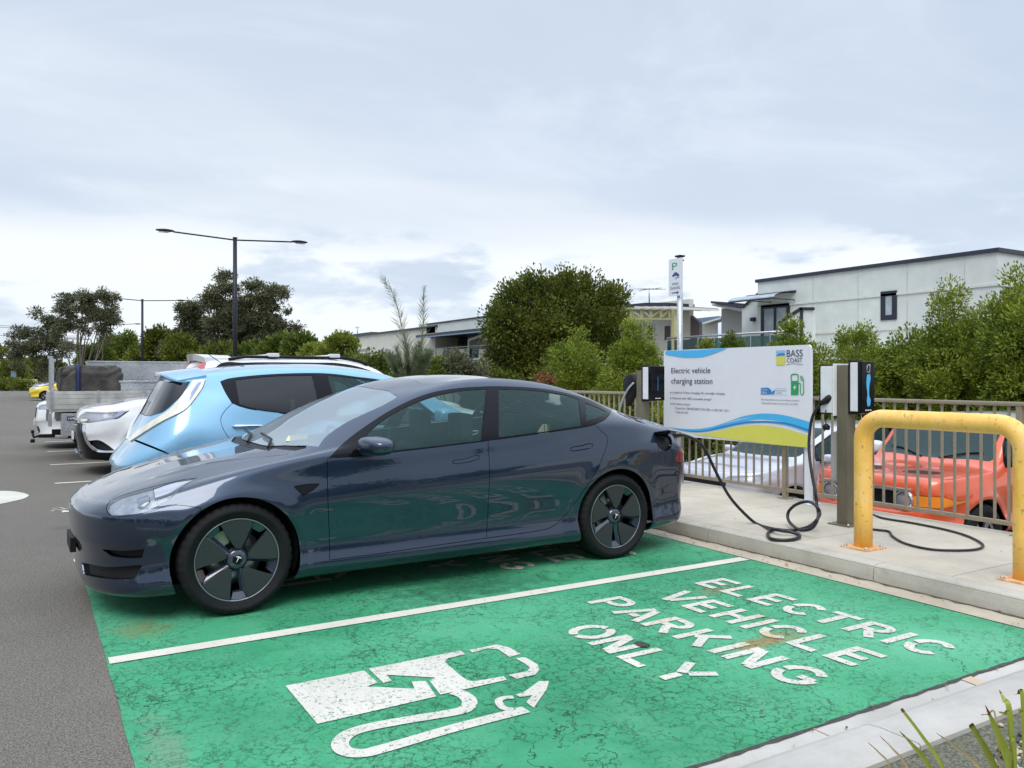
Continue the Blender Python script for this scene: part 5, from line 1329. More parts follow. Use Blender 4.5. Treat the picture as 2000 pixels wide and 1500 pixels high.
def panels_std(c, n, root, P, glass2='privacy', doors=True, win='glass'):
    c.panel(n['trim'], 'window_trim', M['gloss_black'], root, 'pair', gap=.001)
    c.panel(n['g1'], 'front_window', M[win], root, 'pair', gap=0, depth=0, off=-.004)
    c.panel(n['g2'], 'rear_window', M[glass2], root, 'pair', gap=0, depth=0, off=-.004)
    c.panel(n['g3'], 'quarter_window', M[glass2], root, 'pair', gap=0, depth=0, off=-.004)
    if doors:
        c.panel(n['d1'], 'front_door', P, root, 'pair', gap=.003); c.panel(n['d2'], 'rear_door', P, root, 'pair', gap=.003)
def build_suv_front():
    loc = (.585, 13.72, 0); c = Car(SUV).place(loc, 0); P = M['white_paint']
    root = empty('parked_suv', loc, 0, 'white four wheel drive wagon parked nose out with chrome edged grille and slim headlights', 'car')
    c.add('fw', c.arch(.95, .35, .40)); c.add('rw', c.arch(3.62, .35, .40))
    c.add('hl_in', c.px([(222, 811, 'c'), (233, 805), (248, 803, 'c'), (232, 814), (220, 818, 'c')], 3)); c.add('hl_lo', c.px([(158, 817, 'c'), (172, 817.5, 'c'), (171, 823, 'c'), (158, 824, 'c')], 3))
    c.add('hl', c.px([(167, 805, 'c'), (215, 806), (253, 802, 'c'), (232, 817), (219, 819), (180, 825), (157, 826, 'c'), (152, 821), (156, 812)], 4))
    c.add('foglamp', c.px([(173, 861, 'c'), (193, 860), (210, 869), (224, 880, 'c'), (205, 880), (191, 878), (181, 871)], 4))
    sh = c.px([(152, 826), (163, 829), (165, 839), (167, 851), (171, 862), (179, 873), (192, 881), (225, 882.5)], closed=False)
    i0 = sh[-1][0]
    lo = c.px([(150, 860), (158, 872), (167, 888)], closed=False)
    c.add('chrome', c.px([(163, 829, 'c'), (168, 830), (167.5, 840), (170, 852), (175, 863), (183, 873), (195, 879.5), (226, 881.5, 'c'), (226, 884, 'c'), (192, 883), (178, 875), (169, 863), (164.5, 851), (162, 839)], 4))
    c.add('shield', np.vstack([centre(c, sh, 'front', .86, .20)[:-1], [(i0, 0)], [(0, 0)]]))
    c.add('hood', np.vstack([[(0, c.kt[9])], c.px([(150, 818), (160, 808), (167, 804), (215, 805), (240, 802)], closed=False)[1:], c.top([(.95, .80), (1.16, .76)], closed=False), [(c.top([(1.16, 0)], closed=False)[0][0], c.T)], [(0, c.T)]]))
    c.add('screen', toppoly(c, [(1.20, 0), (1.23, .4), (1.32, .68), (1.7, .64), (2.08, .58), (2.06, .3), (2.05, 0)]))
    add_std(c, 0); c.solid(.034); n = {it['name']: i for i, it in enumerate(c.items)}
    c.panel(-1, 'body', P, root); c.panel(n['hood'], 'bonnet', P, root, gap=.003); c.panel(n['shield'], 'front_grille', M['gloss_black'], root, gap=.001, off=-.006)
    c.panel(n['chrome'], 'chrome_strip', M['chrome'], root, 'pair', off=.010, gap=0)
    c.panel(n['hl'], 'headlight', M['lamp_clear2'], root, 'pair', off=.0, gap=.010); c.panel(n['hl'], 'headlight_bowl', M['lamp_bowl2'], root, 'pair', off=-.05, gap=.0, depth=0)
    c.panel(n['hl_in'], 'headlight_lens', M['lamp_strip'], root, 'pair', off=.003, depth=0); c.panel(n['hl_lo'], 'headlight_lens', M['lamp_white'], root, 'pair', off=.003, depth=0)
    c.panel(n['foglamp'], 'fog_lamp_recess', M['black_plastic'], root, 'pair', off=-.03, depth=-.03)
    c.panel(n['screen'], 'windscreen', M['windscreen'], root, gap=0, depth=0, off=-.002); panels_std(c, n, root, P)
    m = MB()
    for z, w in ((.80, .48), (.72, .46)): m.tube([(-.01+.11*(y/.55)**2, y, z) for y in np.linspace(-w, w, 13)], .012, 6)
    m.build('grille_bar', M['chrome'], root)
    m = MB(); m.tube([(.035, y, .30+.04*abs(y)) for y in np.linspace(-.35, .35, 7)], .02, 6); m.build('skid_plate', M['chrome'], root)
    m = MB(); m.box(-.03, -.012, -.19, .19, .50, .61, .004); m.build('number_plate', M['white_plastic'], root)
    underbody(root, 4.69, .74, .24); add_wheels(c, root, (.95, 3.62), .35, .225, .235, 'alloy5', .90); interior(root, 1.6, 2.0, 2.95, .82, .35, 1.1, 1.15)
    mirrors(root, 1.62, .92, 1.14, M['gloss_black'], 1.1)
M['lamp_clear2'] = glassmat('clear_headlamp', (.85, .88, .92), .40, (.62, .64, .68))
M['lamp_bowl2'] = mat('bright_lamp_bowl', (.60, .62, .66), .25, metal=.3, var=.3, vscale=18)
build_suv_front()
# ---- white wagon parked nose in behind the hatchback: roof rails and high tail lamps
def build_wagon():
    sp = dict(SUV); sp['deform'] = SUV['deform']; sp['xr'] = 3.98; sp['xs'] = [.48, .72, .95, 1.2, 1.5, 1.8, 2.15, 2.6, 3.1, 3.5, 3.75, 3.98]
    sp['zc'] = [(a, b+(.035 if a > 1.6 else 0)) for a, b in SUV['zc'][:-1]]+[(4.25, 1.63)]; sp['zr'] = [(a, b+(.035 if a > 1.6 else 0)) for a, b in SUV['zr']]
    sp['rear'] = SUV['rear'][:9]+[(4.58, 1.02), (4.52, 1.14), (4.36, 1.34), (4.18, 1.52), (4.12, 1.59), (4.08, 1.62), (4.04, 1.635)]
    loc = (5.93, 11.05, 0); c = Car(sp).place(loc, 180); P = M['white_paint']
    root = empty('parked_wagon', loc, math.pi, 'white wagon with black roof rails and tall red tail lamps behind the sky blue hatchback', 'car')
    c.add('fw', c.arch(.95, .35, .40)); c.add('rw', c.arch(3.62, .35, .40))
    c.add('lamp', c.px([(372, 724, 'c'), (388, 709), (404, 705, 'c'), (398, 722), (386, 745), (372, 770), (352, 800), (340, 800), (356, 765)], 4))
    c.add('rg', faceband(c, [(0, 1.14), (.35, 1.14), (.62, 1.16), (.60, 1.3), (.53, 1.50), (.3, 1.51), (0, 1.52)], 'rear'))
    c.add('screen', toppoly(c, [(1.20, 0), (1.23, .4), (1.32, .68), (1.7, .64), (2.08, .58), (2.06, .3), (2.05, 0)]))
    add_std(c, 0); c.solid(.04); n = {it['name']: i for i, it in enumerate(c.items)}
    c.panel(-1, 'body', P, root); c.panel(n['lamp'], 'taillight', M['red_lens'], root, 'pair', off=.006); c.panel(n['rg'], 'rear_windscreen', M['privacy'], root, off=-.003)
    c.panel(n['screen'], 'windscreen', M['windscreen'], root, gap=0, depth=0); panels_std(c, n, root, P)
    for q in (-1, 1):
        m = MB(); m.tube([(2.0, q*.63, 1.58), (2.1, q*.625, 1.635)]+[(x, q*.62, 1.675) for x in np.linspace(2.3, 3.6, 8)]+[(3.8, q*.60, 1.64)], .019, 8)
        m.build('roof_rail', M['black_plastic'], root)
    for x in (2.45, 3.25):
        m = MB(); m.box(x-.06, x+.06, -.64, .64, 1.69, 1.715, .012)
        for q in (-1, 1): m.box(x-.07, x+.07, q*.60-.05, q*.60+.05, 1.675, 1.725, .015)
        m.build('roof_rack_bar', M['white_plastic'], root)
    vs = []; fs = []
    for y in np.linspace(-.56, .56, 13):
        k = (abs(y)/.56)**3; vs += [(3.75, y, 1.705-.05*k), (4.16-.08*k, y, 1.715-.05*k), (4.14-.08*k, y, 1.63-.04*k), (3.9, y, 1.60-.04*k)]
    for i in range(12):
        for k in range(4): fs.append((4*i+k, 4*i+(k+1) % 4, 4*i+4+(k+1) % 4, 4*i+4+k))
    fs += [(3, 2, 1, 0), (48, 49, 50, 51)]; mesh_obj('spoiler', vs, fs, P, root)
    m = MB(); m.tube([(3.7, .12, 1.70), (3.85, .12, 1.80)], .004, 5); m.build('antenna', M['black_plastic'], root)
    underbody(root, 4.69, .74, .24); add_wheels(c, root, (.95, 3.62), .35, .225, .235, 'alloy5', .90); interior(root, 1.6, 2.0, 2.95, .82, .35, 1.1, 1.15); mirrors(root, 1.62, .92, 1.14, P)
build_wagon()
# ---- tray back utility with canvas bundle and tool box
def checker_mat():
    t = NT('checker_plate'); v = t.co(scale=(1, 1, 1)); vo = t.n('TexVoronoi', feature='F1'); vo.inputs['Scale'].default_value = 22; vo.inputs['Randomness'].default_value = .25
    mp = t.n('Mapping'); mp.inputs['Rotation'].default_value = (R(45), R(45), R(45)); t.l(v, mp.inputs[0]); t.l(mp.outputs[0], vo.inputs['Vector'])
    f = t.noise(v, 3, 5); t.set(Base_Color=t.ramp(f, [(.3, (.36, .37, .38, 1)), (.7, (.58, .59, .60, 1))]), Metallic=.8, Roughness=.38)
    h = t.ramp(vo.outputs['Distance'], [(.25, 1), (.42, 0)]); t.bump(h, .45, .004); return t.m
M['checker'] = checker_mat(); M['alu'] = mat('weathered_aluminium', (.50, .49, .45), .48, metal=.55, var=.25, vscale=5, bump=.2, bscale=20)
t = NT('brown_canvas'); v = t.co(); t.set(Base_Color=t.ramp(t.noise(v, 5, 5), [(.3, (.030, .028, .024, 1)), (.7, (.085, .078, .066, 1))]), Roughness=.85); t.bump(t.noise(v, 4, 6, .6), 1.0, .05); M['canvas'] = t.m
def build_ute():
    # local x grows towards the nose here: rear of the tray at x = 0
    loc = (.30, 16.35, 0); root = empty('tray_truck', loc, 0, 'aluminium tray back utility truck with tow ball and checker plate boxes, tail towards the aisle', 'truck')
    hw = .92
    m = MB(); m.box(0, 2.5, -hw, hw, .84, .88, .003); m.box(.1, 4.8, -.42, -.34, .66, .84); m.box(.1, 4.8, .34, .42, .66, .84); m.build('tray_floor', M['alu'], root)
    for q in (-1, 1):
        m = MB(); y0, y1 = (q*hw-.018, q*hw+.018)
        for k, (a, b) in enumerate(((.88, .955), (.958, 1.055), (1.058, 1.12), (1.123, 1.18))): m.box(.02, 2.5, y0, y1, a, b, .004)
        m.build('side_board', M['alu'], root)
        for x in (.03, .72, 1.45, 2.1):
            m = MB(); m.box(x-.018, x+.018, q*hw-(.02 if q > 0 else .032), q*hw+(.032 if q > 0 else .02), .82, 1.19, .004); m.build('latch', M['steel'], root)
    m = MB()
    for a, b in ((.88, .955), (.958, 1.055), (1.058, 1.12), (1.123, 1.18)): m.box(-.02, .016, -hw+.02, hw-.02, a, b, .004)
    m.build('tailboard', M['alu'], root)
    for q in (-1, 1):
        m = MB(); m.box(-.02, .03, q*hw-.03, q*hw+.02, .60, .82, .006); m.box(-.025, -.02, q*hw-.02, q*hw+.015, .62, .74); m.build('tail_lamp_bracket', M['steel'], root)
    # headboard posts at the rear carry the ladder rack
    for q, h in ((-1, 1.70), (1, 1.78)):
        m = MB(); m.box(.02, .065, q*(hw-.07)-.025, q*(hw-.07)+.025, .88, h, .003); m.box(.0, .09, q*(hw-.07)-.03, q*(hw-.07)+.03, h-.03, h+.02, .004); m.build('rack_post', M['galv'], root)
    m = MB(); m.box(-.15, .10, -.03, .03, .36, .42, .005); m.box(.05, .6, -.05, .05, .40, .50, .005); m.tube([(-.15, 0, .39), (-.22, 0, .37), (-.24, 0, .44)], .02, 8); m.build('tow_bar', M['black_plastic'], root)
    m = MB(); m.lathe([(.0005, -.03), (.02, -.028), (.028, 0), (.02, .028), (.0005, .03)], 14, 'z', (-.24, 0, .47)); m.lathe(cyl_prof(.035, .28, .34), 12, 'z', (-.24, 0, 0)); m.build('tow_ball', M['black_plastic'], root)
    m = MB(); m.box(.17, .80, -hw+.02, -hw+.40, .43, .81, .01); m.build('under_tray_box', M['checker'], root)
    bd = MB(); bd.box(.25, .42, -hw+.012, -hw+.019, .69, .76, .003); bo = bd.build('badge', mat('navy_badge', (.02, .025, .08), .4), root)
    mb = MB(); textfit(mb, 'HRC', (.27, -hw+.0105, .707), (1, 0, 0), (0, 0, 1), .13, .036); facing(mb.build('badge_lettering', M['white_plastic'], bo), (0, -1, 0))
    # cab
    cabP = M['white_paint']; m = MB()
    prof = [(2.62, .50), (4.95, .45), (5.15, .62), (5.12, .88), (4.95, .98), (4.10, 1.06), (3.72, 1.56), (3.55, 1.62), (2.85, 1.63), (2.70, 1.58), (2.62, 1.0)]
    m.prism(prof, -.86, .86, 'y'); o = m.build('cab', cabP, root)
    mod = o.modifiers.new('b', 'BEVEL'); mod.width = .06; mod.segments = 3
    m = MB(); m.prism([(2.80, 1.10), (3.98, 1.10), (3.66, 1.52), (2.82, 1.54)], -.865, .865, 'y'); m.build('cab_window', M['gloss_black'], root)
    for x in (.95, 4.3): 
        wheel(root, x, -.76, .36, .36, .24, .21, 'steel6', -1, near=False); wheel(root, x, .76, .36, .36, .24, .21, 'steel6', 1, near=False)
    for q in (-1, 1):
        m = MB(); n_ = 12
        vs = []; fs = []
        for i in range(n_+1):
            a = R(180*i/n_); vs += [(.95+.44*math.cos(a), q*.62, .36+.40*math.sin(a)), (.95+.44*math.cos(a), q*.90, .36+.40*math.sin(a))]
        m.add(vs, [(2*i, 2*i+1, 2*i+3, 2*i+2) for i in range(n_)]); m.build('mudguard', M['black_plastic'], root)
    # load: things that rest on the tray
    bx = empty('tool_box', (loc[0]+.62, loc[1]+.04, .88), 0, 'long checker plate aluminium box standing across the tray behind the canvas bundle', 'box')
    m = MB(); m.box(0, 1.85, .10, .75, 0, .80, .01); m.box(-.01, 1.86, .09, .76, .80, .83, .006); m.build('box_body', M['checker'], bx)
    bx2 = empty('tool_box', (loc[0]+1.05, loc[1], .88), 0, 'low checker plate tool box with a square latch at the near side of the tray', 'box')
    m = MB(); m.box(0, 1.40, -.80, -.25, 0, .44, .01); m.build('box_body', M['checker'], bx2)
    m = MB(); m.box(-.01, 1.41, -.815, -.24, .44, .475, .006); m.build('lid', M['checker'], bx2)
    m = MB(); m.box(.48, .60, -.812, -.80, .30, .39, .004); m.box(.505, .575, -.818, -.812, .32, .37, .003); m.build('latch', M['steel'], bx2)
    cv = empty('canvas_bundle', (loc[0]+.62, loc[1]-.45, .88), 0, 'dark brown canvas covered bundle tied with a navy strap on the tray', 'bundle')
    rng = np.random.RandomState(5); ph = rng.rand(8, 3)*6
    def df(v):
        d_ = sum(.016*math.sin(ph[i][0]+v[0]*(3+i)+v[2]*(2+.7*i)*math.cos(i)+v[1]*2) for i in range(8)); r_ = 1+d_
        return [v[0]*r_, v[1]*r_, v[2]*r_ if v[2] > -.9 else v[2]]
    def df2(v):
        w = df(v); k = .022*math.sin(13*v[0]+5*math.sin(3*v[2]+v[1]*4))+.018*math.sin(17*v[2]+4*math.sin(4*v[0])+6*v[1])
        return [w[0]*(1+k), w[1]*(1+k), w[2]*(1+k*1.2)]
    blob(cv, 'canvas_cover', (0, 0, .36), (.95, .74, .74), M['canvas'], 7, 110, 70, df2)
    m = MB(); P_ = [(-.20, a, b) for a, b in rrect(-.385, .385, -.0, .745, .12, 4)]; m.tube(P_, .018, 4, closed=True)
    so_ = m.build('strap', mat('navy_strap', (.012, .02, .07), .7), cv); so_.scale = (2.0, 1, 1); so_.location = (.20, 0, 0)
build_ute()
# ---- lower level cars
FJ = dict(L=4.67, xf=.42, xr=4.3, xs=[.42, .65, .95, 1.2, 1.42, 1.6, 1.8, 2.1, 2.6, 3.2, 3.7, 4.05, 4.3],
    yw=[(.4, .90), (.9, .94), (4.3, .93)], zb=[(.4, .42), (4.4, .42)], zsh=[(.4, .96), (1.5, 1.02), (4.4, 1.04)], yb=[(.4, .86), (1.4, .88), (4.4, .87)],
    zbelt=[(.4, 1.09), (1.2, 1.14), (1.5, 1.18), (4.4, 1.22)], yr=[(.4, .70), (1.25, .78), (1.5, .79), (1.8, .74), (2.2, .72), (4.3, .71)],
    zr=[(.4, 1.12), (1.25, 1.17), (1.42, 1.25), (1.6, 1.45), (1.78, 1.66), (2.0, 1.74), (4.3, 1.74)], zc=[(.4, 1.13), (1.25, 1.20), (1.42, 1.30), (1.6, 1.50), (1.78, 1.72), (2.0, 1.80), (2.6, 1.82), (4.3, 1.80)],
    crown=[(.4, .7), (5, .6)], tum=[(.4, 0), (4.3, 0)], nf=(.8, .42), nr=(.7, .5),
    front=[(.4, .45), (.25, .44), (.12, .44), (.04, .48), (.0, .54), (0, .62), (.03, .72), (.05, .82), (.05, .92), (.06, 1.02), (.09, 1.09), (.13, 1.11), (.17, 1.12), (.21, 1.125), (.26, 1.13), (.32, 1.135)],
    rear=[(4.3, .46), (4.5, .46), (4.6, .48), (4.64, .54), (4.66, .6), (4.67, .68), (4.66, .8), (4.65, .92), (4.64, 1.04), (4.63, 1.14), (4.62, 1.24), (4.58, 1.45), (4.54, 1.66), (4.5, 1.73), (4.46, 1.76), (4.42, 1.78)],
    deform=lambda G, s: arch_flare(.95, .40, .46, .03)(arch_flare(3.65, .40, .46, .03)(G)))
M['orange_paint'] = carpaint('orange_red_paint', (.68, .080, .008), .2, .33, False)
def build_fj():
    loc = (8.75, 6.30, LOWZ); c = Car(FJ).place(loc, 0); P = M['orange_paint']
    root = empty('off_road_wagon', loc, 0, 'orange red square off road wagon with white roof parked below the railing', 'car')
    c.add('fw', c.arch(.95, .40, .46)); c.add('rw', c.arch(3.65, .40, .46))
    c.add('orange', c.face([(.60, .80, 'c'), (.86, .80, 'c'), (.93, .86), (.86, .93, 'c'), (.60, .93, 'c')])); c.add('grille', faceband(c, [(0, .76), (.3, .76), (.44, .76), (.44, .98), (.3, .98), (0, .98)], 'front'))
    c.add('hoodline', c.top([(.30, .80), (.6, .84), (1.15, .84), (1.18, .835), (.6, .832), (.30, .79)]))
    c.add('scoop', c.top([(.50, .18), (.72, .20), (.72, .56), (.50, .52)]))
    c.add('screen', toppoly(c, [(1.36, 0), (1.38, .4), (1.42, .74), (1.6, .71), (1.76, .68), (1.75, .3), (1.75, 0)]))
    c.add('roof', toppoly(c, [(1.80, 0), (1.80, .4), (1.82, .73), (2.3, .76), (3.3, .76), (4.45, .70), (4.55, .4), (4.55, 0)]))
    add_std(c, 0, (1.62, 2.5, 3.25, 4.2)); c.solid(.04); n = {it['name']: i for i, it in enumerate(c.items)}
    c.panel([-1, n['hoodline']], 'body', P, root); c.panel(n['roof'], 'roof', M['white_paint'], root, gap=.003); c.panel(n['grille'], 'grille', M['black_plastic'], root, off=-.02); c.panel(n['orange'], 'indicator', M['orange_lens'], root, 'pair', off=.004)
    c.panel(n['scoop'], 'bonnet_scoop', M['black_plastic'], root, 'pair', off=-.004)
    M['teal_screen'] = glassmat('teal_screen', (.60, .76, .75), .30, (.09, .17, .17)); c.panel(n['screen'], 'windscreen', M['teal_screen'], root, gap=0, depth=0, off=-.002); panels_std(c, n, root, P, 'glass')
    for q in (-1, 1):
        m = MB(); m.lathe([(.0005, -.02), (.07, -.015), (.088, 0), (.098, .0), (.10, .06)], 28, 'x', (.035, q*.50, .865)); o = m.build('headlight', M['lamp_clear2'], root)
        m = MB(); m.lathe([(.09, -.005), (.105, -.012), (.112, 0), (.112, .05)], 28, 'x', (.03, q*.50, .865)); m.build('headlight_ring', M['chrome'], root)
        m = MB(); m.tube([(1.36, q*.12, 1.26), (1.45, q*.42, 1.34), (1.47, q*.62, 1.36)], .01, 6); m.build('wiper', M['black_plastic'], root)
    m = MB(); m.box(-.01, .04, -.62, .62, .965, 1.01, .01); m.build('grille_surround', M['chrome'], root)
    m = MB(); m.box(-.16, .06, -.80, .80, .50, .66, .03); m.build('front_bumper', M['steel'], root)
    underbody(root, 4.67, .75, .45); add_wheels(c, root, (.95, 3.65), .40, .265, .225, 'alloy5', .95); interior(root, 1.85, 2.2, 3.0, .84, .6, 1.2, 1.35, wheelz=1.2); mirrors(root, 1.72, .94, 1.30, M['white_plastic'], 1.2)
    return root
build_fj()
M['silver_paint'] = carpaint('silver_lilac_paint', (.55, .55, .60), .45, .32)
def build_generic(name, label, loc, rot, paint, cat='car', group=None, sc=(1, 1, 1), sp=None, spacing=.045, style='alloy5'):
    c = Car(sp or SUV).place((0, 0, 0), rot)
    root = empty(name, loc, R(rot), label, cat, group); P = M[paint]
    c.add('fw', c.arch(.95, .35, .40)); c.add('rw', c.arch(3.62, .35, .40))
    c.add('hl', c.face([(.42, .84, 'c'), (.60, .82), (.80, .84), (.86, .92), (.84, .95, 'c'), (.65, .93), (.46, .90)]))
    c.add('gr', faceband(c, [(0, .60), (.3, .60), (.42, .66), (.44, .84), (.3, .86), (0, .86)], 'front')); c.add('gl', faceband(c, [(0, .32), (.3, .32), (.52, .35), (.5, .46), (.3, .47), (0, .47)], 'front'))
    c.add('tl', c.face([(.50, .98), (.74, 1.0), (.86, 1.0), (.88, .88), (.7, .86), (.50, .88)], front=False)); c.add('rg', faceband(c, [(0, 1.14), (.35, 1.14), (.62, 1.16), (.60, 1.3), (.53, 1.50), (.3, 1.51), (0, 1.52)], 'rear'))
    c.add('screen', toppoly(c, [(1.20, 0), (1.23, .4), (1.32, .68), (1.7, .64), (2.08, .58), (2.06, .3), (2.05, 0)]))
    hd = c.top([(.16, .45), (.22, .62), (.5, .74), (1.0, .80), (1.20, .76)], closed=False)
    c.add('hood', np.vstack([[(0, c.kt[10])], hd, [(c.top([(1.16, 0)], closed=False)[0][0], c.T)], [(0, c.T)]]))
    add_std(c, 0); c.solid(spacing); n = {it['name']: i for i, it in enumerate(c.items)}
    c.panel(-1, 'body', P, root); c.panel(n['hood'], 'bonnet', P, root, gap=.003); c.panel([n['gr'], n['gl']], 'grille', M['black_plastic'], root, off=-.012)
    c.panel(n['hl'], 'headlight', M['lamp_clear2'], root, 'pair'); c.panel(n['hl'], 'headlight_bowl', M['lamp_bowl2'], root, 'pair', off=-.04, depth=0, gap=0)
    c.panel(n['tl'], 'taillight', M['red_lens'], root, 'pair', off=.003); c.panel(n['rg'], 'rear_windscreen', M['privacy'], root, off=-.003)
    c.panel(n['screen'], 'windscreen', M['glass'], root, gap=0, depth=0); panels_std(c, n, root, P, 'glass')
    m = MB(); m.box(-.012, .002, -.19, .19, .48, .58, .003); m.build('number_plate', M['white_plastic'], root)
    underbody(root, 4.69, .74, .24); add_wheels(c, root, (.95, 3.62), .35, .225, .235, style, .90); interior(root, 1.6, 2.0, 2.95, .82, .35, 1.1, 1.15); mirrors(root, 1.62, .92, 1.14, P)
    root.scale = sc
    return root
build_generic('parked_car', 'pale silver lilac car parked below the railing under the sign board', (8.70, 9.02, LOWZ), 0, 'silver_paint', sc=(1, 1, .94))
build_generic('parked_car', 'white car facing the aisle just beyond the tray truck', (.10, 19.0, 0), 0, 'white_paint', sc=(1, 1, .95), spacing=.05)
M['yellow_paint'] = carpaint('yellow_paint', (.72, .50, .01), 0, .3, False); M['plum_paint'] = carpaint('plum_paint', (.14, .02, .06), .4, .3); M['blue_paint'] = carpaint('slate_paint', (.20, .24, .33), .4, .3)
g_ = build_generic('parked_car', 'bright yellow small car nose out beyond the tray truck', (.0, 55.6, 0), 0, 'yellow_paint', sc=(.92, .95, .80), spacing=.07, group='far cars along the kerb row')
def recol(src, label, loc, paint, sc):
    c = copy_tree(src); c['label'] = label; c.location = loc; c.scale = sc
    for o in c.children:
        if o.type == 'MESH' and o.data.materials and o.data.materials[0] == M['yellow_paint']:
            o.data = o.data.copy(); o.data.materials[0] = M[paint]
    return c
recol(g_, 'silver blue car behind the yellow car', (.2, 61.2, 0), 'blue_paint', (.98, 1, .92)); recol(g_, 'plum red car in the far row behind the silver blue car', (1.0, 66.6, 0), 'plum_paint', (1, 1, .95)); recol(g_, 'white car in the far row between the yellow car and the tray truck', (1.4, 50.0, 0), 'white_paint', (.98, 1, .90))
# ------------------------------------------------------------------ trees, hedges and plants
def leafmat(name, dark, mid, lite, rough=.55, sc=.9, hi=.75):
    t = NT(name); g = t.n('NewGeometry'); v = t.co()
    c = t.ramp(g.outputs['Random Per Island'], [(.0, (*dark, 1)), (.55, (*mid, 1)), (1.0, (*lite, 1))])
    c2 = t.mix(t.ramp(t.noise(v, sc, 4), [(.35, 0), (.65, 1)]), tuple(x*.75 for x in mid), lite)
    c = t.mix(.45, c, c2)
    t.set(Base_Color=c, Roughness=rough, Specular_IOR_Level=.3)
    tl = t.n('BsdfTranslucent'); t.l(c, tl.inputs[0]); mx = t.n('MixShader'); mx.inputs[0].default_value = .28
    t.l(t.bsdf.outputs[0], mx.inputs[1]); t.l(tl.outputs[0], mx.inputs[2]); t.l(mx.outputs[0], t.out.inputs['Surface']); return t.m
M['bark'] = mat('grey_bark', (.17, .15, .12), .85, var=.35, vscale=3); M['pale_bark'] = mat('pale_gum_bark', (.13, .115, .095), .8, var=.3, vscale=2)
M['leaf_hedge'] = leafmat('hedge_leaves', (.025, .052, .008), (.115, .185, .020), (.40, .45, .05))
M['leaf_dark'] = leafmat('dark_tree_leaves', (.012, .025, .006), (.07, .10, .014), (.24, .26, .035), sc=.5)
M['leaf_gum'] = leafmat('gum_leaves', (.028, .038, .018), (.10, .115, .06), (.23, .22, .12), sc=.3)
M['leaf_mid'] = leafmat('mid_green_leaves', (.025, .05, .010), (.09, .14, .022), (.26, .29, .045), sc=.4)
M['leaf_yellow'] = leafmat('yellow_green_leaves', (.06, .10, .015), (.15, .21, .03), (.34, .36, .05), sc=.6)
M['leaf_wispy'] = leafmat('wispy_needles', (.07, .10, .05), (.13, .17, .085), (.24, .28, .15), sc=.6)
M['leaf_rust'] = leafmat('rusty_leaves', (.10, .04, .02), (.20, .10, .04), (.35, .2, .08))
def quads(name, C, D, Nn, L, W, mat_, parent):
    """leaf quads: centre C, along D, normal Nn, length L, width W (pointed diamond)"""
    D = D/np.maximum(np.linalg.norm(D, axis=1, keepdims=True), 1e-9); S = np.cross(D, Nn); S /= np.maximum(np.linalg.norm(S, axis=1, keepdims=True), 1e-9)
    L = L[:, None]; W = W[:, None]; n = len(C)
    V = np.empty((n, 4, 3)); V[:, 0] = C-D*L*.5; V[:, 1] = C+S*W*.5; V[:, 2] = C+D*L*.5; V[:, 3] = C-S*W*.5
    me = bpy.data.meshes.new(name); me.vertices.add(4*n); me.vertices.foreach_set('co', V.reshape(-1)); me.loops.add(4*n); me.polygons.add(n)
    me.polygons.foreach_set('loop_start', np.arange(0, 4*n, 4)); me.loops.foreach_set('vertex_index', np.arange(4*n)); me.update(calc_edges=True); me.validate()
    me.materials.append(mat_); o = bpy.data.objects.new(name, me); COL.objects.link(o); o.parent = parent; return o
def unit(rng, n):
    v = rng.normal(size=(n, 3)); return v/np.linalg.norm(v, axis=1, keepdims=True)
def crown_leaves(rng, ell, nclump, nleaf, rc, leaf, fill=.25, aspect=.5, flat=1.0, up=.3, shell=(.78, .28)):
    """ell: list of (centre, radii); clumps sit on their outer shells, leaves sit on the clumps"""
    vol = np.array([np.prod(r)**(2/3) for _, r in ell]); vol /= vol.sum(); C = []; D = []
    for (c, r), w in zip(ell, vol):
        k = max(2, int(nclump*w)); d = unit(rng, k); rad = np.where(rng.rand(k) < fill, rng.rand(k)**.5*.8, shell[0]+shell[1]*rng.rand(k))
        cc = np.array(c)+d*np.array(r)*rad[:, None]; cr = rc*(.55+.9*rng.rand(k))
        m = max(3, int(nleaf)); e = unit(rng, k*m); rr = rng.rand(k*m)**.35; sc = np.repeat(cr, m)[:, None]*rr[:, None]
        e2 = e*np.array([1, 1, flat]); C.append(np.repeat(cc, m, axis=0)+e2*sc); D.append(e+np.repeat(d, m, axis=0)*.4+np.array([0, 0, up]))
    C = np.vstack(C); D = np.vstack(D); n = len(C); Nn = unit(rng, n); s = leaf*(.6+.8*rng.rand(n)); return C, D+unit(rng, n)*.5, Nn, s, s*aspect
def limbs(rng, base, ell, r0, mat_, parent, nb=7, trunk_h=.35, bend=.12, name='trunk'):
    m = MB(); base = np.array(base, float); top = np.mean([c for c, _ in ell], 0); h = top[2]-base[2]
    fork = base+(top-base)*trunk_h; fork[:2] = base[:2]+(top-base)[:2]*trunk_h*.6
    m.tube(crom([base-np.array([0, 0, .1]), base+np.array([r0*.3, 0, h*trunk_h*.5]), fork], 5), [r0*(1.25-.45*i/10) for i in range(11)], 9)
    order = rng.permutation(len(ell))[:nb]
    for i in order:
        c = np.array(ell[i][0]); mid = fork+(c-fork)*.5+rng.normal(size=3)*h*bend*.35+np.array([0, 0, -h*.03]); pts = crom([fork, mid, c], 5)
        m.tube(pts, [r0*(.55-.42*j/(len(pts)-1)) for j in range(len(pts))], 6)
        for q in range(3):
            a = pts[4+q*2]; e = c+unit(rng, 1)[0]*np.array(ell[i][1])*.8; m.tube([a, (a+e)/2+rng.normal(size=3)*.08*h*bend, e], [r0*.16, r0*.10, r0*.04], 4)
    return m.build(name, mat_, parent)
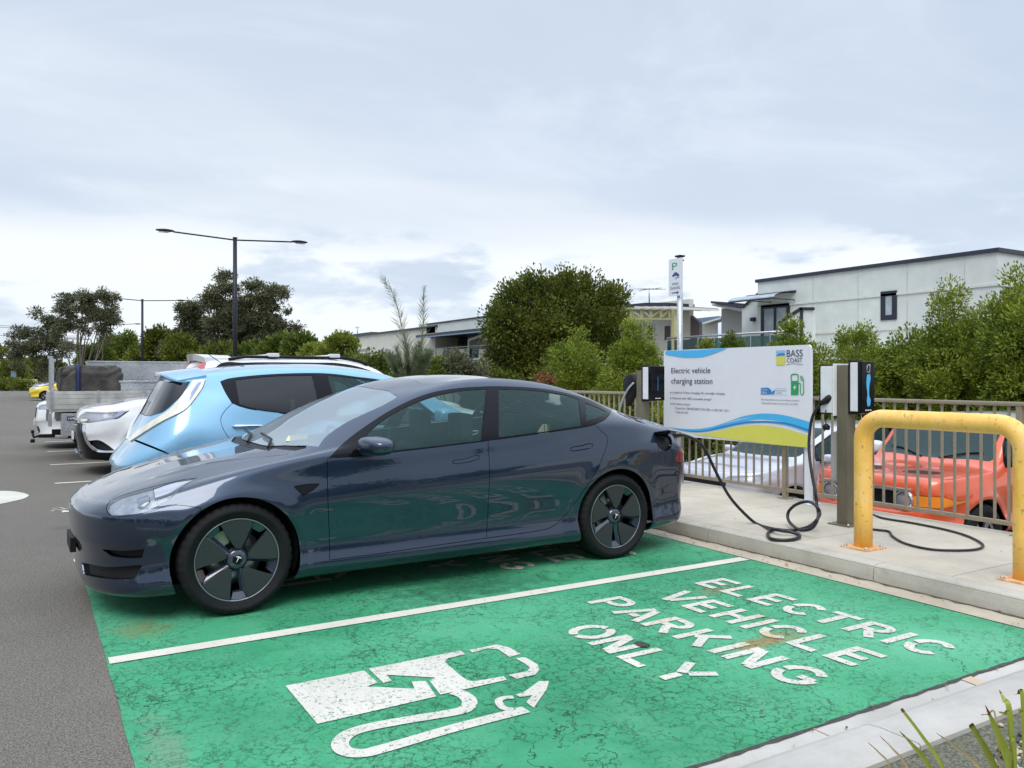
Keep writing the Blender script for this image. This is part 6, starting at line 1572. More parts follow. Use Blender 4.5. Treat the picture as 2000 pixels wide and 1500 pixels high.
def tree(name, label, cat, d, blobs, gz, leaf, nclump, nleaf, rc, lm, bark='bark', r0=.15, base_u=None, seed=0, group=None, thick=1.0, fill=.25, flat=1.0, aspect=.5, up=.3, nb=7, trunk_h=.35, bend=.12, lname='crown', shell=(.78, .28)):
    rng = np.random.RandomState(seed); ell = []
    if flat < .9:          # airy crowns: smaller clumps plus scattered ones below
        us = [b[0] for b in blobs]; vs_ = [b[1] for b in blobs]; blobs = [(b[0], b[1]+rng.uniform(-3, 7), b[2]*.72, b[3]*.85) for b in blobs]
        for _ in range(30):
            b = blobs[rng.randint(len(blobs))]; blobs = blobs+[(b[0]+rng.uniform(-26, 26), b[1]+rng.uniform(6, 58)*rng.rand()**.7, rng.uniform(5, 13), rng.uniform(3, 8))]
    for b in blobs:
        u, v, ru, rv = b[:4]; dd = d+(b[4] if len(b) > 4 else rng.uniform(-.5, .5)*thick*ru*d/FPX)
        ell.append((ond(u, v, dd), np.array([ru*dd/FPX, ru*dd/FPX*thick, rv*dd/FPX])))
    bu = base_u if base_u is not None else np.mean([b[0] for b in blobs]); B = ond(bu, HORIZ, d); B[2] = gz
    root = empty(name, tuple(B), 0, label, cat, group); ell = [(c-B, r) for c, r in ell]
    C, D, Nn, L, W = crown_leaves(rng, ell, nclump, nleaf, rc, leaf, fill, aspect, flat, up, shell)
    keep = C[:, 2] > .05; quads(lname, C[keep], D[keep], Nn[keep], L[keep], W[keep], M[lm], root)
    limbs(rng, (0, 0, 0), ell, r0, M[bark], root, nb, trunk_h, bend); return root
LG = LOWZ
tree('dark_tree', 'large dark green billowing tree between the balcony block and the parking sign', 'tree', 31,
    [(1012, 585, 32, 28), (1042, 572, 30, 30), (1085, 568, 32, 26), (1125, 558, 34, 25), (1165, 585, 34, 30), (1195, 590, 26, 30), (990, 630, 38, 36), (1040, 630, 50, 45), (1100, 620, 55, 45), (1155, 630, 50, 42), (1210, 632, 22, 22), (985, 685, 36, 40), (1040, 690, 50, 42), (1100, 690, 55, 48), (1160, 690, 45, 40), (1005, 730, 45, 26), (1070, 740, 50, 26), (1130, 740, 55, 26)],
    LG, .125, 600, 140, .44, 'leaf_dark', r0=.22, seed=3, fill=.2, base_u=1095, trunk_h=.22)
def bush(label, d, u, top, hw, seed, lm='leaf_hedge', leaf=.062, bottom=None, n=1.0, lobes=5, rc=.23, name='hedge_bush', group='hedge bushes along the lower car park'):
    top += 16; rng = np.random.RandomState(seed+100); zt = CAM_H+(HORIZ-top)/FPX*d; vb = HORIZ+(CAM_H-LG-.3)/d*FPX; bl = []
    H = vb-top; k = int(lobes)
    for i in range(k):
        f = i/(k-1); off = rng.uniform(-.35, .35)*hw*(1-f*.5)
        for q in range(2 if i else 1):
            rv = H*.17; v = top+rv*.75+f*(H-rv*1.7)*.98; w = hw*(.62+.42*min(1, f*2.2)) if i else hw*.50
            bl.append((u+(off if q == 0 else -off*1.4)+(rng.uniform(-.3, .3)*hw if i else 0), v+rng.uniform(-.03, .03)*H, w*rng.uniform(.75, 1.0), rv*rng.uniform(.9, 1.25), rng.uniform(-.5, .5)*hw*d/FPX))
    tree(name, label, 'bush', d, bl, LG, leaf, int(300*n), 170, rc, lm, r0=.06, seed=seed, group=group, base_u=u, fill=.25, aspect=.5, up=.35, nb=4, trunk_h=.2, lname='foliage', shell=(.84, .14))
bush('rounded light green bush left of the far wall charger', 23, 1137, 640, 68, 1, n=1.3); bush('rounded light green bush directly behind the far wall charger', 21.5, 1238, 626, 70, 2, n=1.5)
bush('light green bush hidden behind the sign board', 20, 1345, 700, 70, 3); bush('light green bush behind the right half of the sign board', 19, 1445, 690, 66, 4)
bush('cone topped bush just right of the sign board edge', 18, 1568, 628, 66, 5, n=1.3); bush('light green bush under the pale building window, above the yellow hoop corner', 17, 1692, 616, 66, 6, n=1.3)
bush('low light green bush in front of the tall hedge pair', 16.4, 1785, 640, 60, 7, n=1.2); bush('tall light green bush left of the tallest one at the right edge', 15.6, 1868, 566, 84, 8, n=1.9, lobes=6); bush('tallest light green bush at the right picture edge', 14.2, 1995, 530, 86, 9, n=2.0, lobes=6)
bush('dark leafed filler bush behind the orange wagon', 17.5, 1930, 690, 90, 10, 'leaf_dark', n=1.3)
bush('tall light green bush outside the right picture edge', 13, 2140, 520, 95, 11, n=1.3)
bush('dark leafed bush in the gap behind the bronze post', 18.6, 1640, 700, 70, 12, 'leaf_dark', n=1.1)
# small planter shrubs in front of the glass balustrade
for i, (u, v, w, lm, lb) in enumerate([(1432, 664, 26, 'leaf_mid', 'dark green seedling shrub before the glass balustrade'), (1380, 672, 16, 'leaf_yellow', 'yellow green small shrub left of the glass balustrade seedling')]):
    tree('shrub', lb, 'bush', 24, [(u, v+6, w*.6, 14), (u-w*.4, v+26, w*.6, 18), (u+w*.5, v+28, w*.6, 18), (u, v+60, w, 30)], LG, .09, 70, 60, .16, lm, r0=.03, seed=40+i, group='shrubs before the glass balustrade', lname='foliage', up=.9)
tree('shrub', 'small orange tipped shrub left of the round bushes', 'bush', 22, [(1066, 741, 18, 11), (1060, 765, 26, 22)], LG, .07, 60, 60, .12, 'leaf_rust', r0=.03, seed=60, lname='foliage')
# middle distance shrubs
tree('green_bush', 'bright green bush left of the pale far flats', 'bush', 34, [(640, 690, 26, 28), (668, 676, 26, 26), (655, 720, 46, 34), (690, 712, 24, 32)], 0, .13, 190, 80, .26, 'leaf_yellow', r0=.08, seed=21, lname='foliage')
tree('green_bush', 'mid green bush in front of the far flats', 'bush', 33, [(715, 712, 24, 22), (745, 722, 26, 26), (725, 745, 44, 24)], 0, .12, 150, 80, .24, 'leaf_mid', r0=.08, seed=22, lname='foliage')
tree('green_bush', 'brown green open shrub below the balcony block', 'bush', 28, [(885, 712, 44, 20), (920, 728, 36, 18), (850, 735, 40, 16)], LG, .12, 110, 60, .26, 'leaf_gum', r0=.06, seed=23, lname='foliage')
tree('green_bush', 'small yellow green shrub beside the wispy tall one', 'bush', 27.5, [(858, 712, 17, 14), (862, 732, 24, 18)], LG, .08, 70, 60, .15, 'leaf_yellow', r0=.04, seed=24, lname='foliage')
tree('green_bush', 'dark low bush between the wispy shrub and the dark tree', 'bush', 30, [(935, 735, 50, 22), (800, 742, 50, 20), (985, 752, 40, 20)], LG, .12, 120, 60, .26, 'leaf_mid', r0=.06, seed=25, lname='foliage')
# wispy upright shrub
def wispy():
    rng = np.random.RandomState(7); d = 26; B = ond(805, HORIZ, d); B[2] = LG; root = empty('wispy_shrub', tuple(B), 0, 'tall wispy needle leaved shrub with two bare leaning tops', 'shrub')
    st = MB(); C = []; D = []; L = []
    def spine(px_, r, dens, lmax, lmin=.15):
        P = crom([ond(u, v, d+dd)-B for u, v, dd in px_], 14); n = len(P); st.tube(P, [r*(1-.85*i/(n-1)) for i in range(n)], 5)
        for i in range(n-1):
            f = i/(n-1); t_ = P[i+1]-P[i]; t_ /= np.linalg.norm(t_)
            for _ in range(int(dens)):
                s = unit(rng, 1)[0]; s -= t_*(s@t_); dr = t_*rng.uniform(.6, 1.6)+s*1.0+np.array([0, 0, -.05]); ln = (lmax*(1-f)+lmin*f)*rng.uniform(.5, 1.1); dr /= np.linalg.norm(dr)
                C.append(P[i]+(P[i+1]-P[i])*rng.rand()+dr*ln*.5); D.append(dr); L.append(ln)
    spine([(800, 760, 0), (795, 690, 0), (785, 640, 0), (770, 580, .1), (747, 542, .1)], .03, 7, .85, .2); spine([(812, 760, .2), (822, 690, .2), (826, 640, .2), (826, 600, .3), (829, 562, .3)], .025, 6, .7, .2)
    for k in range(26):
        u = 800+rng.uniform(-46, 46); spine([(803+rng.uniform(-15, 15), 775, rng.uniform(-.5, .5)), ((803+u)/2, 735, rng.uniform(-.5, .5)), (u, 700-rng.uniform(0, 45)*(1-abs(u-803)/60), rng.uniform(-.6, .6))], .010, 22, .30, .24)
    C, D, L = map(np.array, (C, D, L)); quads('foliage', C, D, unit(rng, len(C)), L, np.full(len(C), .012), M['leaf_wispy'], root); st.build('stem', M['bark'], root)
wispy()
# tall gums and the tree line at the left
GUM = dict(fill=.35, flat=.75, aspect=.35, up=-.1, nb=11, bend=.20, bark='pale_bark')
tree('gum_tree', 'large layered gum tree right behind the nearest black lamp post', 'tree', 58,
    [(437, 538, 20, 8), (413, 570, 20, 11), (442, 561, 28, 13), (493, 551, 26, 9), (531, 570, 30, 10), (413, 594, 20, 12), (450, 590, 28, 14), (499, 588, 34, 12), (528, 600, 30, 11), (464, 612, 40, 15), (512, 625, 46, 16), (560, 606, 9, 5), (544, 632, 22, 10), (577, 642, 16, 9), (432, 633, 36, 18), (480, 646, 50, 18), (530, 652, 36, 16), (450, 668, 55, 22), (510, 676, 60, 22)],
    0, .21, 900, 70, .50, 'leaf_gum', r0=.24, seed=31, thick=.8, base_u=470, trunk_h=.2, **GUM)
tree('gum_tree', 'medium gum tree left of the nearest lamp post', 'tree', 60, [(378, 592, 17, 12), (384, 618, 20, 16), (370, 642, 28, 16), (395, 660, 34, 20), (345, 668, 26, 16)], 0, .21, 420, 66, .50, 'leaf_gum', r0=.16, seed=32, base_u=380, trunk_h=.3, **GUM)
tree('gum_tree', 'open pale limbed gum tree behind the canvas bundle', 'tree', 52,
    [(128, 584, 22, 10), (160, 578, 24, 11), (185, 580, 14, 9), (205, 574, 18, 10), (228, 574, 10, 7), (154, 602, 28, 8), (122, 602, 14, 8), (218, 598, 16, 10), (198, 612, 22, 9), (222, 625, 14, 7), (180, 604, 18, 8)], 0, .16, 420, 46, .36, 'leaf_gum', r0=.11, seed=33, base_u=158, trunk_h=.16, **GUM)
tree('gum_tree', 'low spreading gum tree at the far left', 'tree', 54, [(70, 612, 12, 11), (92, 619, 18, 8), (108, 628, 15, 9), (64, 647, 22, 10), (40, 650, 18, 10), (26, 665, 14, 8), (77, 668, 28, 11), (106, 660, 18, 11), (55, 682, 24, 8), (115, 642, 12, 8)], 0, .17, 360, 46, .36, 'leaf_gum', r0=.10, seed=34, base_u=98, trunk_h=.3, **GUM)
for i, (lb, u, v, ru, rv, lm, d) in enumerate([('dense dark tree between the two nearer lamp posts', 318, 672, 36, 32, 'leaf_dark', 62), ('round green tree left of the second lamp post', 232, 678, 40, 30, 'leaf_mid', 66), ('dark tree right of the second lamp post', 358, 684, 36, 28, 'leaf_dark', 56), ('yellow green tree right of the nearest lamp post', 540, 686, 36, 30, 'leaf_mid', 48),
        ('dark green tree left of the bright bush', 590, 688, 26, 28, 'leaf_mid', 46), ('yellow tipped small tree beside the bright bush', 612, 706, 18, 20, 'leaf_yellow', 42), ('dark tree under the large gum', 430, 700, 50, 30, 'leaf_dark', 52), ('olive tree in front of the large gum', 492, 700, 40, 28, 'leaf_mid', 50),
        ('dark pine like tree at the left picture edge', 30, 722, 34, 16, 'leaf_dark', 104), ('dark low tree behind the tray truck post', 92, 718, 34, 22, 'leaf_dark', 100), ('green tree behind the checker plate box', 190, 700, 34, 26, 'leaf_mid', 60), ('dark tree at the far left beyond the road', -40, 715, 34, 22, 'leaf_dark', 105), ('dark green tree behind the lamp post row', 285, 700, 40, 26, 'leaf_dark', 64)]):
    rng = np.random.RandomState(70+i); bl = [(u+rng.uniform(-.5, .5)*ru, v+rng.uniform(-.45, .45)*rv, ru*rng.uniform(.4, .7), rv*rng.uniform(.4, .65)) for _ in range(6)]+[(u, v+rv*.6, ru*.9, rv*.55)]
    tree('tree', lb, 'tree', d, bl, 0, .22, 280, 70, .50, lm, r0=.16, seed=50+i, group='trees beyond the car park', fill=.2)
# low hedge at the far left
rng = np.random.RandomState(3); B = np.array(ond(10, HORIZ, 80)); B[2] = 0; root = empty('low_hedge', tuple(B), 0, 'low green hedge across the far end of the aisle', 'hedge')
ell = [(ond(u, 752+rng.uniform(-2, 2), 80)-B, np.array([.9, .8, .55])) for u in np.arange(-120, 62, 7)]
C, D, Nn, L, W = crown_leaves(rng, ell, 300, 40, .35, .22, up=.5); quads('foliage', C, D, Nn, L, W, M['leaf_mid'], root)
# far wood that closes the horizon (behind the trees, and added unseen behind the camera for reflections)
def wood(name, pts, h, n, seed, leaf=.9, lm='leaf_dark'):
    rng = np.random.RandomState(seed); P = [np.array(p, float) for p in pts]; C = []
    seg = [np.linalg.norm(b-a) for a, b in zip(P[:-1], P[1:])]; tot = sum(seg)
    ell = []
    for a, b, s in zip(P[:-1], P[1:], seg):
        for k in range(int(s/4)):
            q = a+(b-a)*rng.rand(); hh = h*rng.uniform(.6, 1.1); ell.append((np.array([q[0]+rng.uniform(-3, 3), q[1]+rng.uniform(-3, 3), hh*.52]), np.array([3.2, 3.2, hh*.5])))
    C, D, Nn, L, W = crown_leaves(rng, ell, n, 26, 1.3, leaf, up=.3); keep = C[:, 2] > -1
    o = quads(name, C[keep], D[keep], Nn[keep], L[keep], W[keep], M[lm], None); o.parent = None; tag(o, 'dark wood closing the horizon, with an unseen part added behind for reflections', 'wood', None, 'stuff')
wood('far_wood', [(-75, 135), (-10, 150), (60, 120), (90, 80), (95, 30)], 7, 1400, 5)
wood('reflection_wood', [(-45, 20), (-50, -20), (-30, -45), (10, -50), (50, -40)], 7.5, 1100, 6)
# strap leaved plant at the lower right
t = NT('strap_leaf'); v = t.co(); g = t.n('NewGeometry'); c = t.ramp(g.outputs['Random Per Island'], [(0, (.10, .17, .02, 1)), (.5, (.20, .25, .03, 1)), (1, (.42, .36, .03, 1))])
wv = t.noise(t.co(scale=(60, 60, 3)), 1.0, 3); c = t.mix(t.ramp(wv, [(.4, 0), (.7, .4)]), c, (.30, .38, .10)); t.set(Base_Color=c, Roughness=.4, Specular_IOR_Level=.4); M['strap_leaf'] = t.m
M['dry_leaf'] = mat('dry_leaf', (.42, .33, .16), .6, var=.3, vscale=20); M['leaf_tip'] = mat('brown_leaf_tip', (.12, .045, .02), .6)
fp = empty('strap_leaf_plant', (2.72, 1.28, .10), 0, 'green strap leaved plant with browned tips in the corner garden bed', 'plant'); FB = np.array([2.72, 1.28, .10])
def blade(u, v, ub, vb, d, w, m='strap_leaf', cut=False, db=2.42):
    tip = ond(u, v, d)-FB; bpx = ond(ub, vb, db)-FB; base = np.array([random.uniform(-.05, .05), random.uniform(-.05, .05), 0]) if vb > 1500 else bpx
    mid = bpx if vb >= 1499 else (tip+base)/2; base2 = mid+(mid-tip)*.45; base2[2] = max(base2[2], 0.0) if base2[2] < 0 else base2[2]
    pts = crom([np.array([base2[0], base2[1], min(base2[2], .02)]), mid, tip*.55+mid*.45+np.array([0, 0, .006]), tip], 8); n = len(pts); vs = []
    view = -(FWD*1.0); 
    for i, p in enumerate(pts):
        f = i/(n-1); ww = w*(.75+.25*math.sin(math.pi*min(1, f*1.4)))*(1-max(0, (f-.55)/.45)**1.6*(.0 if cut else 1))+.0008
        tt = pts[min(i+1, n-1)]-pts[max(i-1, 0)]; tt /= np.linalg.norm(tt); s = np.cross(tt, view); s /= np.linalg.norm(s); nn = np.cross(s, tt)
        vs += [p-s*ww/2+nn*ww*.14, p-nn*ww*.02, p+s*ww/2+nn*ww*.14]
    mb = MB(); mb.add(vs, [f for i in range(n-1) for f in ((3*i, 3*i+1, 3*i+4, 3*i+3), (3*i+1, 3*i+2, 3*i+5, 3*i+4))], True); lf = mb.build('leaf', M[m], fp)
    k = n-(2 if cut else 4); tb = MB(); tb.add([q+view*.002 for q in vs[3*k:]], [f for i in range(1 if cut else 3) for f in ((3*i, 3*i+1, 3*i+4, 3*i+3), (3*i+1, 3*i+2, 3*i+5, 3*i+4))], True); tb.build('leaf_tip', M['leaf_tip'], lf)
random.seed(8)
for a in [(1760, 1384, 1842, 1500, 2.45, .011, 'strap_leaf', True), (1756, 1427, 1816, 1500, 2.4, .014), (1895, 1414, 1942, 1500, 2.35, .020, 'strap_leaf', True), (1924, 1377, 1974, 1500, 2.4, .027), (1951, 1347, 1993, 1449, 2.5, .017), (1981, 1356, 2012, 1372, 2.5, .012), (1950, 1390, 1996, 1425, 2.45, .012), (1988, 1385, 2010, 1430, 2.45, .016), (1972, 1449, 1990, 1455, 2.4, .010),
          (1694, 1449, 1740, 1500, 2.4, .005, 'dry_leaf'), (1718, 1437, 1772, 1500, 2.4, .006, 'dry_leaf'), (1828, 1431, 1912, 1500, 2.4, .008, 'dry_leaf'), (2040, 1330, 2060, 1500, 2.4, .022), (2080, 1380, 2090, 1500, 2.35, .022), (1915, 1396, 1975, 1412, 2.45, .005, 'dry_leaf')]:
    blade(*a)
pb = []; rng = np.random.RandomState(2); mbp = MB()
for k in range(420):
    u, v = 2015+rng.normal()*30, 1485+rng.normal()*24; c = onz(u, v, .10); r_ = rng.uniform(.006, .017)
    if c[1] > 1.70: continue
    ax = unit(rng, 1)[0]; nu, nv = 7, 4; vs = []; sc = np.array([1, rng.uniform(.6, 1), rng.uniform(.45, .7)]); an = rng.uniform(0, 6)
    for j in range(nv+1):
        ph = -math.pi/2+math.pi*j/nv
        for i in range(nu):
            th = 2*math.pi*i/nu; q = np.array([math.cos(ph)*math.cos(th), math.cos(ph)*math.sin(th), math.sin(ph)])*sc*r_; vs.append((c[0]+q[0]*math.cos(an)-q[1]*math.sin(an), c[1]+q[0]*math.sin(an)+q[1]*math.cos(an), .100+q[2]+r_*.2))
    mbp.add(vs, [(j*nu+i, j*nu+(i+1) % nu, (j+1)*nu+(i+1) % nu, (j+1)*nu+i) for j in range(nv) for i in range(nu)], True)
t = NT('pebble'); g = t.n('NewGeometry'); t.set(Base_Color=t.ramp(g.outputs['Random Per Island'], [(0, (.05, .055, .06, 1)), (.5, (.16, .16, .15, 1)), (.62, (.45, .36, .24, 1)), (1, (.66, .60, .50, 1))], 'CONSTANT'), Roughness=.6)
tag(mbp.build('pebbles', t.m), 'cream and grey pebbles under the strap leaved plant', 'pebbles', None, 'stuff')
# ------------------------------------------------------------------ lamp posts, poles and buildings
M['lamp_black'] = mat('black_lamp_metal', (.012, .014, .022), .4, spec=.3)
def lamp_post(i, u, d, label, h=6.5):
    P = ond(u, HORIZ, d); e = empty('lamp_post', (P[0], P[1], 0), 0, label, 'lamp post', 'twin arm lamp posts in line along the car park')
    m = MB(); m.tube([(0, 0, 0), (0, 0, 3), (0, 0, h)], [.085, .08, .07], 14); m.lathe([(.0005, .03), (.19, .03), (.19, 0)], 16, 'z'); m.box(-.075, .075, -.075, .075, h-.02, h+.02, .01); m.build('pole', M['lamp_black'], e)
    m = MB(); m.tube([(-2.1, 0, h+.03), (0, 0, h-.08), (2.1, 0, h+.03)], .028, 8); m.build('arm', M['lamp_black'], e)
    for q in (-1, 1):
        def df(v): return [v[0], v[1]*(1-.25*max(0, q*v[0])), v[2]*(1-.3*abs(v[0]))]
        blob(e, 'lamp_head', (q*2.38, 0, h+.055), (.62, .28, .11), M['lamp_black'], 2.6, deform=df)
        m = MB(); m.box(q*2.42-.16, q*2.42+.16, -.10, .10, h-.012, h+.0, .004); m.build('lamp_lens', M['white_plastic'], e)
lamp_post(0, 459, 29.7, 'nearest tall black twin arm lamp post above the white wagon'); lamp_post(1, 278, 53.5, 'second black twin arm lamp post above the checker plate box'); lamp_post(2, 216, 78, 'third black twin arm lamp post seen through the gum tree')
lamp_post(3, 121, 107, 'fourth small lamp post at the left beside the utility pole', 6.6); lamp_post(4, 104, 120, 'farthest small lamp post at the left end of the row', 6.6)
P = ond(152, HORIZ, 95); up = empty('utility_pole', (P[0], P[1], 0), 0, 'wooden utility pole with three crossarms among the gum limbs', 'pole')
m = MB(); m.tube([(0, 0, 0), (0, 0, 7.4)], .13, 8); m.build('pole', M['bark'], up)
for z in (5.0, 5.8, 7.0): m = MB(); m.box(-1.3, 1.3, -.05, .05, z-.06, z+.06); m.build('crossarm', M['bark'], up)
for i, (v0, v1) in enumerate(((617, 640), (624, 641), (640, 656), (660, 668))):
    a = ond(-200, v0, 70); b = ond(152, v1, 95); e = MB(); e.tube([a*(1-t)+b*t-np.array([0, 0, 1.2*t*(1-t)]) for t in np.linspace(0, 1, 12)], .022, 4)
    tag(e.build('power_line', M['lamp_black']), 'thin overhead power line, number %s from the top, left of the gum trees' % ('one', 'two', 'three', 'four')[i], 'cable', 'overhead power lines at the far left')
# building kit: facades run along Y at constant X and face the car park
M['panel_grey'] = mat('pale_grey_panel', (.60, .63, .60), .6, var=.07, vscale=1.5); M['panel_warm'] = mat('cream_render', (.64, .62, .54), .65, var=.06, vscale=1.2); M['roof_dark'] = mat('dark_roof_metal', (.035, .04, .06), .4, metal=.3)
M['joint_grey'] = mat('panel_joint_grey', (.50, .52, .50), .6); M['win_dark'] = mat('dark_window_glass', (.02, .03, .04), .05, coat=1, var=.3, vscale=1); M['frame_dark'] = mat('dark_frame', (.015, .018, .03), .4); M['win_pale'] = mat('pale_blind_glass', (.30, .36, .40), .12, coat=.6, var=.2, vscale=2)
M['trim_pale'] = mat('pale_trim', (.62, .62, .58), .5); M['olive'] = mat('olive_yellow_timber', (.42, .40, .20), .6); M['purple_wall'] = mat('mauve_cladding', (.14, .11, .13), .7); M['block'] = None
t = NT('grey_blockwork'); br = t.n('TexBrick'); mp = t.n('Mapping'); tc = t.n('TexCoord'); t.l(tc.outputs['Object'], mp.inputs[0]); mp.inputs['Rotation'].default_value = (R(90), 0, R(90)); t.l(mp.outputs[0], br.inputs['Vector'])
br.inputs['Scale'].default_value = 2.4; br.inputs['Color1'].default_value = (.10, .10, .10, 1); br.inputs['Color2'].default_value = (.20, .19, .18, 1); br.inputs['Mortar'].default_value = (.28, .28, .27, 1); br.inputs['Mortar Size'].default_value = .03
t.set(Base_Color=br.outputs['Color'], Roughness=.9); M['block'] = t.m
M['balustrade'] = glassmat('balustrade_glass', (.45, .68, .62), .35, (.06, .12, .11)); M['red_panel'] = mat('brown_shutter', (.10, .06, .05), .6); M['lightblue'] = mat('blue_skillion_roof', (.20, .30, .42), .3, metal=.5)
class Bld:
    def __init__(s, name, label, X, u, gz=LOWZ, cat='building', group=None):
        p = onx(u, HORIZ, X); s.X = X; s.O = np.array([X, p[1], gz]); s.e = empty(name, tuple(s.O), 0, label, cat, group)
    def P(s, u, v, dx=0): return onx(u, v, s.X+dx)-s.O
    def box(s, name, u0, u1, v0, v1, m, x0=0.0, x1=.1, ref=None, zb=None, parent=None):
        """rectangle seen at u0..u1, heights from v0 (top, read at u0) to v1, at depth x0..x1 behind the facade plane"""
        a = s.P(u0, v0, x0); b = s.P(u1, v0, x0); zt = a[2]; zz = zb if zb is not None else s.P(u0, v1, x0)[2]
        mb = MB(); y0, y1 = sorted((a[1], b[1])); mb.box(x0, x1, y0, y1, min(zz, zt), max(zz, zt)); return mb.build(name, m, parent or s.e)
    def poly(s, name, px, m, x0, x1, parent=None):
        pts = [s.P(u, v, x0)[1:] for u, v in px]; mb = MB(); mb.prism([tuple(p) for p in pts], x0, x1, 'x'); return mb.build(name, m, parent or s.e)
    def window(s, u0, u1, v0, v1, glass='win_dark', fr='frame_dark', x=0, bars=1, fw=.07):
        a = s.P(u0, v0, x); b = s.P(u1, v0, x); c = s.P(u0, v1, x); y0, y1 = sorted((a[1], b[1])); z0, z1 = c[2], a[2]
        f = MB(); 
        for q in ((y0, y0+fw, z0, z1), (y1-fw, y1, z0, z1), (y0+fw, y1-fw, z1-fw, z1), (y0+fw, y1-fw, z0, z0+fw)): f.box(x-.05, x+.02, *q)
        for k in range(bars): yy = y0+(y1-y0)*(k+1)/(bars+1); f.box(x-.045, x+.02, yy-fw*.4, yy+fw*.4, z0+fw, z1-fw)
        w = f.build('window', M[fr], s.e); g = MB(); g.box(x-.02, x+.03, y0+.02, y1-.02, z0+.02, z1-.02); g.build('pane', M[glass], w); return w
# big pale panel building at the right
b = Bld('panel_building', 'large pale grey panel building with dark roof edge and one small dark window', 33.0, 1714)
zt = b.P(1948, 486)[2]; y1 = b.P(1480, 548)[1]; y0 = b.P(1948, 486)[1]
m = MB(); m.box(0, 14, y0, y1, 0, zt-.12); m.build('wall', M['panel_grey'], b.e)
m = MB(); m.box(-.10, 14.1, y0-.10, y1+.10, zt-.12, zt+.04); m.build('roof_edge', M['roof_dark'], b.e)
zj = b.P(1700, 579)[2]
m = MB(); m.box(-.05, -.001, y0-.05, y1+.02, zj-.05, zj+.05); m.build('trim_strip', M['trim_pale'], b.e)
m = MB(); m.box(0, 14, y0-.06, y0-.001, zj-.05, zj+.05); m.build('trim_strip', M['trim_pale'], b.e)
zl = b.P(1640, 648)[2]; m = MB(); m.box(-.05, -.001, y0-.05, y1+.02, zl-.05, zl+.05); m.build('trim_strip', M['trim_pale'], b.e)
for u in (1588, 1676, 1772, 1884):
    yy = b.P(u, 560)[1]; m = MB(); m.box(-.012, -.001, yy-.02, yy+.02, .5, zt-.12); m.build('panel_joint', M['joint_grey'], b.e)
b.window(1721, 1752, 570, 626, 'win_pale', 'frame_dark', 0, 0, .22)
m = MB(); yy = b.P(1962, 510)[1]; m.box(1.2, 1.35, y0-.25, y0-.06, zt-2.0, zt-1.8); m.build('vent', M['frame_dark'], b.e)
b.window(1487, 1543, 597, 690, 'win_pale', 'frame_dark', 0, 1, .2)
# curved door canopy
m = MB(); ya, yb_ = b.P(1462, 590)[1], b.P(1552, 590)[1]; zc = b.P(1480, 590)[2]; zq = b.P(1500, 576)[2]
pr = [(-1.5*math.sin(R(a)), zc+(zq-zc)*math.cos(R(a))) for a in range(0, 91, 10)]
vs = [(x, ya, z) for x, z in pr]+[(x, yb_, z) for x, z in pr]; n = len(pr); m.add(vs+[(x, y, z-.05) for x, y, z in vs], [(i, i+1, n+i+1, n+i) for i in range(n-1)]+[(2*n+i, 3*n+i, 3*n+i+1, 2*n+i+1) for i in range(n-1)]); m.build('canopy', M['win_pale'], b.e)
m = MB(); m.box(-.08, .0, yb_-.1, ya+.1, zq-.02, zq+.08); m.box(-1.52, -1.46, yb_, ya, zc-.08, zc-.02)
for y in (ya, yb_, (ya+yb_)/2): m.box(-1.5, 0, y-.03, y+.03, zc-.1, zc-.06)
m.build('canopy_frame', M['frame_dark'], b.e)
b.poly('side_screen', [(1521, 628), (1563, 601), (1588, 601), (1588, 690), (1521, 690)], M['panel_grey'], -1.9, -1.75)
b.poly('screen_cap', [(1519, 629), (1562, 600), (1590, 600), (1590, 606), (1564, 606), (1521, 634)], M['frame_dark'], -1.96, -1.91)
b.poly('screen_post', [(1562, 601), (1567, 601), (1567, 690), (1562, 690)], M['frame_dark'], -1.96, -1.91)
# grey wing with sloping edge left of it
b2 = Bld('grey_wing', 'narrow pale grey wing with a sloped top left of the panel building', 33.6, 1465); b2.poly('wall', [(1449, 600), (1452, 597), (1481, 573), (1481, 780), (1449, 780)], M['panel_grey'], 0, 8); b2.poly('roof_edge', [(1447, 601), (1452, 595), (1481, 570), (1481, 573), (1453, 597.5), (1449, 602)], M['roof_dark'], -.12, 8.1)
m = MB(); p = b2.P(1473, 624); m.box(-.2, -.001, p[1]-.12, p[1]+.12, p[2]-.1, p[2]+.1); m.build('wall_light', M['frame_dark'], b2.e)
b3 = Bld('block_house', 'grey blockwork house end under a thin dark tilted roof', 36, 1428); b3.poly('wall', [(1409, 602), (1449, 607), (1449, 780), (1409, 780)], M['block'], 0, 6); b3.poly('roof', [(1388, 588), (1462, 594), (1462, 597), (1449, 604), (1388, 592)], M['roof_dark'], -.8, 1)
b3.poly('fascia', [(1390, 593), (1449, 605), (1449, 609), (1390, 597)], M['trim_pale'], -.5, -.3)
b4 = Bld('skillion_house', 'small cream house with pale blue sloping roof behind the parking sign', 40, 1385); b4.poly('wall', [(1366, 632), (1394, 626), (1394, 760), (1366, 760)], M['panel_warm'], 0, .4); b4.poly('roof', [(1358, 622), (1404, 617), (1408, 619), (1368, 631)], M['lightblue'], -.6, .8); b4.poly('fascia', [(1368, 631), (1407, 619.5), (1407, 623), (1368, 635)], M['trim_pale'], -.65, -.61)
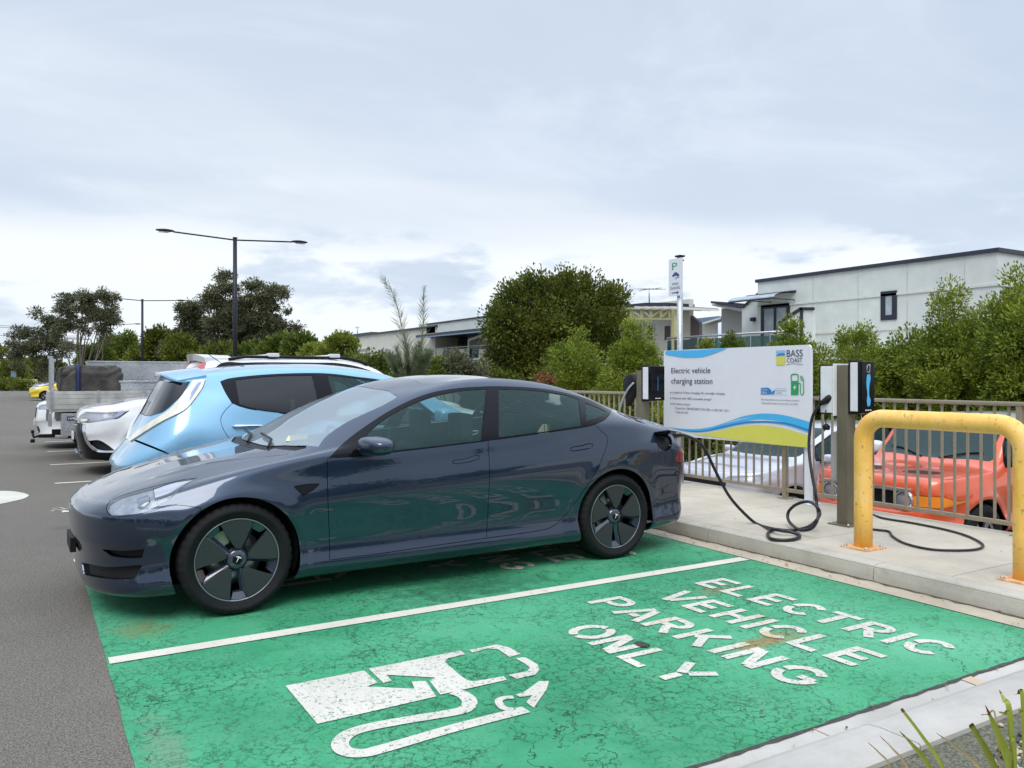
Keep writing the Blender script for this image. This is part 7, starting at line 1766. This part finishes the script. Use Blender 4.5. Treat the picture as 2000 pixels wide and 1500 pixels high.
# house with the timber pergola
b5 = Bld('pergola_house', 'cream house with olive timber truss pergola between the dark tree and the parking sign', 28, 1280)
b5.box('wall', 1200, 1346, 601, 760, M['panel_warm'], 1.2, 1.5, zb=0); b5.poly('end_wall', [(1346, 614), (1366, 630), (1366, 760), (1346, 760)], M['purple_wall'], 1.3, 1.5); b5.box('rear_wall', 1060, 1163, 604, 760, M['panel_warm'], 1.5, 8, zb=0)
b5.poly('roof', [(1195, 596), (1230, 594), (1262, 591), (1302, 591), (1302, 598), (1347, 599), (1347, 601.5), (1195, 601.5)], M['roof_dark'], -.3, 1.6)
b5.poly('pergola_top_beam', [(1212, 600), (1318, 602), (1318, 606), (1212, 604)], M['olive'], -1.5, -1.3); b5.poly('pergola_bottom_beam', [(1222, 620), (1312, 621), (1312, 625), (1222, 624)], M['olive'], -1.5, -1.3)
for u in (1224, 1231, 1252, 1270, 1290, 1307): b5.poly('truss_upright', [(u-1.2, 604), (u+1.2, 604), (u+1.2, 620.5), (u-1.2, 620.5)], M['olive'], -1.48, -1.34)
for a, q in ((1233, 1251), (1253, 1269)): b5.poly('truss_brace', [(a, 606), (a+2, 605.5), (q, 619), (q-2, 620)], M['olive'], -1.46, -1.36)
for a, q in ((1272, 1289), (1292, 1306)): b5.poly('truss_brace', [(a, 618.5), (a+2, 620), (q, 607), (q-2, 606)], M['olive'], -1.46, -1.36)
for u in (1216, 1222, 1314): b5.poly('pergola_post', [(u-2.5, 601), (u+2.5, 601), (u+2.5, 770), (u-2.5, 770)], M['olive'], -1.52, -1.28)
for u in (1240, 1258, 1276, 1294, 1310): b5.poly('rafter', [(u-1, 598), (u+1.6, 598), (u+1.6, 602.5), (u-1, 602.5)], M['trim_pale'], -1.9, 1.2)
for a, q in ((1235, 1258), (1262, 1278), (1297, 1313), (1316, 1330)): b5.window(a, q, 634, 668, 'red_panel', 'trim_pale', 1.2, 0, .08)
m = MB(); m.tube([b5.P(1268, 591, 4), b5.P(1268, 562, 4)], .04, 5); aa = b5.P(1268, 565, 4)
for k in range(6): m.tube([aa+np.array([-.5, -.9+.35*k, .15*(k-2)*.2]), aa+np.array([.5, -.9+.35*k, .15*(k-2)*.2])], .014, 4)
m.tube([aa+np.array([0, -1.1, 0]), aa+np.array([0, 1.0, 0])], .02, 4); m.build('antenna', M['steel'], b5.e)
# glass balustrade terrace
b6 = Bld('glass_balustrade', 'long green glass balustrade with steel rail before the pale buildings', 26.5, 1420, cat='balustrade')
zr_ = b6.P(1500, 649)[2]; ya, yb_ = b6.P(1303, 660)[1], b6.P(1545, 650)[1]
m = MB(); m.box(0, .03, yb_, ya, zr_-1.15, zr_-.12); m.build('glass_panel', M['balustrade'], b6.e); m = MB(); m.tube([(.015, yb_, zr_), (.015, ya, zr_)], .05, 8); m.build('handrail', M['steel'], b6.e)
for k in range(8): yy = yb_+(ya-yb_)*k/7; m = MB(); m.box(-.02, .05, yy-.03, yy+.03, zr_-1.3, zr_-.04); m.build('baluster', M['steel'], b6.e)
m = MB(); m.box(-.1, 9, yb_-1, ya, 0, zr_-1.25); m.build('terrace_wall', M['panel_warm'], b6.e)
ac = empty('air_conditioner', tuple(b6.O+np.array([1.6, b6.P(1462, 665)[1], zr_-1.25])), 0, 'pale air conditioner box standing on the terrace behind the glass balustrade', 'air conditioner'); m = MB(); m.box(-.3, .3, -.7, .2, 0, .8, .02); m.build('casing', M['trim_pale'], ac); m = MB(); m.box(-.31, -.302, -.4, -.1, .2, .6); m.build('grille', M['frame_dark'], ac)
# balcony block
b7 = Bld('balcony_block', 'two storey pale block with long eave, balcony panels and a white downpipe', 30, 880)
b7.box('wall', 818, 1010, 634, 760, M['panel_grey'], 2.2, 12, zb=0); b7.box('parapet', 833, 1010, 634, 652, M['panel_grey'], .0, 2.2)
b7.box('parapet_cap', 832, 1010, 632, 634, M['roof_dark'], -.1, 2.4); b7.box('eave', 812, 1010, 655, 659, M['roof_dark'], -1.4, 2.2); b7.box('gutter', 812, 1010, 659, 661, M['lightblue'], -1.5, -1.3)
b7.window(863, 879, 660, 678, 'win_dark', 'trim_pale', 2.2, 0, .1); b7.window(893, 913, 655, 690, 'win_dark', 'frame_dark', 2.2, 1, .1)
for k, (a, q, mm) in enumerate(((840, 852, 'balustrade'), (852, 866, 'panel_warm'), (867, 895, 'balustrade'), (896, 914, 'panel_warm'), (916, 934, 'balustrade'), (935, 950, 'panel_warm'), (951, 990, 'balustrade'))): b7.box('balcony_panel', a, q, 682-k*.2, 702-k*.2, M[mm], .1, .16)
b7.box('balcony_rail', 838, 990, 681, 682.2, M['trim_pale'], .05, .2); b7.box('balcony_floor', 838, 990, 703, 706, M['trim_pale'], .0, 2.2)
m = MB(); m.tube([b7.P(945, 653, -.8), b7.P(935, 657, -.5), b7.P(916, 664, .0), b7.P(915, 705, .0), b7.P(915, 740, .0)], .10, 8); m.build('downpipe', M['trim_pale'], b7.e); b7.box('lower_awning', 935, 960, 712, 722, M['lightblue'], -.8, 0)
# far flats
b8 = Bld('far_flats', 'low pale flat roofed block with two windows behind the bright bush', 30, 735); b8.box('wall', 684, 850, 658, 760, M['panel_warm'], 0, 10, zb=0); b8.box('roof_edge', 683, 851, 656, 658, M['roof_dark'], -.2, 10.1); b8.box('roof_box', 683, 724, 653.5, 656, M['roof_dark'], 1, 6)
b8.window(738, 765, 681, 694, 'win_pale', 'trim_pale', 0, 1, .15); b8.window(704, 722, 680, 690, 'win_dark', 'trim_pale', 0, 1, .12)
m = MB(); m.tube([b8.P(698, 654, 3), b8.P(698, 637, 3)], .05, 5); m.tube([b8.P(694, 640, 3), b8.P(702, 640, 3)], .04, 4); m.build('antenna', M['steel'], b8.e)
# yellow wall and small sign at the far left
P0 = ond(-60, HORIZ, 95); P1 = ond(72, HORIZ, 95); e = empty('yellow_wall', tuple([*P0[:2], 0]), math.atan2(P1[1]-P0[1], P1[0]-P0[0]), 'low pale yellow wall across the far end of the road', 'wall'); Lw = np.linalg.norm(P1-P0)
m = MB(); m.box(0, Lw, -.1, .1, 0, 1.0); m.build('wall_panel', mat('pale_yellow_render', (.62, .56, .28), .7), e); m = MB(); m.box(-.05, Lw+.05, -.15, .15, 1.0, 1.08); m.build('coping', M['trim_pale'], e)
P = ond(27, HORIZ, 85); e = empty('road_sign', (P[0], P[1], 0), YAW*-1, 'small pale road sign on a thin pole beyond the low hedge', 'sign'); m = MB(); m.tube([(0, 0, 0), (0, 0, 1.9)], .05, 6); m.build('pole', M['galv'], e); m = MB(); m.box(-.28, .28, -.06, -.03, 1.3, 1.95, .02); m.build('sign_plate', M['lightblue'], e)
# ------------------------------------------------------------------ sky, light, camera
SUN_EL, SUN_AZ = R(52), R(215)     # direction the light comes from (azimuth clockwise from +Y)
def world():
    w = bpy.data.worlds.new('World'); SC.world = w; w.use_nodes = True; t = w.node_tree
    for n in list(t.nodes): t.nodes.remove(n)
    N = t.nodes.new; Lk = t.links.new
    out = N('ShaderNodeOutputWorld'); bg = N('ShaderNodeBackground'); bg.inputs[1].default_value = .10
    sky = N('ShaderNodeTexSky'); sky.sky_type = 'NISHITA'; sky.sun_disc = False; sky.sun_elevation = SUN_EL; sky.sun_rotation = SUN_AZ
    sky.air_density = 1.0; sky.dust_density = 1.0; sky.ozone_density = 1.0
    tc = N('ShaderNodeTexCoord'); sep = N('ShaderNodeSeparateXYZ'); Lk(tc.outputs['Generated'], sep.inputs[0])
    def mth(op, a, b=None, cl=False):
        n = N('ShaderNodeMath'); n.operation = op; n.use_clamp = cl
        for i, v in enumerate((a, b)):
            if v is None: continue
            if hasattr(v, 'links'): Lk(v, n.inputs[i])
            else: n.inputs[i].default_value = v
        return n.outputs[0]
    z = mth('MAXIMUM', sep.outputs[2], 0.0); den = mth('ADD', z, .11)
    cx = mth('DIVIDE', sep.outputs[0], den); cy = mth('DIVIDE', sep.outputs[1], den)
    cmb = N('ShaderNodeCombineXYZ'); Lk(cx, cmb.inputs[0]); Lk(cy, cmb.inputs[1])
    def noise(sc, det, ro, loc, dist=.3):
        mp = N('ShaderNodeMapping'); mp.inputs['Location'].default_value = loc; mp.inputs['Rotation'].default_value = (0, 0, R(-31)); mp.inputs['Scale'].default_value = (.75, 1.0, 1); Lk(cmb.outputs[0], mp.inputs[0])
        n = N('ShaderNodeTexNoise'); n.inputs['Scale'].default_value = sc; n.inputs['Detail'].default_value = det; n.inputs['Roughness'].default_value = ro; n.inputs['Distortion'].default_value = dist
        Lk(mp.outputs[0], n.inputs['Vector']); return n.outputs['Fac']
    def ramp(f, st):
        n = N('ShaderNodeValToRGB'); e = n.color_ramp.elements; n.color_ramp.interpolation = 'EASE'
        while len(e) < len(st): e.new(.5)
        for i, (p, c) in enumerate(st): e[i].position = p; e[i].color = c if hasattr(c, '__len__') else (c, c, c, 1)
        Lk(f, n.inputs[0]); return n.outputs[0]
    def mix(f, a, b):
        n = N('ShaderNodeMix'); n.data_type = 'RGBA'
        for s, v in ((0, f), (6, a), (7, b)):
            if hasattr(v, 'links'): Lk(v, n.inputs[s])
            elif s == 0: n.inputs[0].default_value = v
            else: n.inputs[s].default_value = (*v, 1)
        return n.outputs[2]
    # overcast deck: blue grey veil with paler and greyer drifts
    veil = ramp(noise(.42, 7, .52, (3.1, 1.7, 0)), [(.33, (5.15, 5.95, 7.35, 1)), (.50, (5.9, 6.7, 7.9, 1)), (.67, (7.3, 7.85, 8.6, 1))])
    wisps = ramp(noise(1.25, 9, .60, (7.3, 2.2, 0), .6), [(.47, 0.0), (.72, 1.0)])
    col = mix(mth('MULTIPLY', wisps, .38), veil, (8.6, 9.2, 9.9))
    # low cumulus band towards the horizon
    az = N('ShaderNodeCombineXYZ'); Lk(sep.outputs[0], az.inputs[0]); Lk(sep.outputs[1], az.inputs[1]); zz = mth('MULTIPLY', sep.outputs[2], 3.2); Lk(zz, az.inputs[2])
    mp = N('ShaderNodeMapping'); mp.inputs['Location'].default_value = (1.3, .4, .2); Lk(az.outputs[0], mp.inputs[0])
    nn = N('ShaderNodeTexNoise'); nn.inputs['Scale'].default_value = 3.3; nn.inputs['Detail'].default_value = 8; nn.inputs['Roughness'].default_value = .55; Lk(mp.outputs[0], nn.inputs['Vector'])
    band = ramp(sep.outputs[2], [(0.0, .5), (.06, .9), (.13, 1.0), (.20, 0.0)])
    cum = ramp(nn.outputs['Fac'], [(.46, 0.0), (.54, 1.0)])
    col = mix(mth('MULTIPLY', mth('MULTIPLY', band, cum), .9), col, (9.4, 9.7, 10.0))
    hz = ramp(sep.outputs[2], [(0.0, .55), (.08, .15), (.20, 0.0)])
    col = mix(hz, col, (7.4, 8.4, 9.4))
    fin = mix(.90, sky.outputs[0], col)
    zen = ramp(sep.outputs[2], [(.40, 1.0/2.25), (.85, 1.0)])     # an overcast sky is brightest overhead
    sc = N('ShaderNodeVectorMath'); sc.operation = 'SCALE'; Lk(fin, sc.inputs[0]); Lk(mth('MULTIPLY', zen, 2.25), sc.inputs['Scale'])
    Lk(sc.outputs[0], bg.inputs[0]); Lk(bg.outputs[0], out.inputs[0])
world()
sl = bpy.data.lights.new('sun', 'SUN'); sl.energy = 1.5; sl.angle = R(32); sl.color = (1, .97, .92)
so = bpy.data.objects.new('sun', sl); COL.objects.link(so)
d = Vector((math.sin(SUN_AZ)*math.cos(SUN_EL), math.cos(SUN_AZ)*math.cos(SUN_EL), math.sin(SUN_EL)))
so.rotation_euler = d.to_track_quat('Z', 'Y').to_euler()
cam = bpy.data.cameras.new('camera'); co = bpy.data.objects.new('camera', cam); COL.objects.link(co)
co.location = tuple(CAM); cam.sensor_width = 36; cam.lens = 36*FPX/2000; cam.clip_end = 3000; cam.clip_start = .05
co.rotation_euler = (R(90), 0, -YAW)
cam.shift_y = (HORIZ-750)/2000
SC.camera = co
SC.view_settings.view_transform = 'Standard'; SC.view_settings.look = 'None'; SC.view_settings.exposure = .22; SC.view_settings.gamma = 1
SC.cycles.use_denoising = True; SC.cycles.max_bounces = 8; SC.cycles.transparent_max_bounces = 12
# placeholder lighting / camera
